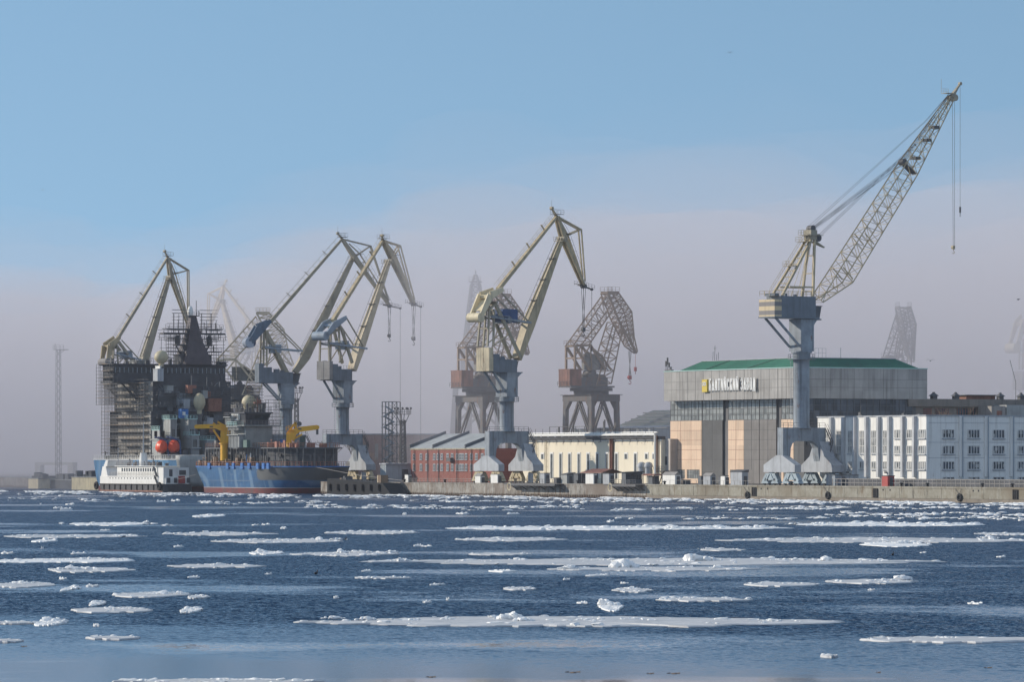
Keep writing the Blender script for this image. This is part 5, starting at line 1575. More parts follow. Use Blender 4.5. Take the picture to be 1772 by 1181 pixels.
# ================================================================ cream boiler halls, grey sheds behind, brick workshop
def cream_hall():
    d = 27; t0 = qt(1145, d); F = Frame(qpt(t0, d, GZ), QANG)
    root = thing('cream_hall', 'long cream plastered hall with tall slit windows and peeling wall top', 'hall', F)
    k = F.o.y / FPX
    def X(px): return qt(px, d) - t0
    def zz(y, px=1030): return (798 - y) * qpt(qt(px, d), d).y / FPX + CAM_H - GZ
    pl = paint('cream_plaster', (0.80, 0.72, 0.56), streak=.12, rust=.0, var=.05, scale=.2)
    nt = pl.node_tree; b = nt.nodes['Principled BSDF']; src = b.inputs['Base Color'].links[0].from_socket
    tc = _nd(nt, 'ShaderNodeTexCoord'); sp = _nd(nt, 'ShaderNodeSeparateXYZ'); nt.links.new(tc.outputs['Object'], sp.inputs[0])
    n = _noise(nt, .5, tc.outputs['Object'], 7, .7)
    hi = _ramp(nt, sp.outputs['Z'], 5.0, 10.5)
    mu = _nd(nt, 'ShaderNodeMath', operation='MULTIPLY'); nt.links.new(n, mu.inputs[0]); nt.links.new(hi, mu.inputs[1])
    nt.links.new(_mix(nt, _ramp(nt, mu.outputs[0], .50, .54), src, (.25, .14, .10)), b.inputs['Base Color'])
    zt = zz(762)
    x0, xm0, xm1 = X(905), X(1057), X(1063)
    m = MB(); m.box(x0, xm0, 0, 22, 0, zt); m.build('wall', pl, root)
    m = MB(); m.box(xm1, 0, 0, 22, 0, zt); m.build('wall', pl, root)
    m = MB(); m.box(xm0, xm1, .8, 22, 0, zt - .3); m.build('recess', M['greyplate'], root)
    m = MB(); m.box(x0 - .1, .1, -.12, 1.0, zt, zt + .75); m.build('parapet', M['steel'], root)
    m = MB(); m.box(x0, .05, -.06, 0, zt - .35, zt - .02); m.build('cornice', M['white'], root)
    gl = glass_wall('hall_slit_glass', (0.12, 0.13, 0.13), .35, .8)
    def slit(px, y0, y1, w_):
        x = X(px); m = MB(); m.box(x - w_ / 2, x + w_ / 2, -.04, .1, zz(y0), zz(y1)); o = m.build('window', gl, root)
        m = MB(); m.box(x - w_ / 2 - .25, x - w_ / 2, -.1, 0, zz(y0), zz(y1)); m.box(x + w_ / 2, x + w_ / 2 + .25, -.1, 0, zz(y0), zz(y1)); m.box(x - w_ / 2 - .25, x + w_ / 2 + .25, -.12, 0, zz(y1), zz(y1) + .4)
        m.build('window_surround', M['white'], o)
        m = MB()
        for q in range(1, int((zz(y1) - zz(y0)) / 1.0)): z = zz(y0) + q * 1.0; m.box(x - w_ / 2, x + w_ / 2, -.08, -.04, z - .05, z + .05)
        m.box(x - .05, x + .05, -.08, -.04, zz(y0), zz(y1)); m.build('glazing_bar', M['steel'], o)
    for px in (955, 970.5, 986, 1002, 1018, 1034, 1050.5, 1067, 1100): slit(px, 829, 786, 1.15)
    for px in (924, 1119, 1132, 1083.5, 939): slit(px, 795, 786.5, 1.2)
    for px in (940, 1083.5):
        x = X(px); m = MB(); m.box(x - 1.3, x + 1.3, -.12, 0, 0, zz(820)); m.build('door', M['rustred'], root)
    for px, r_ in ((1059, .3), (1061.5, .2), (1139, .22), (1137, .12)):
        x = X(px); m = MB(); m.tube((x, -.4, 0 if px < 1100 else zz(818)), (x, -.4, zt + .9), r_, 8); m.build('rust_pipe', M['rustred'], root)
    for px in (928, 945):
        x = X(px); m = MB(); m.tube((x, -.3, .5), (x, -.3, zt), .09, 6); m.tube((x + .7, -.3, .5), (x + .7, -.3, zt), .06, 6)
        for q in range(7): m.box(x, x + .7, -.33, -.27, 1 + q * 1.5, 1.1 + q * 1.5)
        m.build('wall_pipe', M['creamrust'], root)
    for px in (1119, 1131):
        x = X(px); m = MB(); m.tube((x, -1.4, 2.2), (x, -1.4, zz(809)), .85, 16); m.lathe([(1.05, 0), (1.05, .5), (.8, 1.0), (.3, 1.25)], (x, -1.4, zz(809)), 16)
        m.bar((x - .7, -1.4, 0), (x - .7, -1.4, 2.2), .15); m.bar((x + .7, -1.4, 0), (x + .7, -1.4, 2.2), .15)
        m.build('duct', M['palegrey'], root, smooth=True)
    # pipe bridge along the wall top
    m = MB(); z = zz(753.5)
    m.tube((X(908), -1.2, z), (X(1141), -1.2, z), .32, 10); m.tube((X(908), -.5, z + .5), (X(1141), -.5, z + .5), .2, 8); m.tube((X(1141), -1.2, z), (X(1141), -1.2, 2), .3, 8)
    m.build('steam_pipe', M['white'], root)
    m = MB()
    for q in range(19): x = X(910) + (X(1138) - X(910)) * q / 18; m.bar((x, -1.2, zt - .6), (x, -1.2, z - .3), .12); m.bar((x, -1.4, z - .35), (x, 0, z - .35), .14); m.bar((x, -1.2, z), (x, -1.2, z + 1.6), .07)
    m.bar((X(908), -1.2, z - .75), (X(1141), -1.2, z - .75), .25); m.bar((X(1000), -1.2, z + 1.3), (X(1141), -1.2, z + 1.3), .06)
    m.build('pipe_support', M['steel'], root)
    m = MB(); m.rail([(X(915), 6, zt + .4), (X(990), 6, zt + .4)], 3.0, 4.2, .1); m.build('roof_railing', M['steel'], root)
    for px, h in ((931, 3.4), (956, 3.6), (1008, 4.6), (1009.5, 5.0)): m = MB(); m.bar((X(px), 6, zt + .3), (X(px), 6, zt + h), .28); m.build('vent_pipe', M['steel'], root)
cream_hall()

def narrow_block():
    d = 28; t0 = qt(1160, d); F = Frame(qpt(t0, d, GZ), QANG); root = thing('side_block', 'narrow grey block between the cream hall and the peach gates', 'building', F)
    x0 = qt(1146.5, d) - t0; h = 10.6
    m = MB(); m.box(x0, -.05, 0, 12, 0, h); m.build('wall', paint('grey_stucco', (.46, .42, .38), streak=.3), root)
    m = MB(); m.box(x0 + 1.0, x0 + 2.2, -.05, .1, 4.4, 6.4); m.build('window', M['glass'], root)
    m = MB(); m.bar((x0 + .8, -1.4, 0), (x0 + 2.8, -1.4, 3.0), .2); m.rail([(x0 + .3, -1.6, 3.0), (-.2, -1.6, 3.0)], 1.1, .9, .05); m.box(x0 + .3, -.2, -1.7, 0, 2.85, 3.0); m.build('outside_stair', M['steel'], root)
narrow_block()

def rear_sheds():
    d = 75; t0 = qt(1125, d); F = Frame(qpt(t0, d, GZ), QANG); k = F.o.y / FPX
    def zz(y): return (798 - y) * k + CAM_H - GZ
    root = thing('grey_shed', 'long low grey metal shed behind the cream hall roof', 'shed', F)
    m = MB(); x0 = qt(994, d) - t0; m.box(x0, 0, 0, 14, 0, zz(741)); m.build('wall', corrugated('shed_sheet', (.33, .35, .36), 1.6, .4, .1), root)
    m = MB(); m.hexa([(x0 + 8, -.4, zz(741)), (.4, -.4, zz(741)), (.4, 9, zz(738)), (x0 + 8, 9, zz(738)), (x0 + 8, -.4, zz(740.6)), (.4, -.4, zz(740.6)), (.4, 9, zz(736.5)), (x0 + 8, 9, zz(736.5))]); m.build('roof', M['palegrey'], root)
    d2 = 96; t2 = qt(1150, d2); F2 = Frame(qpt(t2, d2, GZ), QANG); k2 = F2.o.y / FPX
    def z2(y): return (798 - y) * k2 + CAM_H - GZ
    r2 = thing('dark_roofed_shed', 'shed with mossy dark green grey roof left of the large hall', 'shed', F2)
    x0 = qt(1072, d2) - t2
    m = MB(); m.box(x0, 30, 0, 20, 0, z2(738)); m.build('wall', M['deckgrey'], r2)
    moss = corrugated('mossy_roof_sheet', (.085, .105, .085), 1.0, .5, .3)
    m = MB(); m.hexa([(x0, -.4, z2(738)), (30, -.4, z2(738)), (30, 9, z2(711)), (x0 + 2.5, 9, z2(711)), (x0, -.4, z2(738) + .3), (30, -.4, z2(738) + .3), (30, 9, z2(711) + .3), (x0 + 2.5, 9, z2(711) + .3)]); m.build('roof', moss, r2)
    m = MB()
    for q in range(1, 5): z = z2(738) + (z2(711) - z2(738)) * q / 5 + .35; y = -.4 + 9.4 * q / 5; m.box(x0 + .6, 30, y - .15, y + .15, z - .1, z + .2)
    m.build('roof_batten', M['primer'], r2)
    d3 = 100; t3 = qt(1072, d3); F3 = Frame(qpt(t3, d3, GZ), QANG); r3 = thing('low_shed', 'low rust brown shed under the feet of the clear lattice crane', 'shed', F3)
    m = MB(); m.box(-14, 0, 0, 8, 0, 11.5); m.build('wall', M['oldsteel'], r3)
    m = MB(); m.prism([(-14.3, -.4, 11.5), (-14.3, 8.4, 11.5), (-14.3, 4, 13.6)], (14.6, 0, 0)); m.build('roof', M['rustred'], r3)
rear_sheds()

def brick(name, col, mortar=(.33, .30, .28), sc_=2.2):
    m, nt, b = _mat(name)
    tc = _nd(nt, 'ShaderNodeTexCoord'); mp = _nd(nt, 'ShaderNodeMapping'); mp.inputs['Rotation'].default_value = (R(90), 0, 0)
    nt.links.new(tc.outputs['Object'], mp.inputs['Vector'])
    br = _nd(nt, 'ShaderNodeTexBrick'); br.inputs['Scale'].default_value = sc_
    br.inputs['Color1'].default_value = (*col, 1); br.inputs['Color2'].default_value = (*[c * .72 for c in col], 1); br.inputs['Mortar'].default_value = (*mortar, 1); br.inputs['Mortar Size'].default_value = .012
    nt.links.new(mp.outputs['Vector'], br.inputs['Vector'])
    n = _noise(nt, .4, tc.outputs['Object'], 6, .65)
    nt.links.new(_mix(nt, _ramp(nt, n, .55, .75), br.outputs['Color'], tuple(c * .45 for c in col)), b.inputs['Base Color']); b.inputs['Roughness'].default_value = .9
    return m
BRICK = brick('red_brick', (0.29, 0.08, 0.058))
def brick_workshop():
    d = 22; t0 = qt(839, d); F = Frame(qpt(t0, d, GZ), QANG); root = thing('brick_workshop', 'red brick workshop with white framed windows and stepped grey metal roof', 'workshop', F)
    k = F.o.y / FPX
    def X(px): return qt(px, d) - t0
    def zz(y): return (798 - y) * F.o.y * 1.02 / FPX + CAM_H - GZ
    zt = zz(777); x0 = X(711)
    m = MB(); m.box(x0, 4, 0, 14, 0, zt); m.build('wall', BRICK, root)
    m = MB(); m.box(x0 - .1, 4.1, -.2, 0, zt - .25, zt + .1); m.build('eaves', M['creamrust'], root)
    rf = corrugated('grey_roof_sheet', (.36, .38, .38), 1.2, .35, .25)
    zr = zz(752)
    segs = [(711, 750, 0), (751, 806, 0), (807, 845, 0)]
    for a, b, q in segs:
        xa, xb = X(a), X(b) if b < 845 else 4
        m = MB(); m.hexa([(xa, -.3, zt), (xb, -.3, zt), (xb, 10, zr), (xa, 10, zr), (xa, -.3, zt + .2), (xb, -.3, zt + .2), (xb, 10, zr + .2), (xa, 10, zr + .2)]); m.build('roof', rf, root)
        m = MB(); m.hexa([(xa - .25, -.4, zt), (xa + .25, -.4, zt), (xa + .25, 10.2, zr), (xa - .25, 10.2, zr), (xa - .25, -.4, zt + 1.0), (xa + .25, -.4, zt + 1.0), (xa + .25, 10.2, zr + .9), (xa - .25, 10.2, zr + .9)]); m.build('fire_wall', M['primer'], root)
    fr = M['palegrey']
    for rowy, hh in ((796, 10), (815, 11)):
        for px in (717, 729, 739, 752, 758.5, 765, 775, 783, 791.5, 797, 801, 807, 816, 825, 835):
            x = X(px); w_ = .55
            z0, z1 = zz(rowy), zz(rowy - hh)
            m = MB(); m.box(x - w_, x + w_, -.04, .1, z0, z1); o = m.build('window', M['glass'], root)
            m = MB()
            for q in (-1, 0, 1): m.box(x + q * w_ - .1, x + q * w_ + .1, -.12, -.03, z0, z1)
            m.box(x - w_, x + w_, -.12, -.03, z1 - .12, z1 + .12); m.box(x - w_, x + w_, -.1, -.03, (z0 + z1) / 2 - .06, (z0 + z1) / 2 + .06); m.box(x - w_ - .15, x + w_ + .15, -.2, -.03, z0 - .15, z0)
            m.build('window_frame', fr, o)
    for px in (718, 741, 760, 792, 817, 832):
        x = X(px); m = MB(); m.tube((x, -.25, 0), (x, -.25, zt - .2), .1, 6); m.build('downpipe', M['steel'], root)
    m = MB(); m.box(X(778), X(785), -1.0, 0, zz(799), zz(793)); m.build('wall_fan', M['steel'], root)
brick_workshop()

def pink_wall():
    Y = 1300; a = Vector(((618 - CX) * Y / FPX, Y, GZ)); F = Frame(a, R(-3)); root = thing('long_brick_building', 'long faded pink brick building with ribbed wall behind the stair tower', 'building', F)
    L = (775 - 618) * Y / FPX; h = (798 - 753) * Y / FPX + CAM_H - GZ
    pk = brick('faded_brick', (.36, .20, .165), (.32, .28, .26), 1.6)
    m = MB(); m.box(0, L, 0, 12, 0, h); m.build('wall', pk, root)
    m = MB(); m.box(-.2, L + .2, -.3, 12, h, h + .35); m.build('parapet', M['palegrey'], root)
    for q in range(14): m = MB(); x = L * (q + .5) / 14; m.box(x - .35, x + .35, -.45, 0, 0, h - .6); m.build('buttress', pk, root)
    for q in range(0, 13, 2): m = MB(); x = L * (q + 1) / 14; m.box(x - .5, x + .5, -.06, 0, h * .45, h * .8); m.build('window', M['greyplate'], root)
pink_wall()

def quay_store():
    d = 16; t0 = qt(668, d); F = Frame(qpt(t0, d, GZ), QANG); root = thing('store_shed', 'grey blue metal store with curved pale roof edge, right of the blue bow', 'store', F)
    m = MB(); m.box(-3.2, 0, 0, 9.4, 0, 4.4); m.build('wall', corrugated('store_sheet', (.36, .40, .42), .7, .4, .1), root)
    m = MB()
    for q in range(11): y = -.2 + 9.8 * q / 11; m.box(-3.5, .3, y, y + .89, 4.4, 4.75 + .06 * (q % 2))
    m.build('roof', M['palegrey'], root)
    m = MB(); m.box(0, .06, 4.6, 6.4, 0, 3.2); m.build('door', M['steel'], root)
quay_store()

def shade_pontoon():  # added: a black body stands in for the ship's shadow on the quay
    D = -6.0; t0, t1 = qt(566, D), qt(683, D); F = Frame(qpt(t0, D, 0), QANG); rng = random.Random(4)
    root = thing('pontoon', 'low black pontoon with fenders added in place of ship shadow between the blue bow and the pale quay', 'pontoon', F)
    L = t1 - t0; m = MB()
    m.hexa([(0, 0, -1), (L, 0, -1), (L, 5, -1), (0, 5, -1), (0, 0, 4.0), (L - 6.5, 0, 2.9), (L - 6.5, 5, 2.9), (0, 5, 4.0)]); m.build('hull', flat('shade_black', (.010, .012, .016), .9), root)  # near-black base colour carries the shadow tone
    for k in range(7):
        x = 2 + (L - 10) * k / 6; m = MB(); m.tube((x, -.3, 1.0), (x, -.3, 2.6), .4, 8); m.build('fender', M['black'], root)
    for k in range(6):
        x = 1 + (L - 10) * rng.random(); h = rng.uniform(.5, 1.5); m = MB(); m.box(x, x + rng.uniform(.6, 1.8), 1, 3, 3.0, 3.6 + h); m.build('deck_box', M[('primer', 'oldsteel', 'cream', 'steel')[k % 4]], root)
shade_pontoon()

# piers and pontoons in the fog at the far left
def far_piers():
    for a, b, d, h, label, mt in ((124, 170, 12, 3.6, 'pale concrete pier beside the ship stern, in light fog', M['cream']), (49, 66, 22, 3.0, 'small pale pier block at the far left, alone in the fog', M['cream']), (66, 124, 26, 2.6, 'long dark pontoon lying between two pale piers in the fog', M['primer'])):
        t0 = qt(b, d); F = Frame(qpt(t0, d, 0), QANG); root = thing('pier', label, 'pier', F); L = t0 - qt(a, d)
        m = MB(); m.box(-L, 0, 0, 9, -1, h); m.build('body', mt, root)
        m = MB(); m.box(-L - .1, .1, -.15, 9.1, h, h + .25); m.build('deck_edge', M['deckgrey'], root)
        m = MB()
        random.seed(a)
        for q in range(9): x = -L + L * random.random(); m.box(x, x + random.uniform(.6, 3), 1, 3, h + .25, h + .25 + random.uniform(.4, 1.8))
        m.build('deck_gear', M['primer'], root)
    t0 = qt(130, 110); F = Frame(qpt(t0, 110, GZ), QANG); root = thing('gate_frame', 'low grey gate-shaped frame at the foot of the lattice mast in the fog', 'frame', F)
    L = t0 - qt(64, 110)
    m = MB(); m.box(-L, 0, -.8, .8, 3.9, 4.9); m.box(-L, -L * .86, -.8, .8, 0, 3.9); m.box(-L * .14, 0, -.8, .8, 0, 3.9); m.build('frame', M['oldgrey'], root)
far_piers()

# ================================================================ ships at the basin
def zpix(y, Y): return (798 - y) * Y / FPX + CAM_H

NET = paint('dark_netted_steel', (0.045, 0.05, 0.06), rust=.3, streak=.3, var=.5, scale=1.2)
def hull_material(name, blue, primer=None, edge=None, red_z=1.35):
    """ship side: red below the boot line, pale line, blue above with scuffs, and a bare primer field towards the bow"""
    m, nt, b = _mat(name)
    tc = _nd(nt, 'ShaderNodeTexCoord'); v = tc.outputs['Object']
    sp = _nd(nt, 'ShaderNodeSeparateXYZ'); nt.links.new(v, sp.inputs[0])
    n = _noise(nt, .25, v, 6, .65)
    c = _mix(nt, _ramp(nt, n, .35, .7), blue, tuple(x * .62 for x in blue))
    mp = _nd(nt, 'ShaderNodeMapping'); mp.inputs['Scale'].default_value = (.9, .9, .12); mp.inputs['Rotation'].default_value = (0, R(25), 0); nt.links.new(v, mp.inputs['Vector'])
    n2 = _noise(nt, 1.0, mp.outputs['Vector'], 6, .7)
    f2 = _nd(nt, 'ShaderNodeMath', operation='MULTIPLY'); f2.inputs[1].default_value = .6; nt.links.new(_ramp(nt, n2, .55, .75), f2.inputs[0])
    c = _mix(nt, f2.outputs[0], c, (.20, .29, .37))
    wv = _nd(nt, 'ShaderNodeTexWave', wave_type='RINGS', rings_direction='Y'); wv.inputs['Scale'].default_value = .035; wv.inputs['Distortion'].default_value = 2.5; wv.inputs['Detail'].default_value = 3.0
    nt.links.new(v, wv.inputs['Vector'])
    f3 = _nd(nt, 'ShaderNodeMath', operation='MULTIPLY'); f3.inputs[1].default_value = .4; nt.links.new(_ramp(nt, wv.outputs['Fac'], .86, .98), f3.inputs[0])
    c = _mix(nt, f3.outputs[0], c, (.26, .36, .45))
    if primer:
        nz = _noise(nt, .35, v, 5, .6)
        a = _nd(nt, 'ShaderNodeMath', operation='MULTIPLY_ADD'); a.inputs[1].default_value = 6.0; nt.links.new(nz, a.inputs[0]); nt.links.new(sp.outputs['X'], a.inputs[2])
        f = _ramp(nt, a.outputs[0], primer, primer + .8)
        g_ = _nd(nt, 'ShaderNodeMath', operation='MULTIPLY'); nt.links.new(f, g_.inputs[0]); nt.links.new(_ramp(nt, sp.outputs['Z'], 3.3, 3.6), g_.inputs[1])
        c = _mix(nt, g_.outputs[0], c, (.12, .125, .125))
    r_ = _mix(nt, _ramp(nt, _noise(nt, .6, v), .4, .65), (.20, .045, .04), (.13, .06, .055))
    c = _mix(nt, _ramp(nt, sp.outputs['Z'], red_z + .18, red_z + .2), (.40, .36, .36), c)
    c = _mix(nt, _ramp(nt, sp.outputs['Z'], red_z, red_z + .02), r_, c)
    nt.links.new(c, b.inputs['Base Color']); b.inputs['Roughness'].default_value = .45
    return m

def loft(rings, cap=True):
    """rings of equal length, bottom to top"""
    m = MB(); n = len(rings[0]); vs = [p for r_ in rings for p in r_]; fs = []
    for k in range(len(rings) - 1):
        for i in range(n): fs.append((k * n + i, k * n + (i + 1) % n, (k + 1) * n + (i + 1) % n, (k + 1) * n + i))
    fs.append(tuple((len(rings) - 1) * n + i for i in range(n)))
    m.add(vs, fs); return m

def clutter(rng, x0, x1, y0, y1, z, n, hmax=2.5, big=1.6):
    """deck gear: lockers, winches, vents, pipes, stanchions"""
    m = MB()
    for _ in range(n):
        x, y = rng.uniform(x0, x1), rng.uniform(y0, y1); h = rng.uniform(.5, hmax)
        q = rng.random()
        if q < .4: a, b = rng.uniform(.3, big) / 2, rng.uniform(.3, big) / 2; m.box(x - a, x + a, y - b, y + b, z, z + h)
        elif q < .6: m.tube((x, y, z), (x, y, z + h), rng.uniform(.12, .4), 8)
        elif q < .8: m.tube((x, y, z), (x, y, z + h * 1.5), rng.uniform(.05, .12), 5); m.bar((x - .5, y, z + h * 1.4), (x + .5, y, z + h * 1.4), .1)
        else: m.bar((x, y, z + h), (x + rng.uniform(-2.5, 2.5), y + rng.uniform(-1.5, 1.5), z + rng.uniform(.2, h)), .14)
    return m

def scaffold(m, pl, org, ux, uy, nx, nz, dx, dz, layers, gap, rng, skip=.0, r_=.06):
    """tube scaffolding in a plane: uprights, ledgers, braces and planked lifts; several layers deep along uy"""
    org, ux, uy = Vector(org), Vector(ux), Vector(uy)
    for L in range(layers):
        o = org + uy * (L * gap)
        for i in range(nx + 1): 
            top = nz * dz - rng.choice((0, 0, 0, dz, 2 * dz)) * (skip > 0)
            m.tube(o + ux * (i * dx), o + ux * (i * dx) + Vector((0, 0, max(dz, top))), r_, 4, caps=False)
        for k in range(nz + 1):
            a, b = 0, nx
            if skip and rng.random() < .5: a = rng.randint(0, max(0, int(nx * skip))); b = nx - rng.randint(0, max(0, int(nx * skip)))
            for e in (0, .5 * dz): m.tube(o + ux * (a * dx - .5) + Vector((0, 0, k * dz + e)), o + ux * (b * dx + .5) + Vector((0, 0, k * dz + e)), r_ * .9, 4, caps=False)
            if L == 0 and layers > 1:
                for i in range(0, nx + 1): m.tube(o + ux * (i * dx) + Vector((0, 0, k * dz)), o + ux * (i * dx) + uy * ((layers - 1) * gap) + Vector((0, 0, k * dz)), r_ * .8, 4, caps=False)
    if pl is not None:
        for k in range(1, nz + 1):
            i = 0
            while i < nx:
                n_ = rng.randint(1, 4)
                if rng.random() < .75:
                    a = org + ux * (i * dx) + Vector((0, 0, k * dz + .05)); b = org + ux * (min(nx, i + n_) * dx) + Vector((0, 0, k * dz + .05))
                    m_ = pl[0] if rng.random() < .45 else pl[1]
                    m_.bar(a + uy * gap * .5, b + uy * gap * .5, gap * .9, .09, uy)
                i += n_

# ---------------------------------------------------------------- the scaffolded ship at the back
DA = 4.0
TA0 = qt(262, DA)
def ship_back():
    F = Frame(qpt(TA0, DA, 0), QANG); Y = F.o.y; rng = random.Random(11)
    root = thing('icebreaker', 'dark unfinished icebreaker with tall tapering mast tower, blue hull and orange lifeboats', 'ship', F)
    def X(px): return qt(px, DA) - TA0
    def Yl(px, x=0):
        o = qpt(TA0 + x, DA); k = (px - CX) / FPX; return (k * o.y - o.x) / (QN.x - k * QN.y)
    def zz(y, x=0, yy=0): return zpix(y, qpt(TA0 + x, DA + yy).y)
    # hull
    xs, xb, B = X(165), X(318), 31.0
    def ring(z, f):
        i = 5.0 * (1 - f)
        return [(xs + i, 3, z), (xs + i * .5 + 1.0, -1 + i * .12, z), (xs + 6, -2 + i * .12, z), (xb - 6, -2 + i * .2, z), (xb, 0 + i * .5, z), (xb + 9 - i * 1.6, B * .28, z), (xb + 10.5 - i * 2, B * .5, z), (xb + 9 - i * 1.6, B * .72, z), (xb, B - i * .5, z), (xs + 6, B + 2, z), (xs + i, B, z)]
    zd = zz(796)
    m = loft([ring(-1, 0), ring(1.5, .2), ring(4, .55), ring(zd, 1.0)])
    hl = m.build('hull', hull_material('pale_blue_hull', (.09, .25, .45)), root, smooth=False)
    m = MB(); m.rail([(p[0], p[1], zd) for p in ring(zd, 1.0)[:9]], 1.2, 1.4, .06); m.build('deck_railing', M['white'], root)
    m = MB(); pts = ring(zd, 1.0)[:9]
    for a, b in zip(pts, pts[1:]): m.bar(Vector(a) + Vector((0, 0, .05)), Vector(b) + Vector((0, 0, .05)), .3, .22)
    m.build('deck_edge', M['white'], hl)
    # grey primed bow plating, curving forward
    m = MB()
    n = 8; vs = []
    for i in range(n + 1):
        a = i / n
        for j in range(7):
            z = 1.5 + (zz(789) - 1.5) * j / 6
            vs.append((xb + 1.5 + 6 * math.sin(a * 1.4), -2.4 + 11 * a - .8 * (j / 6) ** 2, z))
    m.add(vs, [(i * 7 + j, (i + 1) * 7 + j, (i + 1) * 7 + j + 1, i * 7 + j + 1) for i in range(n) for j in range(6)])
    o = m.build('bow_plating', M['deckgrey'], root, smooth=True); sm = o.modifiers.new('thick', 'SOLIDIFY'); sm.thickness = .25
    # superstructure tiers; local x=0 is the front face over the bow, y=0 the water side
    x0 = X(190)
    z1, z2, z3, z4 = zz(752), zz(712), zz(672), zz(660)
    m = MB(); m.box(x0, 0, 0, 25.5, zd, z2); m.box(x0, -2, 1.5, 25.5, z2, z4 + .1); m.build('deckhouse', M['darkship'], root)
    m = MB(); m.box(x0 + 6, -.3, -.08, 0, zd, z2 - .2); m.box(x0 + 2, -2.3, 1.42, 1.5, z2, z4)
    for k in range(7): z = zd + 1 + k * 2.9; m.box(x0 + 6, -.3, -.3, -.08, z, z + .25)
    m.build('lit_side_panel', M['lit_sideplate'], root)  # pale sheet on the sunward side, its sunlit tone painted in
    for xx, a, b, za, zb in ((0, 1.2, 6, zd + 1, z1), (0, 9, 17, z1, zz(680)), (-2, 3, 9, z2 + 1, z3)):
        m = MB(); m.box(xx, xx + .3, a, b, za, zb); m.build('bulkhead_panel', M['primer'], root)
    m = MB(); y_ = Yl(305), Yl(345); m.box(0, .5, y_[0], y_[1], zz(712), zz(681)); m.build('grey_screen', M['bluegrey'], root)
    # bridge deck, wider than the house
    xbr = X(232)
    yl, yr = Yl(196, xbr), Yl(390, xbr)
    zb0, zb1 = zz(661, xbr), zz(632, xbr)
    m = MB(); m.box(xbr - 7, xbr, yl, yr, zb0, zb1); m.box(xbr - 7.5, xbr + .6, yl - .5, yr + .5, zb0 - .4, zb0); m.box(xbr - 7.5, xbr + .6, yl - .5, yr + .5, zb1, zb1 + .35); m.build('bridge', M['darkship'], root)
    m = MB(); m.box(xbr, xbr + .12, yl + .6, yr - .6, zb0 + 2.6, zb0 + 3.9); w_ = m.build('bridge_window', M['glass'], root)
    m = MB()
    for q in range(26): y = yl + .6 + (yr - yl - 1.2) * q / 25; m.box(xbr + .12, xbr + .2, y - .12, y + .12, zb0 + 2.5, zb0 + 4.0)
    m.build('window_post', M['bluegrey'], w_)
    m = MB(); m.rail([(xbr, yl, zb1 + .35), (xbr, yr, zb1 + .35)], 1.3, 1.1, .06)
    m = m; o = m.build('bridge_railing', M['steel'], root)
    props(clutter(rng, xbr - 6, xbr - .5, yl, yr, zb1 + .3, 26, 1.8, 1.4).build('bridge_roof_gear', M['steel'], root), kind='stuff')
    m = MB()
    for y in (yl + 3, yr - 4): 
        for s in (0, 1.2): m.bar((xbr - 2, y, zb0), (xbr - 2 + s, y + (5 if y < 10 else -5), zb0 - 5), .35)
    m.build('wing_bracket', M['steel'], root)
    # white and grey deck lockers that catch the sun in front of the bridge
    for px0, px1, ya, yb, x_, mt in ((267, 283, 660, 639, 1.0, M['palegrey']), (271, 279, 638, 634, 1.0, M['white']), (355, 384, 712, 690, 3.0, M['rustred']), (284, 300, 680, 668, .5, M['deckgrey'])):
        a, b = Yl(px0, x_), Yl(px1, x_); m = MB(); m.box(x_ - 3.0, x_, a + 1, b, zz(ya, x_), zz(yb, x_)); m.box(x_ - 3.1, x_ + .1, a + .9, b + .1, zz(yb, x_), zz(yb, x_) + .15)
        m.build('deck_locker', mt, root)
    # mast tower
    xm, ym = xbr - 3, Yl(333, xbr - 3)
    zt0, zt1 = zb1 + .3, zz(546, xm)
    m = MB()
    def sq(h, z, hx=None): hx = hx or h; return [(xm - hx, ym - h, z), (xm + hx, ym - h, z), (xm + hx, ym + h, z), (xm - hx, ym + h, z)]
    m.hexa(sq(4.2, zt0) + sq(3.0, zt0 + 4.5)); m.hexa(sq(3.0, zt0 + 4.5) + sq(2.2, zz(590, xm))); m.hexa(sq(2.2, zz(590, xm)) + sq(.85, zt1))
    tw = m.build('mast_tower', paint('mast_primer', (.07, .055, .062), rust=.3, streak=.5, var=.3), root)
    m = MB(); m.box(xm - 1.1, xm + 1.1, ym - 1.7, ym + 1.7, zt1, zt1 + .25)
    m.rail([(xm + 1.1, ym - 1.7, zt1 + .2), (xm + 1.1, ym + 1.7, zt1 + .2)], 1.0, .8, .05)
    for y_, h_ in ((-.5, 3.0), (1.2, 4.5), (2.0, 1.6), (-1.8, 1.2)): m.tube((xm, ym + y_, zt1), (xm, ym + y_, zt1 + h_), .1, 5)
    m.build('mast_top', M['steel'], tw)
    m = MB(); m.lathe([(.75, 0), (.85, .7), (.8, 1.6), (.5, 2.4), (.1, 2.7)], (xm + .5, ym - .9, zt1 + .25), 14); m.build('mast_dome', M['white'], tw, smooth=True)
    for y, w_, hh, th in ((578, 9.6, 0, .5), (569, 9.0, 0, .25), (598, 5.6, 0, .4), (609, 8.6, 0, .25), (586, 7.5, 0, .2)):
        z = zz(y, xm); m = MB(); m.box(xm - 1.2, xm + 1.4, ym - w_, ym + w_, z, z + th); m.rail([(xm + 1.4, ym - w_, z + th), (xm + 1.4, ym + w_, z + th)], 1.1, 1.2, .05)
        for q in range(5): yy = ym - w_ + 2 * w_ * rng.random(); m.tube((xm, yy, z), (xm, yy, z + rng.uniform(.8, 2.4)), .12, 5)
        m.build('mast_platform', M['steel'], tw)
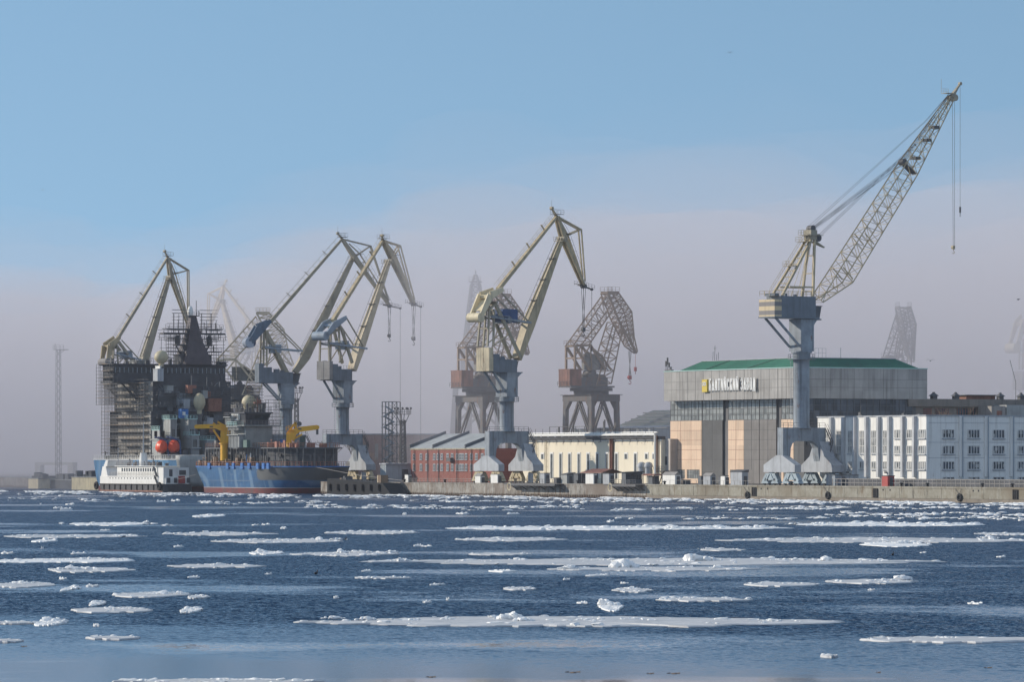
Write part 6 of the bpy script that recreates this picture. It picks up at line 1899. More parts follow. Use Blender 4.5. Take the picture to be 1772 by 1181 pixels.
    for s in (-1, 1):
        m = MB(); z = zz(597, xm); m.lathe([(.7, 0), (.8, .8), (.75, 2.2), (.4, 2.9)], (xm + .6, ym + s * 5.0, z), 12); m.bar((xm, ym + s * 5.2, z), (xm, ym + s * 2.8, z - 4), .35); m.build('radar_unit', M['steel'], tw)
    # domes
    for px, py, r_, sz, x_ in ((279, 619, 1.98, 1.0, 0.0), (345, 697, 1.7, 1.55, 4.0)):
        y = Yl(px, x_); z = zz(py, x_, y)
        m = MB(); prof = [(.5, -r_ * sz - 1.4), (.7, -r_ * sz)] + [(max(.05, r_ * math.sin(t) * (1 if t > 1.4 else (.62 + .38 * t / 1.4))), -r_ * sz * math.cos(t)) for t in [math.pi * k / 12 for k in range(2, 13)]]
        m.lathe(prof, (x_, y, z), 24); m.build('radome', M['dome'], root, smooth=True)
        m = MB(); m.tube((x_, y, z - r_ * sz - 4.5), (x_, y, z - r_ * sz - .6), .8, 10); m.build('radome_post', M['steel'], root)
    # blue box with white patch
    a, b = Yl(314, 6), Yl(326, 6); m = MB(); m.box(4, 6, a, b, zz(724, 6), zz(708, 6)); bb = m.build('blue_cabin', M['bluebox'], root)
    m = MB(); m.box(6, 6.06, a + .3, a + 1.2, zz(719, 6), zz(713, 6)); m.build('white_notice', M['white'], bb)
    # grey tiers with mint edge rails above the boats
    for px0, px1, y0, y1, x_ in ((281, 306, 757, 726, 7), (312, 341, 757, 726, 8), (318, 345, 775, 754, 10), (263, 276, 760, 745, 6), (265, 305, 786, 774, 9), (345, 372, 788, 762, 11)):
        a, b = Yl(px0, x_), Yl(px1, x_); za, zb = zz(y0, x_), zz(y1, x_)
        m = MB(); m.box(x_ - 5, x_, a + 2.4, b, za - 4, zb)
        for q in range(6): y = a + 2.4 + (b - a - 2.4) * q / 6; m.box(x_, x_ + .15, y, y + .12, za, zb)
        m.box(x_ - 5.2, x_ + .8, a + 2.0, b + .3, za - .3, za)
        dh = m.build('side_house', M['deckgrey'], root)
        m = MB(); m.rail([(x_ - 5, a + 2.2, zb), (x_, a + 2.2, zb), (x_, b, zb)], 1.1, .9, .07); m.box(x_ - 5.1, x_ + .1, a + 2.3, b + .1, zb, zb + .25); m.build('edge_rail', M['mint'], dh)
        m = MB(); m.box(x_, x_ + .05, a + 3.0, a + 3.9, za + .1, za + 2.2); m.box(x_, x_ + .05, b - 1.6, b - .7, za + .1, za + 2.2); m.build('doorway', M['black'], dh)
    # lifeboats under blue davits
    for px in (280, 301):
        x_ = 10.5; y = Yl(px, x_); z = zz(775, x_)
        prof = []
        m = MB(); n = 14; secs = []
        for i in range(9):
            f = i / 8; x = -3.6 + 7.2 * f
            w_ = 1.35 * math.sin(math.pi * min(1, max(0.06, .06 + .9 * f))) ** .55; top = (1.25 if f < .25 else 1.05) + (.45 if .55 < f < .85 else 0); bot = -1.15 + .45 * abs(2 * f - 1) ** 2
            secs.append([(x, y + w_ * math.cos(t), z + (top if math.sin(t) > 0 else -bot) * math.sin(t)) for t in [2 * math.pi * k / n for k in range(n)]])
        vs = [p for s_ in secs for p in s_]; fs = [(i * n + j, (i + 1) * n + j, (i + 1) * n + (j + 1) % n, i * n + (j + 1) % n) for i in range(8) for j in range(n)] + [tuple(range(n)), tuple(8 * n + j for j in range(n))]
        vs = [(x_ + (p[0] * .75 - .2), y + (p[1] - y) * 1.45 + (p[0] * -.3), z + (p[2] - z) * 1.4) for p in vs]
        m.add(vs, fs); lb = m.build('lifeboat', M['orange'], root, smooth=True)
        m = MB(); m.box(x_ + .2, x_ + 1.2, y - 1.1, y - .2, z + 1.0, z + 1.75); m.build('cockpit', M['orange'], lb)
        m = MB()
        for s in (-2.2, 2.2): m.bar((x_ + s * .5 - .6, y + 1.8, z - 2.4), (x_ + s * .5 - .6, y + 1.5, z + 2.0), .4); m.bar((x_ + s * .5 - .6, y + 1.5, z + 2.0), (x_ + s * .5 - .6, y - 1.4, z + 2.9), .35)
        m.build('davit', M['cabinblue'], root)
    for k in range(5):
        m = clutter(rng, -4 + k * 3, 8 + k * 2, Yl(265, 4) + k * 4, Yl(265, 4) + k * 4 + 6, zd, 26, 3.2, 1.8); props(m.build('deck_gear', (M['darkship'], M['steel'], M['primer'], M['deckgrey'], M['brown'])[k], root), kind='stuff')
    props(clutter(rng, xs + 2, x0 - 1, 0, 20, zd, 40, 3.0, 2.0).build('aft_gear', M['steel'], root), kind='stuff')
    # tiers of ducts, ladders and pipes on the front face, lit from the side
    m = MB()
    for _ in range(90):
        y = rng.uniform(1, 25); z = rng.uniform(zd + 1, z4 - 1); h = rng.uniform(.6, 3.5); q = rng.random()
        if q < .4: m.bar((.3, y, z), (.3, y, z + h), rng.uniform(.1, .3))
        elif q < .6: m.bar((.3, y, z), (.5, y + rng.uniform(-2, 2), z + h), .18)
        elif q < .8: m.box(0, rng.uniform(.5, 2), y, y + rng.uniform(.4, 2.6), z, z + rng.uniform(.3, 1.2))
        else: m.bar((.8, y, z), (.8, y + rng.uniform(1, 5), z), .12)
    props(m.build('face_fittings', M['primer'], root), kind='stuff')
    for k in range(22):
        y = rng.uniform(.5, 23); z = rng.uniform(zd + 1, z4 - 2.5); m = MB(); d_ = rng.uniform(1.0, 3.2); m.box(0, d_, y, y + rng.uniform(1.0, 3.4), z, z + rng.uniform(1.2, 2.8)); m.build('front_locker', M[('deckgrey', 'darkship', 'primer', 'palegrey', 'darkship', 'brown')[k % 6]], root)
    for k, (px0, px1, ya, yb) in enumerate(((300, 366, 634, 614), (312, 352, 614, 604), (222, 250, 633, 625), (372, 392, 634, 626))):
        a, b = Yl(px0, xbr - 1), Yl(px1, xbr - 1); m = MB(); m.box(xbr - 6, xbr - 1, a + 2.5, b, zz(ya, xbr), zz(yb, xbr)); m.box(xbr - 6.2, xbr - .6, a + 2.2, b + .4, zz(yb, xbr), zz(yb, xbr) + .2); m.build('top_house', M[('darkship', 'primer', 'deckgrey', 'primer')[k]], root)
    for z, w_ in ((zz(745), 25), (zz(724), 25), (zz(702), 24), (zz(684), 24)):
        m = MB(); m.box(0, 1.6, 1, w_, z - .12, z); m.rail([(1.6, 1, z), (1.6, w_, z)], 1.1, 1.1, .06); m.build('gallery', M['steel'], root)
    # ---- scaffolding: things of their own, standing on the ship
    S1 = thing('scaffolding', 'dense tube scaffolding with plank lifts covering the sunlit ship side', 'scaffolding', F, None)
    m = MB(); pa, pb = MB(), MB(); L = -x0
    nx = int(L / 1.9)
    scaffold(m, (pa, pb), (x0 - 2.0, -1.6, zd), (1, 0, 0), (0, 1, 0), nx + 1, int((zb0 - zd) / 1.95), 1.9, 1.95, 2, 1.3, rng, .0, .075)
    m.build('scaffold_tubes', M['steel'], S1); pa.build('new_planks', M['planks'], S1); pb.build('old_planks', M['greyplate'], S1)
    S2 = thing('scaffolding', 'open scaffolding hung under the left bridge wing of the scaffolded ship', 'scaffolding', F, None)
    m = MB(); pa, pb = MB(), MB()
    scaffold(m, (pa, pb), (xbr - 8, yl - 1.6, zb0 - 6.5), (1, 0, 0), (0, 1, 0), 5, 6, 1.8, 1.9, 3, 1.2, rng, .25, .07)
    m.build('scaffold_tubes', M['steel'], S2); pa.build('new_planks', M['planks'], S2); pb.build('old_planks', M['greyplate'], S2)
    S3 = thing('scaffolding', 'thin open scaffolding tubes around the dark tapering mast tower', 'scaffolding', F, None)
    m = MB()
    for z0, z1_, w_, dep in ((zt0, zt0 + 7, 8.6, 2.4), (zt0 + 7, zz(576, xm), 9.3, 2.2), (zz(576, xm), zz(546, xm), 6.6, 1.8)):
        nz = max(1, round((z1_ - z0) / 1.9))
        for x_ in (xm - dep, xm + dep):
            for s in (-1, 1):
                w0 = 3.0 if z0 < zt0 + 8 else 2.0
                nn = int((w_ - w0) / 1.5)
                scaffold(m, None, (x_, ym + s * w_, z0), (0, -s, 0), (1, 0, 0), nn, nz, 1.5, 1.9, 1, 1, rng, .4, .075)
    m.build('scaffold_tubes', M['steel'], S3)
    S4 = thing('scaffolding', 'scaffolding stack at the right end of the bridge deck beside the pale lattice crane', 'scaffolding', F, None)
    m = MB(); scaffold(m, None, (xbr + .5, yr - 1.5, zd + 6), (0, 1, 0), (-1, 0, 0), 4, 9, 1.4, 2.0, 3, 1.4, rng, .3, .06)
    m.build('scaffold_tubes', M['steel'], S4)
ship_back()

# ---------------------------------------------------------------- the blue ship in front
DB = -9.0
TB0 = qt(345, DB)
def ship_front():
    F = Frame(qpt(TB0, DB, 0), QANG); rng = random.Random(5)
    root = thing('icebreaker', 'blue and red hulled icebreaker with rounded bow, dark unfinished decks and yellow deck cranes', 'ship', F)
    def X(px): return qt(px, DB) - TB0
    def Yl(px, x):
        o = qpt(TB0 + x, DB); k = (px - CX) / FPX; return (k * o.y - o.x) / (QN.x - k * QN.y)
    def zz(y, x=20, yy=6): return zpix(y, qpt(TB0 + x, DB + yy).y)
    zd = zz(808, 10, 0)
    xb = X(432)
    B = 25.0
    def ring(z, ins):
        """ins: how far the section draws in below the deck edge"""
        pts = [(-5.6 + ins * 1.45, 5, z), (-4.6 + ins * 1.35, 1.2 + ins * .3, z), (-1.5 + ins * 1.1, 0 + ins * .22, z)]
        for k in range(4): pts.append((2 + (xb - 2) * k / 3, ins * .12, z))
        for k in range(1, 13):
            t = math.pi * k / 12
            pts.append((xb + (21 - ins * 1.3) * math.sin(t) ** .9, B / 2 - (B / 2 - ins * .12) * math.cos(t), z))
        pts += [(-1.5 + ins, B - ins * .22, z), (-5.6 + ins * 1.45, B - 5, z)]
        return pts
    m = loft([ring(-1.2, 4.6), ring(0.0, 4.0), ring(1.5, 3.1), ring(3.2, 1.8), ring(5.0, .8), ring(zd, 0)])
    hl = m.build('hull', hull_material('strong_blue_hull', (.024, .125, .285), primer=xb + 6.5), root, smooth=True)
    pts = ring(zd, 0)[:16]
    m = MB(); m.rail([(p[0], p[1], zd) for p in pts], 1.25, 1.0, .06); m.build('deck_railing', M['brown'], root)
    m = MB()
    for a, b in zip(pts, pts[1:]): m.bar(Vector(a), Vector(b), .25, .3)
    m.build('deck_edge', M['bluebox'], hl)
    for px in (363, 395, 405, 420, 432, 447, 457, 465):
        x = X(px); m = MB(); m.box(x - .7, x + .7, -.35, .1, zd - .6, zd + .95); m.box(x - .45, x + .45, -.4, .1, zd + .2, zd + .6); m.build('fairlead', M['bluebox'], root)
    m = MB()
    for z in (3.3, ): 
        p = ring(z, 1.72)[1:7]
        for a, b in zip(p, p[1:]): m.bar(Vector(a) + Vector((0, -.03, 0)), Vector(b) + Vector((0, -.03, 0)), .12, .07)
    m.build('weld_line', M['leverblue'], hl)
    # open unfinished tween deck: dark block following the bow, set back from the edge
    zt = zz(777, xb + 8, 4)
    def block(ins, x_from):
        p = [(x_from, ins), (xb, ins)]
        for k in range(1, 12):
            t = math.pi * k / 12; p.append((xb + (21 - ins) * math.sin(t) ** .9, B / 2 - (B / 2 - ins) * math.cos(t)))
        p += [(xb, B - ins), (x_from, B - ins)]
        return p
    xf = X(350)
    m = MB(); m.prism([(x, y, zd) for x, y in block(3.2, xf)], (0, 0, zt - zd)); m.build('tween_deck', NET, root)
    m = MB(); m.prism([(x, y, zt) for x, y in block(1.9, xf - 2)], (0, 0, .32)); up = m.build('upper_deck', M['primer'], root)
    m = MB(); pb = [Vector((x, y, zt + .32)) for x, y in block(2.0, xf - 2)]; m.rail(pb[:10], 1.15, 1.0, .06); m.build('upper_railing', M['rustred'], root)
    m = MB()
    for a, b in zip(pb[:9], pb[1:10]):
        n = max(1, int((b - a).length / 1.7))
        for q in range(n): p = a.lerp(b, q / n); m.tube((p.x, p.y, zd), (p.x, p.y, zt), rng.choice((.06, .1, .14)), 5)
    m.build('deck_stanchion', M['oldgrey'], root)
    m = MB()
    for a, b in zip(block(3.0, xf)[:9], block(3.0, xf)[1:10]):
        a, b = Vector((*a, 0)), Vector((*b, 0)); n = max(1, int((b - a).length / .9))
        for q in range(n):
            p = a.lerp(b, q / n)
            if rng.random() < .6: h = rng.uniform(.4, 3.4); z = zd + rng.uniform(0, 3.6 - h if h < 3.6 else 0); m.box(p.x - .2, p.x + .25, p.y - .25, p.y + .25, z, z + h)
        for z in (zd + 1.6, zd + 3.1): m.bar((a.x, a.y, z), (b.x, b.y, z), .12)
    m.build('frame_ribs', M['steel'], root)
    props(clutter(rng, -3, xb, .5, 3, zd, 60, 2.6, 1.2).build('deck_gear', M['oldsteel'], root), kind='stuff')
    props(clutter(rng, -3, xf, 3, 14, zd, 60, 4.0, 2.0).build('winch_gear', M['darkship'], root), kind='stuff')
    props(clutter(rng, xb + 4, xb + 17, 2, 9, zt + .3, 26, 1.9, 1.4).build('upper_gear', M['brown'], root), kind='stuff')
    props(clutter(rng, xf - 1, xb + 2, 2.5, 6, zt + .3, 30, 2.2, 1.4).build('rail_gear', M['oldgrey'], root), kind='stuff')
    for px, top, mt in ((422, 787, M['bluebox']), (429, 785, M['white']), (401, 800, M['orange']), (488, 778, M['brown']), (346, 800, M['white'])):
        x = X(px) if px < 440 else xb; y = .8 if px < 440 else Yl(px, xb + 8); m = MB(); m.tube((x if px < 440 else xb + 8, y, zd), (x if px < 440 else xb + 8, y, zz(top, 15, 1)), .14, 6); m.build('deck_post', mt, root)
    # bridge house
    xh = X(398); xh1 = xh + 9.5; yh = 9.0
    ya, yb = Yl(425, xh1), Yl(471, xh1)
    z0, z1, z2 = zt + .3, zz(738, xh1, ya), zz(716, xh1, ya)
    m = MB(); m.box(xh1 - 9, xh1, ya, yb, z0, z1); m.box(xh1 - 9.6, xh1 + .9, ya - .9, yb + 2.2, z1, z1 + .3)
    h = m.build('bridge_house', paint('bridge_grey', (.24, .255, .245), streak=.4, rust=.12), root)
    m = MB(); m.box(xh1 - 8, xh1 - .8, ya + .4, yb - .6, z1 + .3, z1 + 1.6)
    a2, b2 = ya - .1, yb - .3
    m.hexa([(xh1 - 8, a2 + .5, z1 + 1.6), (xh1 - .7, a2 + .5, z1 + 1.6), (xh1 - .7, b2 - .5, z1 + 1.6), (xh1 - 8, b2 - .5, z1 + 1.6), (xh1 - 8.3, a2, z2), (xh1 - .1, a2, z2), (xh1 - .1, b2, z2), (xh1 - 8.3, b2, z2)])
    m.box(xh1 - 8.6, xh1 + .3, a2 - .4, b2 + .4, z2, z2 + .35)
    m.build('wheelhouse', M['darkship'], root)
    m = MB(); zc = z1 + 1.75; m.hexa([(xh1 - .64, a2 + .9, zc), (xh1 - .6, a2 + .9, zc), (xh1 - .6, b2 - .9, zc), (xh1 - .64, b2 - .9, zc), (xh1 - .1, a2 + .5, z2 - .25), (xh1 - .04, a2 + .5, z2 - .25), (xh1 - .04, b2 - .5, z2 - .25), (xh1 - .1, b2 - .5, z2 - .25)]); m.build('wheelhouse_window', M['glass'], root)
    m = MB()
    xs_ = xh1 - 7.5
    for (p, q) in (((xs_, zc), (xs_ + 3.4, zc)), ((xs_ + 3.4, zc), (xs_ + 3.9, z2 - .2)), ((xs_ + 3.9, z2 - .2), (xs_ - .3, z2 - .2)), ((xs_ - .3, z2 - .2), (xs_, zc))):
        m.bar((p[0], a2 + .2, p[1]), (q[0], a2 - .05, q[1]), .5, .45)
    m.build('window_frame', M['white'], root)
    m = MB(); m.box(xs_ + .2, xs_ + 3.3, a2 + .05, a2 + .25, zc + .1, z2 - .3); m.build('side_window', M['greyplate'], root)
    m = MB(); m.rail([(xh1 - 9, ya - .8, z1 + .3), (xh1 + .8, ya - .8, z1 + .3), (xh1 + .8, yb + 2.0, z1 + .3)], 1.15, 1.0, .06); m.rail([(xh1 - 8, a2, z2 + .35), (xh1, a2, z2 + .35), (xh1, b2, z2 + .35)], 1.1, .9, .05); m.build('house_railing', M['steel'], root)
    props(clutter(rng, xh1 - 8, xh1 - .5, a2, b2, z2 + .3, 22, 2.4, .8).build('monkey_island_gear', M['steel'], root), kind='stuff')
    m = MB(); m.tube((xh1 - 3, a2 + 5, z2), (xh1 - 3, a2 + 5, z2 + 4.2), .16, 6); m.box(xh1 - 3.3, xh1 - 2.7, a2 + 4, a2 + 6, z2 + 2.6, z2 + 3.1); m.tube((xh1 - 3, a2 + 5.6, z2 + 3.1), (xh1 - 3, a2 + 5.6, z2 + 3.7), .5, 8); m.build('radar_mast', M['rustred'], root)
    # side wings of the house, lit, with mint rails
    for k, (za, zb, xa, xb_) in enumerate(((z0, z0 + 3.2, xh1 - 7.0, xh1 - 1), (z0 + 4.6, z1 - .2, xh1 - 7.5, xh1 - 1.5), (z1 + .4, z2 - 1, xh1 - 9.2, xh1 - 6))):
        m = MB(); m.box(xa, xb_, ya - 1.4, ya, za, zb); m.box(xa - .4, xb_ + .4, ya - 1.9, ya, zb, zb + .22)
        for q in range(7): x = xa + (xb_ - xa) * q / 7; m.box(x, x + .14, ya - 1.55, ya - 1.4, za, zb)
        sw = m.build('side_wing', M['deckgrey'], root)
        m = MB(); m.rail([(xa, ya - 1.8, zb + .2), (xb_, ya - 1.8, zb + .2), (xb_, ya, zb + .2)], 1.1, .9, .07); m.build('edge_rail', M['mint'] if k == 1 else M['steel'], sw)
    # dome with its scaffold, on the house top
    y = Yl(431, xh1 - 9); z = zz(697, xh1 - 9, y)
    m = MB(); m.lathe([(.8, -2.6), (1.2, -1.9)] + [(max(.05, 1.95 * math.sin(t)), -2.0 * math.cos(t)) for t in [math.pi * k / 12 for k in range(3, 13)]], (xh1 - 9, y, z), 22); m.build('radome', M['dome'], root, smooth=True)
    m = MB(); m.tube((xh1 - 9, y, z1), (xh1 - 9, y, z - 2.2), .9, 10); m.build('radome_post', M['steel'], root)
    m = MB(); m.hexa([(xh1 - 13, y - 3, z1 + 2.4), (xh1 - 6, y - 3, z1 + 2.4), (xh1 - 6, y + 2, z1 + 2.4), (xh1 - 13, y + 2, z1 + 2.4), (xh1 - 13, y - 3, z1 + 2.7), (xh1 - 6, y - 3, z1 + 2.7), (xh1 - 6, y + 2, z1 + 2.7), (xh1 - 13, y + 2, z1 + 2.7)]); m.build('dome_platform', M['creamrust'], root)
    S = thing('scaffolding', 'scaffolding around the right half of the tan dome above the bridge house', 'scaffolding', F)
    m = MB(); scaffold(m, None, (xh1 - 6.8, y - .6, z1 + 2.7), (0, 1, 0), (-1, 0, 0), 3, 5, 1.1, 1.6, 3, 1.5, rng, .0, .06); m.build('scaffold_tubes', M['steel'], S)
    S = thing('scaffolding', 'scaffolding against the right side of the grey bridge house', 'scaffolding', F)
    m = MB(); scaffold(m, None, (xh1 - 1, yb + .2, z0), (0, 1, 0), (-1, 0, 0), 3, 7, 1.2, 1.8, 3, 1.6, rng, .3, .06); m.build('scaffold_tubes', M['steel'], S)
    # boxes on the upper deck
    for pxa, pxb, ya_, yb_, xx, mt, nm in ((500, 519, 777, 764, xb + 9, M['greyplate'], 'deck_cabin'), (519, 527, 777, 755, xb + 6, M['green'], 'deck_cabin'), (531, 545, 777, 767, xb + 12, M['brown'], 'deck_container'), (553, 566, 777, 768, xb + 13, M['brown'], 'deck_container'), (482, 492, 777, 767, xb + 6, M['rustred'], 'deck_container'), (420, 433, 771, 762, xh1 + 2, M['green'], 'deck_container'), (485, 495, 768, 761, xb + 4, M['bluebox'], 'deck_container')):
        a, b = Yl(pxa, xx), Yl(pxb, xx); m = MB(); m.box(xx - 2.6, xx, a + 1.2, b, zt + .32, zz(yb_, xx, a))
        for q in range(1, 5): y = a + 1.2 + (b - a - 1.2) * q / 5; m.box(xx, xx + .06, y, y + .08, zt + .4, zz(yb_, xx, a) - .1)
        m.build(nm, mt, root)
    # yellow deck cranes
    def deck_crane(px, x, zbase, ztop, pts, wl, label):
        y = Yl(px, x); k = 1 / (FPX / qpt(TB0 + x, DB + y).y)
        C = Frame(qpt(TB0 + x, DB + y, 0), 0.0)
        cr = thing('deck_crane', label, 'deck crane', C, 'yellow cranes on the blue ship')
        def q(p, off=0): return Vector(((p[0] - px) * k, off, (798 - p[1]) * k + CAM_H))
        m = MB(); m.lathe([(1.0, zbase - 3), (1.0, q((0, pts['waist'])).z)], n=18); m.build('pedestal', M['yellow'], cr, smooth=True)
        m = MB(); z0_ = q((0, pts['waist'])).z; z1_ = q((0, pts['shoulder'])).z
        m.hexa([(-1.0, -1.0, z0_), (1.0, -1.0, z0_), (1.0, 1.0, z0_), (-1.0, 1.0, z0_), (-.9, -1.15, z1_), (1.7, -1.15, z1_), (1.7, 1.15, z1_), (-.9, 1.15, z1_)]); m.tube((0, 0, z0_ - .3), (0, 0, z0_), 1.3, 16); m.build('slewing_tower', M['yellow'], cr)
        m = MB(); bp = pts['boom']
        for a, b, h0, h1 in zip(bp, bp[1:], pts['h'], pts['h'][1:]): m.bar(q(a), q(b), 1.0, h0 * k, (0, 1, 0), .9, h1 * k)
        m.tube(q(bp[-1], -.6), q(bp[-1], .6), .55, 12); m.tube(q(bp[0], -.8), q(bp[0], .8), .7, 12)
        bo = m.build('boom', M['yellow'], cr)
        m = MB()
        for a, b in pts['struts']: m.bar(q(a), q(b), .5, .5)
        m.build('luffing_ram', M['yellow'], cr)
        m = MB(); a, b = pts['rail']; 
        for s in (-.9, .9): m.rail([q(a, s), q(b, s)], .9, .6, .05)
        m.box(q(a).x, q(b).x, -1.0, 1.0, q(a).z - .1, q(a).z); m.build('walkway', M['yellow'], cr)
        m = MB(); tp_ = q(bp[-1]); m.box(tp_.x - .3, tp_.x + .3, -.25, .25, tp_.z - 1.9, tp_.z - .5); m.tube(tp_, (tp_.x, 0, tp_.z - 1), .1, 5); m.build('hook_block', M['steel'], cr)
        m = MB(); c_ = q(pts['winch']); m.tube(c_ - Vector((0, .9, 0)), c_ + Vector((0, .9, 0)), .6, 14); m.build('winch', M['steel'], cr)
        m = MB(); lo = q(pts['mark']); m.box(lo.x - .45, lo.x + .45, -.53, -.51, lo.z - .18, lo.z + .18); m.build('maker_plate', M['steel'], bo)
    deck_crane(388, X(372) + 3, zz(778), 0, dict(waist=767, shoulder=747, boom=[(392, 744), (374, 738), (340, 739)], h=[13, 8, 7], struts=[((369, 744), (383, 765)), ((372, 728), (396, 742)), ((372, 728), (369, 738))], rail=((382, 742), (398, 742)), winch=(373, 729), mark=(366, 739)), 0, 'yellow deck crane with boom reaching left above the blue hull, left of the bridge house')
    deck_crane(502, xb + 7, zt, 0, dict(waist=766, shoulder=751, boom=[(503, 752), (516, 744), (549, 740)], h=[14, 9, 8], struts=[((505, 762), (523, 752)), ((512, 731), (496, 752)), ((512, 731), (512, 748))], rail=((495, 745), (510, 740)), winch=(518, 734), mark=(519, 743)), 0, 'yellow deck crane with boom reaching right over the bow, right of the bridge house')
    # mooring lines
    for name, a, b, label in (('mooring_line', (-4.5, 1, zd - 2.2), (qt(288, -6) - TB0, 3.0, 3.6), 'pale mooring line from the blue stern to the white workshop vessel'),):
        L = thing(name, label, 'mooring line', F); m = MB(); m.path([a, Vector(a).lerp(Vector(b), .5) + Vector((0, 0, -.5)), b], .045, 5); m.build('rope', M['greyplate'], L)
    L = thing('mooring_line', 'long pale mooring line from the dark bow down to the quay edge', 'mooring line', F); m = MB()
    a = Vector((xb + 19, 9, zd)); e = qpt(qt(706, 1), 1, 3.4); e = F.w2l(e); m.path([a, a.lerp(e, .5) + Vector((0, 0, -.4)), e], .05, 5); m.build('rope', M['greyplate'], L)
ship_front()

# ---------------------------------------------------------------- the white workshop vessel
def workboat():
    D = -10.0; t0 = qt(272, D); F = Frame(qpt(t0, D, 0), QANG); rng = random.Random(8)
    root = thing('workshop_vessel', 'white two-decked workshop vessel with dark hull and tall thin mast, moored beside the scaffolded ship', 'ship', F)
    def X(px): return qt(px, D) - t0
    def Yl(px):
        o = F.o; k = (px - CX) / FPX; return (k * o.y - o.x) / (QN.x - k * QN.y)
    def zz(y): return zpix(y, F.o.y * 1.008)
    x0 = X(170); B = Yl(320)
    z1, z2, z3 = zz(838), zz(825), zz(808)
    def ring(z, i): return [(x0 + 1 + i, 0, z), (X(282), 0, z), (X(284), B * .15, z), (X(284), B, z), (x0 + 3, B, z), (x0 - .8 + i, B * .5, z)]
    m = loft([ring(-1, 1.2), ring(z1, 0)]); m.build('hull', paint('black_hull', (.05, .05, .055), streak=.3, rust=.2), root)
    m = MB(); m.box(x0 + 1.4, X(281), -.05, .2, .02, .42); m.build('boot_stripe', M['rustred'], root)
    m = MB()
    for q in range(11): x = x0 + 4 + (X(276) - x0 - 4) * q / 10; m.box(x - .18, x + .18, -.22, 0, .5, z1 - .1)
    m.box(x0 + 1, X(280), -.1, .05, z1 - .3, z1); m.build('fender_rib', M['black'], root)
    m = MB(); m.box(x0 + 1.0, X(272), .1, B - .2, z1, z2); m.hexa([(x0 + .6, .2, z1), (x0 + 7, .2, z1), (x0 + 7, B - .3, z1), (x0 + .6, B - .3, z1), (x0 + 2.4, .2, zz(808)), (x0 + 4.6, .2, zz(808)), (x0 + 4.6, B - .3, zz(808)), (x0 + 2.4, B - .3, zz(808))])
    m.hexa([(x0 + 3.0, .25, zz(808)), (x0 + 5.4, .25, zz(808)), (x0 + 5.4, B - .4, zz(808)), (x0 + 3.0, B - .4, zz(808)), (x0 + 4.6, .25, zz(797)), (x0 + 6.0, .25, zz(797)), (x0 + 6.0, B - .4, zz(797)), (x0 + 4.6, B - .4, zz(797))])
    mh = m.build('main_house', M['white'], root)
    m = MB()
    for q in range(16): x = X(190) + (X(266) - X(190)) * q / 15; m.tube((x, .06, (z1 + z2) / 2 + .5), (x, .12, (z1 + z2) / 2 + .5), .22, 8)
    m.build('porthole', M['glass'], mh)
    m = MB(); m.box(X(197), X(266), 1.0, B - 1, z2, z3); m.box(X(195), X(267), .6, B - .6, z3, z3 + .18); m.box(x0 + 6, X(272), 0, B, z2 - .1, z2 + .08)
    m.build('upper_house', M['white'], root)
    for q in range(15):
        x = X(206) + (X(263) - X(206)) * q / 14
        m = MB(); m.box(x - .38, x + .38, .93, 1.05, z3 - 1.35, z3 - .45); m.build('window', M['glass'], root)
    m = MB(); m.rail([(x0 + 7, .2, z2), (X(270), .2, z2)], 1.1, 1.0, .05); m.rail([(X(197), .8, z3 + .2), (X(266), .8, z3 + .2)], 1.0, 1.0, .05); m.rail([(X(272), .2, z2), (X(272), B, z2)], 1.0, 1.0, .05); m.build('railing', M['greyplate'], root)
    props(clutter(rng, X(197), X(264), 1.5, B - 1.5, z3 + .2, 34, 1.3, 1.2).build('roof_gear', M['steel'], root), kind='stuff')
    m = MB(); m.lathe([(1.25, 0), (1.1, 2.2), (.9, 3.6), (1.0, 3.8)], (X(231), 3.0, z3), 16); m.build('funnel', M['white'], root, smooth=True)
    m = MB(); m.tube((X(231), 3.0, z3 + 3.0), (X(231), 3.0, zz(732)), .26, 8, .13); m.build('mast', M['palegrey'], root)
    m = MB(); m.tube((x0 + 9, 2, z2), (x0 + 9, 2, zz(775)), .1, 6); m.build('signal_mast', M['palegrey'], root)
    # stern end, in shade
    m = MB(); m.box(X(272) + .02, X(281), .3, B - .4, z1, z2 + 2.4); m.box(X(281), X(283), .6, B - .8, z1, z2 - .5); m.build('stern_house', M['white'], root)
    m = MB()
    for y in (1.5, 3.6, 5.6, 7.4): m.box(X(283), X(283) + .05, y - .5, y + .5, z1 + .3, z1 + 1.7)
    m.box(X(281), X(281) + .05, 2, 3, z2, z2 + 1.9); m.box(X(281), X(281) + .05, 5, 7, z2 + .4, z2 + 1.7); m.build('stern_door', M['steel'], root)
    m = MB(); m.bar((X(273), -.1, z1), (X(268), -.1, z2 + .2), .5, .2); m.bar((X(272), -.1, z2), (X(266), -.1, z3), .5, .2); m.build('side_stair', M['steel'], root)
    m = MB(); m.box(X(284), X(284) + .15, 4.2, 6.2, z1 + .2, z1 + 2.2); m.build('red_hatch', M['red'], root)
    for px in (169, 278):
        m = MB(); x = X(px); n, q = 14, 7; vs = []; fs = []
        for i in range(n):
            t = 2 * math.pi * i / n
            for j in range(q): s = 2 * math.pi * j / q; r_ = .8 + .38 * math.cos(s); vs.append((x + r_ * math.cos(t), -.4 + .38 * math.sin(s), z1 - .6 + r_ * math.sin(t)))
        for i in range(n):
            for j in range(q): fs.append((i * q + j, ((i + 1) % n) * q + j, ((i + 1) % n) * q + (j + 1) % q, i * q + (j + 1) % q))
        m.add(vs, fs); m.build('tyre', M['black'], root, smooth=True)
workboat()

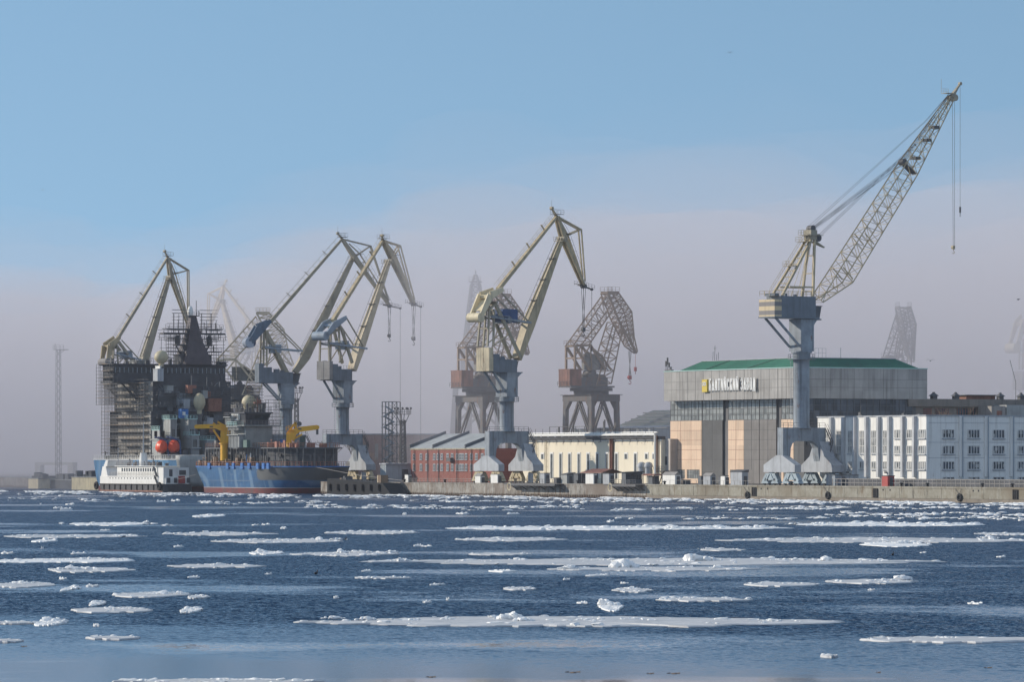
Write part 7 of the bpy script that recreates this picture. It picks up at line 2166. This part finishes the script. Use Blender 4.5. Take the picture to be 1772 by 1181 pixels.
# ================================================================ ice on the river
def ice_material(name, top, dirt):
    m, nt, b = _mat(name)
    tc = _nd(nt, 'ShaderNodeTexCoord'); v = tc.outputs['Object']
    n = _noise(nt, .35, v, 6, .65); n2 = _noise(nt, 2.5, v, 5, .6)
    c = _mix(nt, _ramp(nt, n, .35, .7), top, dirt)
    nt.links.new(c, b.inputs['Base Color']); b.inputs['Roughness'].default_value = .6
    if 'Subsurface Weight' in b.inputs: pass
    bp = _nd(nt, 'ShaderNodeBump'); bp.inputs['Strength'].default_value = .5; bp.inputs['Distance'].default_value = .08
    nt.links.new(n2, bp.inputs['Height']); nt.links.new(bp.outputs['Normal'], b.inputs['Normal'])
    return m
ICE = ice_material('wet_ice', (0.70, 0.69, 0.68), (0.46, 0.47, 0.48))
SNOW = ice_material('ice_rubble', (0.93, 0.92, 0.90), (0.84, 0.83, 0.80))

_chunk = {}
def chunk_mesh(seed):
    """one angular lump of broken ice, about 1 m"""
    if seed not in _chunk:
        rng = random.Random(seed); bm = bmesh.new(); bmesh.ops.create_icosphere(bm, subdivisions=2, radius=1.0)
        cuts = [Vector((rng.gauss(0, 1), rng.gauss(0, 1), rng.gauss(0, .8))).normalized() for _ in range(9)]; ds = [rng.uniform(.5, .85) for _ in cuts]
        for vv in bm.verts:
            for c, d_ in zip(cuts, ds):
                e = vv.co.dot(c) - d_
                if e > 0: vv.co -= c * e
            vv.co += Vector((rng.gauss(0, .09), rng.gauss(0, .09), rng.gauss(0, .09)))
        _chunk[seed] = ([v_.co.copy() for v_ in bm.verts], [tuple(v_.index for v_ in f.verts) for f in bm.faces]); bm.free()
    return _chunk[seed]

def add_chunk(m, rng, x, y, z, sx, sy, sz):
    vs, fs = chunk_mesh(rng.randint(0, 11)); a = rng.uniform(0, 6.28); ca, sa = math.cos(a), math.sin(a)
    m.add([(x + (p.x * ca - p.y * sa) * sx, y + (p.x * sa + p.y * ca) * sy, z + p.z * sz) for p in vs], fs)

def floe(x0, x1, ytop, ybot, label, group=None, lumps=(), rubble=.35, h=.08, seed=0, name='ice_floe'):
    """a sheet of ice whose outline spans photo columns x0..x1 and rows ytop..ybot; lumps: (column, height in photo px, width px)"""
    rng = random.Random(seed * 7 + 1)
    Yf, Yn = CAM_H * FPX / (ytop - HY), CAM_H * FPX / (ybot - HY)
    Ym = (Yf + Yn) / 2; Xa, Xb = (x0 - CX) * Ym / FPX, (x1 - CX) * Ym / FPX
    cx, a, b = (Xa + Xb) / 2, (Xb - Xa) / 2, max(.3, (Yf - Yn) / 2 * (.72 if Yf > 330 else .9))
    F = Frame((cx, Ym, 0), 0)
    root = thing(name, label, 'ice floe', F, group)
    n = 170 if a > 8 else (90 if a > 3 else 40)
    so = rng.uniform(0, 100)
    out = []
    for i in range(n):
        t = 2 * math.pi * i / n; c, s = math.cos(t), math.sin(t)
        r_ = 1 + .30 * noise.noise((c * 1.3 + so, s * 1.3, 0)) + .22 * noise.noise((c * 4 + so, s * 4, 5)) + .12 * noise.noise((c * 11 + so, s * 11, 9)) + .07 * noise.noise((c * 31 + so, s * 31, 2))
        out.append((a * c * min(1.05, r_), .82 * b * s * abs(s) ** .55 * r_ + b * .12 * noise.noise((c * 5 + so, 3, 1)) * (1 - abs(c))))
    m = MB(); rings = []
    for f, z in ((1.0, -.2), (1.0, h * .45), (.985, h), (.7, h * 1.1), (.35, h * 1.15)):
        rings.append([(x * f, y * f, z + (.05 * noise.noise((x * .6 + so, y * .6, f * 3)) if f < 1 else 0)) for x, y in out])
    vs = [p for r_ in rings for p in r_] + [(0, 0, h * 1.15)]
    fs = [(k * n + i, k * n + (i + 1) % n, (k + 1) * n + (i + 1) % n, (k + 1) * n + i) for k in range(4) for i in range(n)]
    fs += [(4 * n + i, 4 * n + (i + 1) % n, 5 * n) for i in range(n)]
    m.add(vs, fs); m.build('ice_sheet', ICE if rubble < .8 else SNOW, root)
    m = MB(); k = Ym / FPX
    # rubble along the far rim and across the sheet
    N = int(rubble * (50 + a * 15))
    for _ in range(N):
        t = rng.uniform(0, math.pi) if rng.random() < .7 else rng.uniform(math.pi, 2 * math.pi); f = rng.uniform(.7, .99) if rng.random() < .8 else rng.uniform(0, .7)
        i = int(t / (2 * math.pi) * n) % n; x, y = out[i][0] * f, out[i][1] * f
        q = noise.noise((x * .12 + so, y * .05, 2.0))
        if q < -.12 and rng.random() < .75: continue
        s_ = .045 + .19 * rng.random() ** 2.4 * (1.0 + max(0, q)) * min(1.3, .5 + a / 14) * min(1.3, max(.8, Ym / 450))
        add_chunk(m, rng, x, y, h, s_ * rng.uniform(1, 2.6), s_ * rng.uniform(1, 2.2), s_ * rng.uniform(.35, .8))
    for lc, lh, lw in lumps:
        X = (lc - CX) * k - cx; H = lh * k; W_ = lw * k / 2
        y = rng.uniform(-.1, .5) * b
        cnt = max(4, int(lw / 3.0))
        for _ in range(cnt):
            u_ = rng.uniform(-1, 1); hh = H * (1 - .75 * abs(u_) ** 1.5) * rng.uniform(.5, 1.0)
            add_chunk(m, rng, X + u_ * W_, y + rng.uniform(-.5, .5) * max(.3, W_ * .6), h + hh * .3, max(.1, hh * rng.uniform(.7, 1.5)), max(.1, hh * rng.uniform(.7, 1.3)), hh * .62)
        for _ in range(4): add_chunk(m, rng, X + rng.uniform(-.5, .5) * H, y + rng.uniform(-.4, .4) * H, h + H * rng.uniform(.15, .4), H * rng.uniform(.5, .9), H * rng.uniform(.5, .9), H * rng.uniform(.4, .65))
    if m.v: props(m.build('ice_rubble', SNOW, root), kind='stuff')
    return root

FL = [
    (530, 1440, 1068, 1090, 'largest nearby ice floe, long flat sheet carrying one big white hummock', [(884, 15, 62), (632, 9, 40), (772, 7, 34), (905, 9, 40), (1010, 5, 40), (570, 6, 50), (1100, 5, 60)], .5),
    (645, 1615, 965, 983, 'longest mid-river ice sheet with several snowy hummocks along its far edge', [(1200, 16, 20), (1225, 9, 60), (1430, 10, 24), (695, 8, 40), (1380, 6, 90), (1060, 5, 60)], .6),
    (955, 1310, 981, 992, 'narrow ice floe with a tall crumbled heap near its middle, just below the longest sheet', [(1080, 18, 50), (985, 8, 40), (1240, 7, 26)], .5),
    (775, 1360, 910, 921, 'white ice band with crumbled rim in the middle distance, right of centre', [(1165, 6, 30), (1310, 6, 80), (1080, 4, 120)], .8),
    (1250, 1790, 929, 944, 'wide pale ice sheet reaching the right edge in the middle distance', [(1725, 7, 40), (1540, 5, 30), (1430, 4, 60)], .6),
    (1290, 1415, 1009, 1018, 'flat narrow ice floe left of the one with a snowy right end', [(1300, 3, 20)], .5),
    (1425, 1588, 1003, 1014, 'ice floe with a white hummock at its right end, right of centre', [(1565, 11, 36), (1530, 6, 60)], .5),
    (1495, 1800, 1103, 1116, 'smooth wet ice sheet cut by the right edge near the bottom', [(1640, 4, 50), (1530, 4, 40)], .3),
    (-20, 235, 966, 978, 'ice floe cut by the left edge, upper of two with crumbled tops', [(150, 5, 90), (90, 3, 60)], .8),
    (80, 232, 982, 995, 'oval ice floe at left with a slanted slab heap, lower of two', [(120, 9, 50), (150, 6, 70)], .7),
    (-20, 95, 1009, 1020, 'ice floe cut by the left edge below the slab-topped floe', [(28, 6, 30), (50, 4, 60)], .6),
    (195, 328, 1026, 1037, 'ice floe at left with a tilted slab at its right end', [(285, 8, 40), (310, 6, 24)], .5),
    (325, 362, 1032, 1039, 'short ice floe touching the tilted slab floe on its right', [(350, 4, 20)], .6),
    (120, 268, 1053, 1064, 'thin ice floe at left between two small round heaps', [(215, 4, 70)], .6),
    (157, 180, 1043, 1052, 'small double knob of ice above the thin left floe', [(164, 7, 10), (173, 6, 10)], .9),
    (62, 114, 1074, 1087, 'compact heap of lumpy ice near the lower left', [(78, 10, 18), (95, 8, 30), (106, 6, 14)], 1.0),
    (313, 348, 1053, 1064, 'small jagged ice heap right of the thin left floe', [(322, 6, 14), (336, 4, 18)], .9),
    (110, 132, 1016, 1027, 'small peaked ice lump at left, alone in dark water', [(124, 6, 14)], .8),
    (1036, 1078, 1043, 1062, 'round twin ice hummock floating alone, above the right part of the largest floe', [(1048, 12, 14), (1060, 8, 12), (1070, 7, 14)], .9),
    (432, 494, 954, 963, 'short ice floe with heaped rubble at its left end', [(450, 7, 30)], .8),
    (505, 690, 955, 966, 'ice floe with crumbly heap in its left half, centre left', [(590, 9, 26), (620, 6, 80), (675, 5, 30)], .6),
    (812, 918, 957, 964, 'plain flat white floe above the longest sheet', [(905, 3, 24)], .7),
    (285, 460, 977, 986, 'flat ice floe with a few lumps, left of centre', [(375, 5, 30)], .5),
    (335, 388, 890, 898, 'short white rubble floe in the far left water', [(360, 4, 44)], 1.0),
    (120, 255, 904, 913, 'far left floe with a knob at its right end', [(245, 5, 14), (160, 4, 50)], .8),
    (285, 478, 921, 930, 'long low floe left of centre with two seagull-sized knobs', [(385, 4, 30)], .7),
    (370, 600, 933, 943, 'long floe left of centre with snow lumps at its right end', [(548, 6, 14), (580, 5, 40), (450, 4, 60)], .7),
    (565, 728, 919, 928, 'narrow floe in the centre with rubble in its left part', [(620, 4, 60)], .7),
    (790, 980, 930, 940, 'thin broken floe in the centre, below the white band', [(860, 4, 60), (930, 3, 60)], .7),
    (1355, 1700, 904, 914, 'long far floe on the right with rubble at its left end', [(1420, 5, 70), (1380, 4, 30)], .9),
    (1490, 1610, 938, 950, 'mid-distance floe with heaped rubble before the wide right sheet', [(1570, 7, 40), (1590, 5, 50)], .8),
    (610, 710, 1000, 1004, 'thin low ice sliver in the dark centre water', [], .4),
    (872, 928, 1018, 1024, 'small flat floe alone in the dark centre water', [(905, 3, 30)], .6),
    (1060, 1130, 1019, 1028, 'small floe with a low hummock, right of centre', [(1095, 6, 26)], .7),
    (1130, 1300, 1036, 1044, 'flat floe right of centre with its lumps at the right end', [(1295, 4, 20), (1200, 3, 60)], .5),
    (0, 250, 925, 934, 'flat grey floe cut by the left edge in the middle distance', [(60, 3, 80)], .6),
    (55, 100, 934, 941, 'small rubble heap at left in the middle distance', [(75, 6, 20), (93, 5, 8)], 1.0),
    (-20, 60, 1078, 1083, 'thin floe cut by the left edge, near the lumpy heap', [], .4),
    (200, 560, 1178, 1188, 'pale ice edge cut by the bottom of the picture', [(240, 4, 40), (430, 3, 120), (520, 4, 40)], .6),
    (150, 245, 1103, 1110, 'half sunken dark-streaked ice plate at the lower left', [], .2),
    (-20, 40, 1108, 1115, 'half sunken ice plate cut by the left edge near the bottom', [], .2),
    (1420, 1450, 1135, 1141, 'small pale ice plate near the dark crane reflection', [(1435, 2, 16)], .4),
    (1205, 1290, 950, 956, 'small flat floe before the longest sheet, right of centre', [(1225, 3, 30)], .6),
    (1690, 1790, 922, 929, 'small floe cut by the right edge above the wide sheet', [(1740, 3, 40)], .7),
]
for i_, f_ in enumerate(FL):
    floe(f_[0], f_[1], f_[2], f_[3], f_[4], None, f_[5], f_[6], seed=i_ + 3)

# many more small pieces, alike but for their place
def small_ice():
    rng = random.Random(77); kinds = []
    for s in range(10):
        m = MB(); n = 14; so = s * 9.1; out = []
        for i in range(n):
            t = 2 * math.pi * i / n; r_ = 1 + .45 * noise.noise((math.cos(t) * 1.5 + so, math.sin(t) * 1.5, 0)); out.append((math.cos(t) * r_, math.sin(t) * r_))
        vs = [(x, y, -.1) for x, y in out] + [(x * .97, y * .97, .09) for x, y in out] + [(0, 0, .12)]
        m.add(vs, [(i, (i + 1) % n, n + (i + 1) % n, n + i) for i in range(n)] + [(n + i, n + (i + 1) % n, 2 * n) for i in range(n)])
        for _ in range(9): 
            x = rng.uniform(-.8, .8); add_chunk(m, rng, x, rng.uniform(-.5, .5), .1, rng.uniform(.08, .25), rng.uniform(.08, .3), rng.uniform(.02, .11))
        kinds.append(m)
    protos = []
    used = 0
    while used < 64:
        py = 868 + 250 * rng.random() ** 1.9; px = rng.uniform(-10, 1782)
        if py > 1095 and rng.random() < .7: continue
        Y = CAM_H * FPX / (py - HY); X = (px - CX) * Y / FPX
        dq = (Vector((X, Y)) - QR).dot(QN)
        if dq > -14: continue
        if any(f_[0] - 12 < px < f_[1] + 12 and f_[2] - 5 < py < f_[3] + 5 for f_ in FL): continue
        k = rng.randrange(10)
        if len(protos) < 10:
            o = kinds[len(protos)].build('ice_chunk', SNOW); protos.append(o)
        else:
            o = protos[k].copy(); sc.collection.objects.link(o)
        w_ = rng.uniform(2.5, 17) * Y / FPX * (1.4 if rng.random() < .12 else .7)
        o.location = (X, Y, 0); o.scale = (w_, w_ * rng.uniform(.7, 2.0), rng.uniform(.7, 1.4) * min(1.9, max(.8, Y / 420))); o.rotation_euler = (0, 0, rng.uniform(-.5, .5))
        props(o, 'small loose piece of white ice drifting on open blue water', 'ice chunk', 'small loose ice pieces on the river')
        used += 1
small_ice()

# brash ice packed along the foot of the quay and the ships, and loose bands off it: nobody could count it
def brash():
    rng = random.Random(31); m = MB()
    def piece(px, py, s_):
        Y = CAM_H * FPX / (py - HY); X = (px - CX) * Y / FPX
        if (Vector((X, Y)) - QR).dot(QN) > -.6 - (9.5 if px < 640 else 0): return
        add_chunk(m, rng, X, Y, .03, s_ * rng.uniform(1.2, 4.0), s_ * rng.uniform(2, 7), s_ * rng.uniform(.35, .8))
    def line_y(px): return 847.0 + (px / 1772.0) * 24.6 + (2.4 if px < 640 else .0)
    for _ in range(3600):
        px = rng.uniform(-20, 1792); off = abs(rng.gauss(0, 1)) * (2.2 + 2.6 * max(0, noise.noise((px * .012, 4, 0)))) + .3
        if noise.noise((px * .02, off * .35, 7.0)) < -.12: continue
        piece(px, line_y(px) + off, rng.uniform(.12, .42))
    bands = [(1330, 1780, 876, 884, 420), (1060, 1440, 879, 886, 300), (1430, 1790, 886, 896, 420), (1180, 1790, 893, 901, 300), (530, 1010, 873, 884, 420), (700, 1130, 865, 871, 260), (1240, 1500, 868, 874, 260), (370, 600, 866, 875, 170), (560, 780, 878, 882, 160), (10, 240, 861, 869, 80), (280, 520, 853, 862, 120), (100, 300, 905, 912, 60)]
    for a, b, y0, y1, n in bands:
        for _ in range(int(n * .75)):
            px = rng.uniform(a, b); f = noise.noise((px * .008, (y0 + y1) * .1, 1.0)) * .5 + .5
            py = y0 + (y1 - y0) * min(1, max(0, f + rng.gauss(0, .14)))
            if noise.noise((px * .03, py * .4, 3.0)) < -.1: continue
            piece(px, py, rng.uniform(.10, .30))
    props(m.build('brash_ice', SNOW), 'white brash ice drifting in loose bands along the quay foot', 'ice', kind='stuff')
brash()

# dark drifting scraps in the calm near water
def scraps():
    proto = None
    for px, py, w_ in ((1165, 1167, 22), (745, 1181 - 8, 16), (1125, 1167, 12), (1710, 1157, 14), (40, 1120, 11), (990, 1165, 26), (1520, 1165, 8)):
        Y = CAM_H * FPX / (py - HY); X = (px - CX) * Y / FPX; k = Y / FPX
        if proto is None:
            m = MB(); rng = random.Random(2)
            for _ in range(7): x = rng.uniform(-1, 1); y_ = rng.uniform(-.6, .6); m.bar((x - .3, y_, .0), (x + .35, y_ + rng.uniform(-.2, .2), .02), .05, .03)
            proto = m.build('drift_reed', M['oldsteel']); o = proto
        else: o = proto.copy(); sc.collection.objects.link(o)
        o.location = (X, Y, 0); o.scale = (w_ * k * .42, w_ * k * 1.2, 1)
        props(o, 'dark scrap of drifting reeds on the calm near water', 'drift', 'dark drifting scraps near the bottom')
scraps()

# ================================================================ trees and birds
def bare_tree(px, Y, h, seed, label):
    rng = random.Random(seed); F = Frame((((px - CX) * Y / FPX), Y, GZ), rng.uniform(0, 6)); root = thing('bare_tree', label, 'tree', F)
    t = MB(); c = MB()
    t.tube((0, 0, 0), (0, 0, h * .3), h * .022, 7, h * .017)
    def grow(p, d, L, r_, n):
        q = p + d * L; (t if n >= 4 else c).tube(p, q, r_, 5 if n > 2 else 3, r_ * .7, caps=False)
        if n == 0: return
        for _ in range(3 if n > 1 else 4):
            e = (d + Vector((rng.gauss(0, .42), rng.gauss(0, .42), rng.uniform(-.05, .4)))).normalized(); grow(p.lerp(q, rng.uniform(.55, 1)), e, L * rng.uniform(.55, .85), r_ * .62, n - 1)
    for _ in range(3): grow(Vector((0, 0, h * .28)), Vector((rng.gauss(0, .25), rng.gauss(0, .25), 1)).normalized(), h * .26, h * .013, 4)
    t.build('trunk', M['oldsteel'], root); c.build('crown', M['oldsteel'], root)
bare_tree(568, 1300, 13, 1, 'bare winter tree left of the column of the crane with pale blue drum')
bare_tree(617, 1295, 13.5, 2, 'bare winter tree right of the column of the crane with pale blue drum')
bare_tree(640, 1285, 9, 5, 'low bare tree before the left end of the faded brick building')
bare_tree(944, 1520, 13, 3, 'ghostly bare tree in the fog above the cream hall roof')
bare_tree(1647, qpt(qt(1647, 52), 52).y, 19.0, 4, 'bare tree between the white office and the grey brown workshop')

def bird(px, py, Y, span, label, mat, bank=.3, ang=0.4, fold=.9):
    F = Frame(pix(px, py, Y), ang); root = thing('gull', label, 'bird', F)
    m = MB(); s = span
    prof = [(-.30, .01), (-.22, .035), (-.1, .055), (.02, .06), (.14, .05), (.2, .045), (.26, .035), (.31, .008)]
    n = 8; vs = []
    for x, r_ in prof:
        for k in range(n): t = 2 * math.pi * k / n; vs.append((x * s, r_ * s * math.cos(t), r_ * s * math.sin(t) * .9))
    fs = [(i * n + j, (i + 1) * n + j, (i + 1) * n + (j + 1) % n, i * n + (j + 1) % n) for i in range(len(prof) - 1) for j in range(n)] + [tuple(range(n)), tuple((len(prof) - 1) * n + j for j in range(n))]
    # wings grow out of the back as part of the same surface group
    for sg in (-1, 1):
        b = len(vs)
        sp = [(0.03, .06, .16, .02), (.28, .22, .13, .02), (.5, .5 * (1 - fold) + .02 - .0, .07, .012), (.56, -.06, .015, .006)]
        for y, z, ch, th in ((.04, .03, .15, .02), (.25, .03 + .20 * fold, .15, .02), (.42, .03 + .17 * fold - bank * .1, .10, .014), (.54, .03 - .02 - bank * .2, .02, .006)):
            vs += [((.12) * s, sg * y * s, z * s), ((.12 - ch) * s, sg * y * s, z * s), ((.12 - ch) * s, sg * y * s, (z - th) * s), (.12 * s, sg * y * s, (z - th) * s)]
        for i in range(3):
            for j in range(4): fs.append((b + i * 4 + j, b + (i + 1) * 4 + j, b + (i + 1) * 4 + (j + 1) % 4, b + i * 4 + (j + 1) % 4))
        fs.append((b + 12, b + 13, b + 14, b + 15))
    b = len(vs); vs += [(-.28 * s, -.02 * s, .01 * s), (-.28 * s, .02 * s, .01 * s), (-.42 * s, .07 * s, .01 * s), (-.42 * s, -.07 * s, .01 * s), (-.35 * s, 0, -.012 * s)]
    fs += [(b, b + 1, b + 2, b + 3), (b, b + 1, b + 4), (b + 1, b + 2, b + 4), (b + 2, b + 3, b + 4), (b + 3, b, b + 4)]
    m.add(vs, fs); m.build('body', mat, root)
dk = flat('dark_plumage', (.03, .03, .035)); wt = flat('grey_plumage', (.3, .3, .31))
bird(1610, 625, 620, 1.15, 'dark bird in flight just right of the large hall', dk, .4, R(80))
bird(1565, 884, 500, .75, 'dark bird flying low over the far ice at right', dk, -.6, R(40))
bird(1263, 91, 900, 1.2, 'tiny bird high in the blue sky right of centre', wt, .4, R(70))
bird(1762, 519, 700, .8, 'tiny bird in the fog at the far right edge', dk, -.3, R(30))
bird(74, 329, 900, .7, 'tiny bird in the sky at the far left', wt, .2, R(60))
def cormorant(px, py, label):
    Y = CAM_H * FPX / (py - HY); F = Frame(((px - CX) * Y / FPX, Y, .1), R(70)); root = thing('duck', label, 'bird', F)
    m = MB(); n = 8; vs = []; prof = [(-.28, .02, .06), (-.2, .08, .05), (0, .11, .04), (.15, .08, .06), (.22, .05, .14), (.25, .045, .22), (.3, .045, .25), (.36, .015, .24)]
    for x, r_, z in prof:
        for k in range(n): t = 2 * math.pi * k / n; vs.append((x, r_ * math.cos(t), z + r_ * math.sin(t)))
    m.add(vs, [(i * n + j, (i + 1) * n + j, (i + 1) * n + (j + 1) % n, i * n + (j + 1) % n) for i in range(7) for j in range(n)] + [tuple(range(n)), tuple(7 * n + j for j in range(n))])
    m.build('body', dk, root, smooth=True)
cormorant(547, 996, 'dark duck swimming in the dark water left of centre')
cormorant(598, 936, 'dark duck beside the floe with snow lumps, left of centre')
cormorant(1545, 963, 'dark duck on the water before the longest ice sheet')
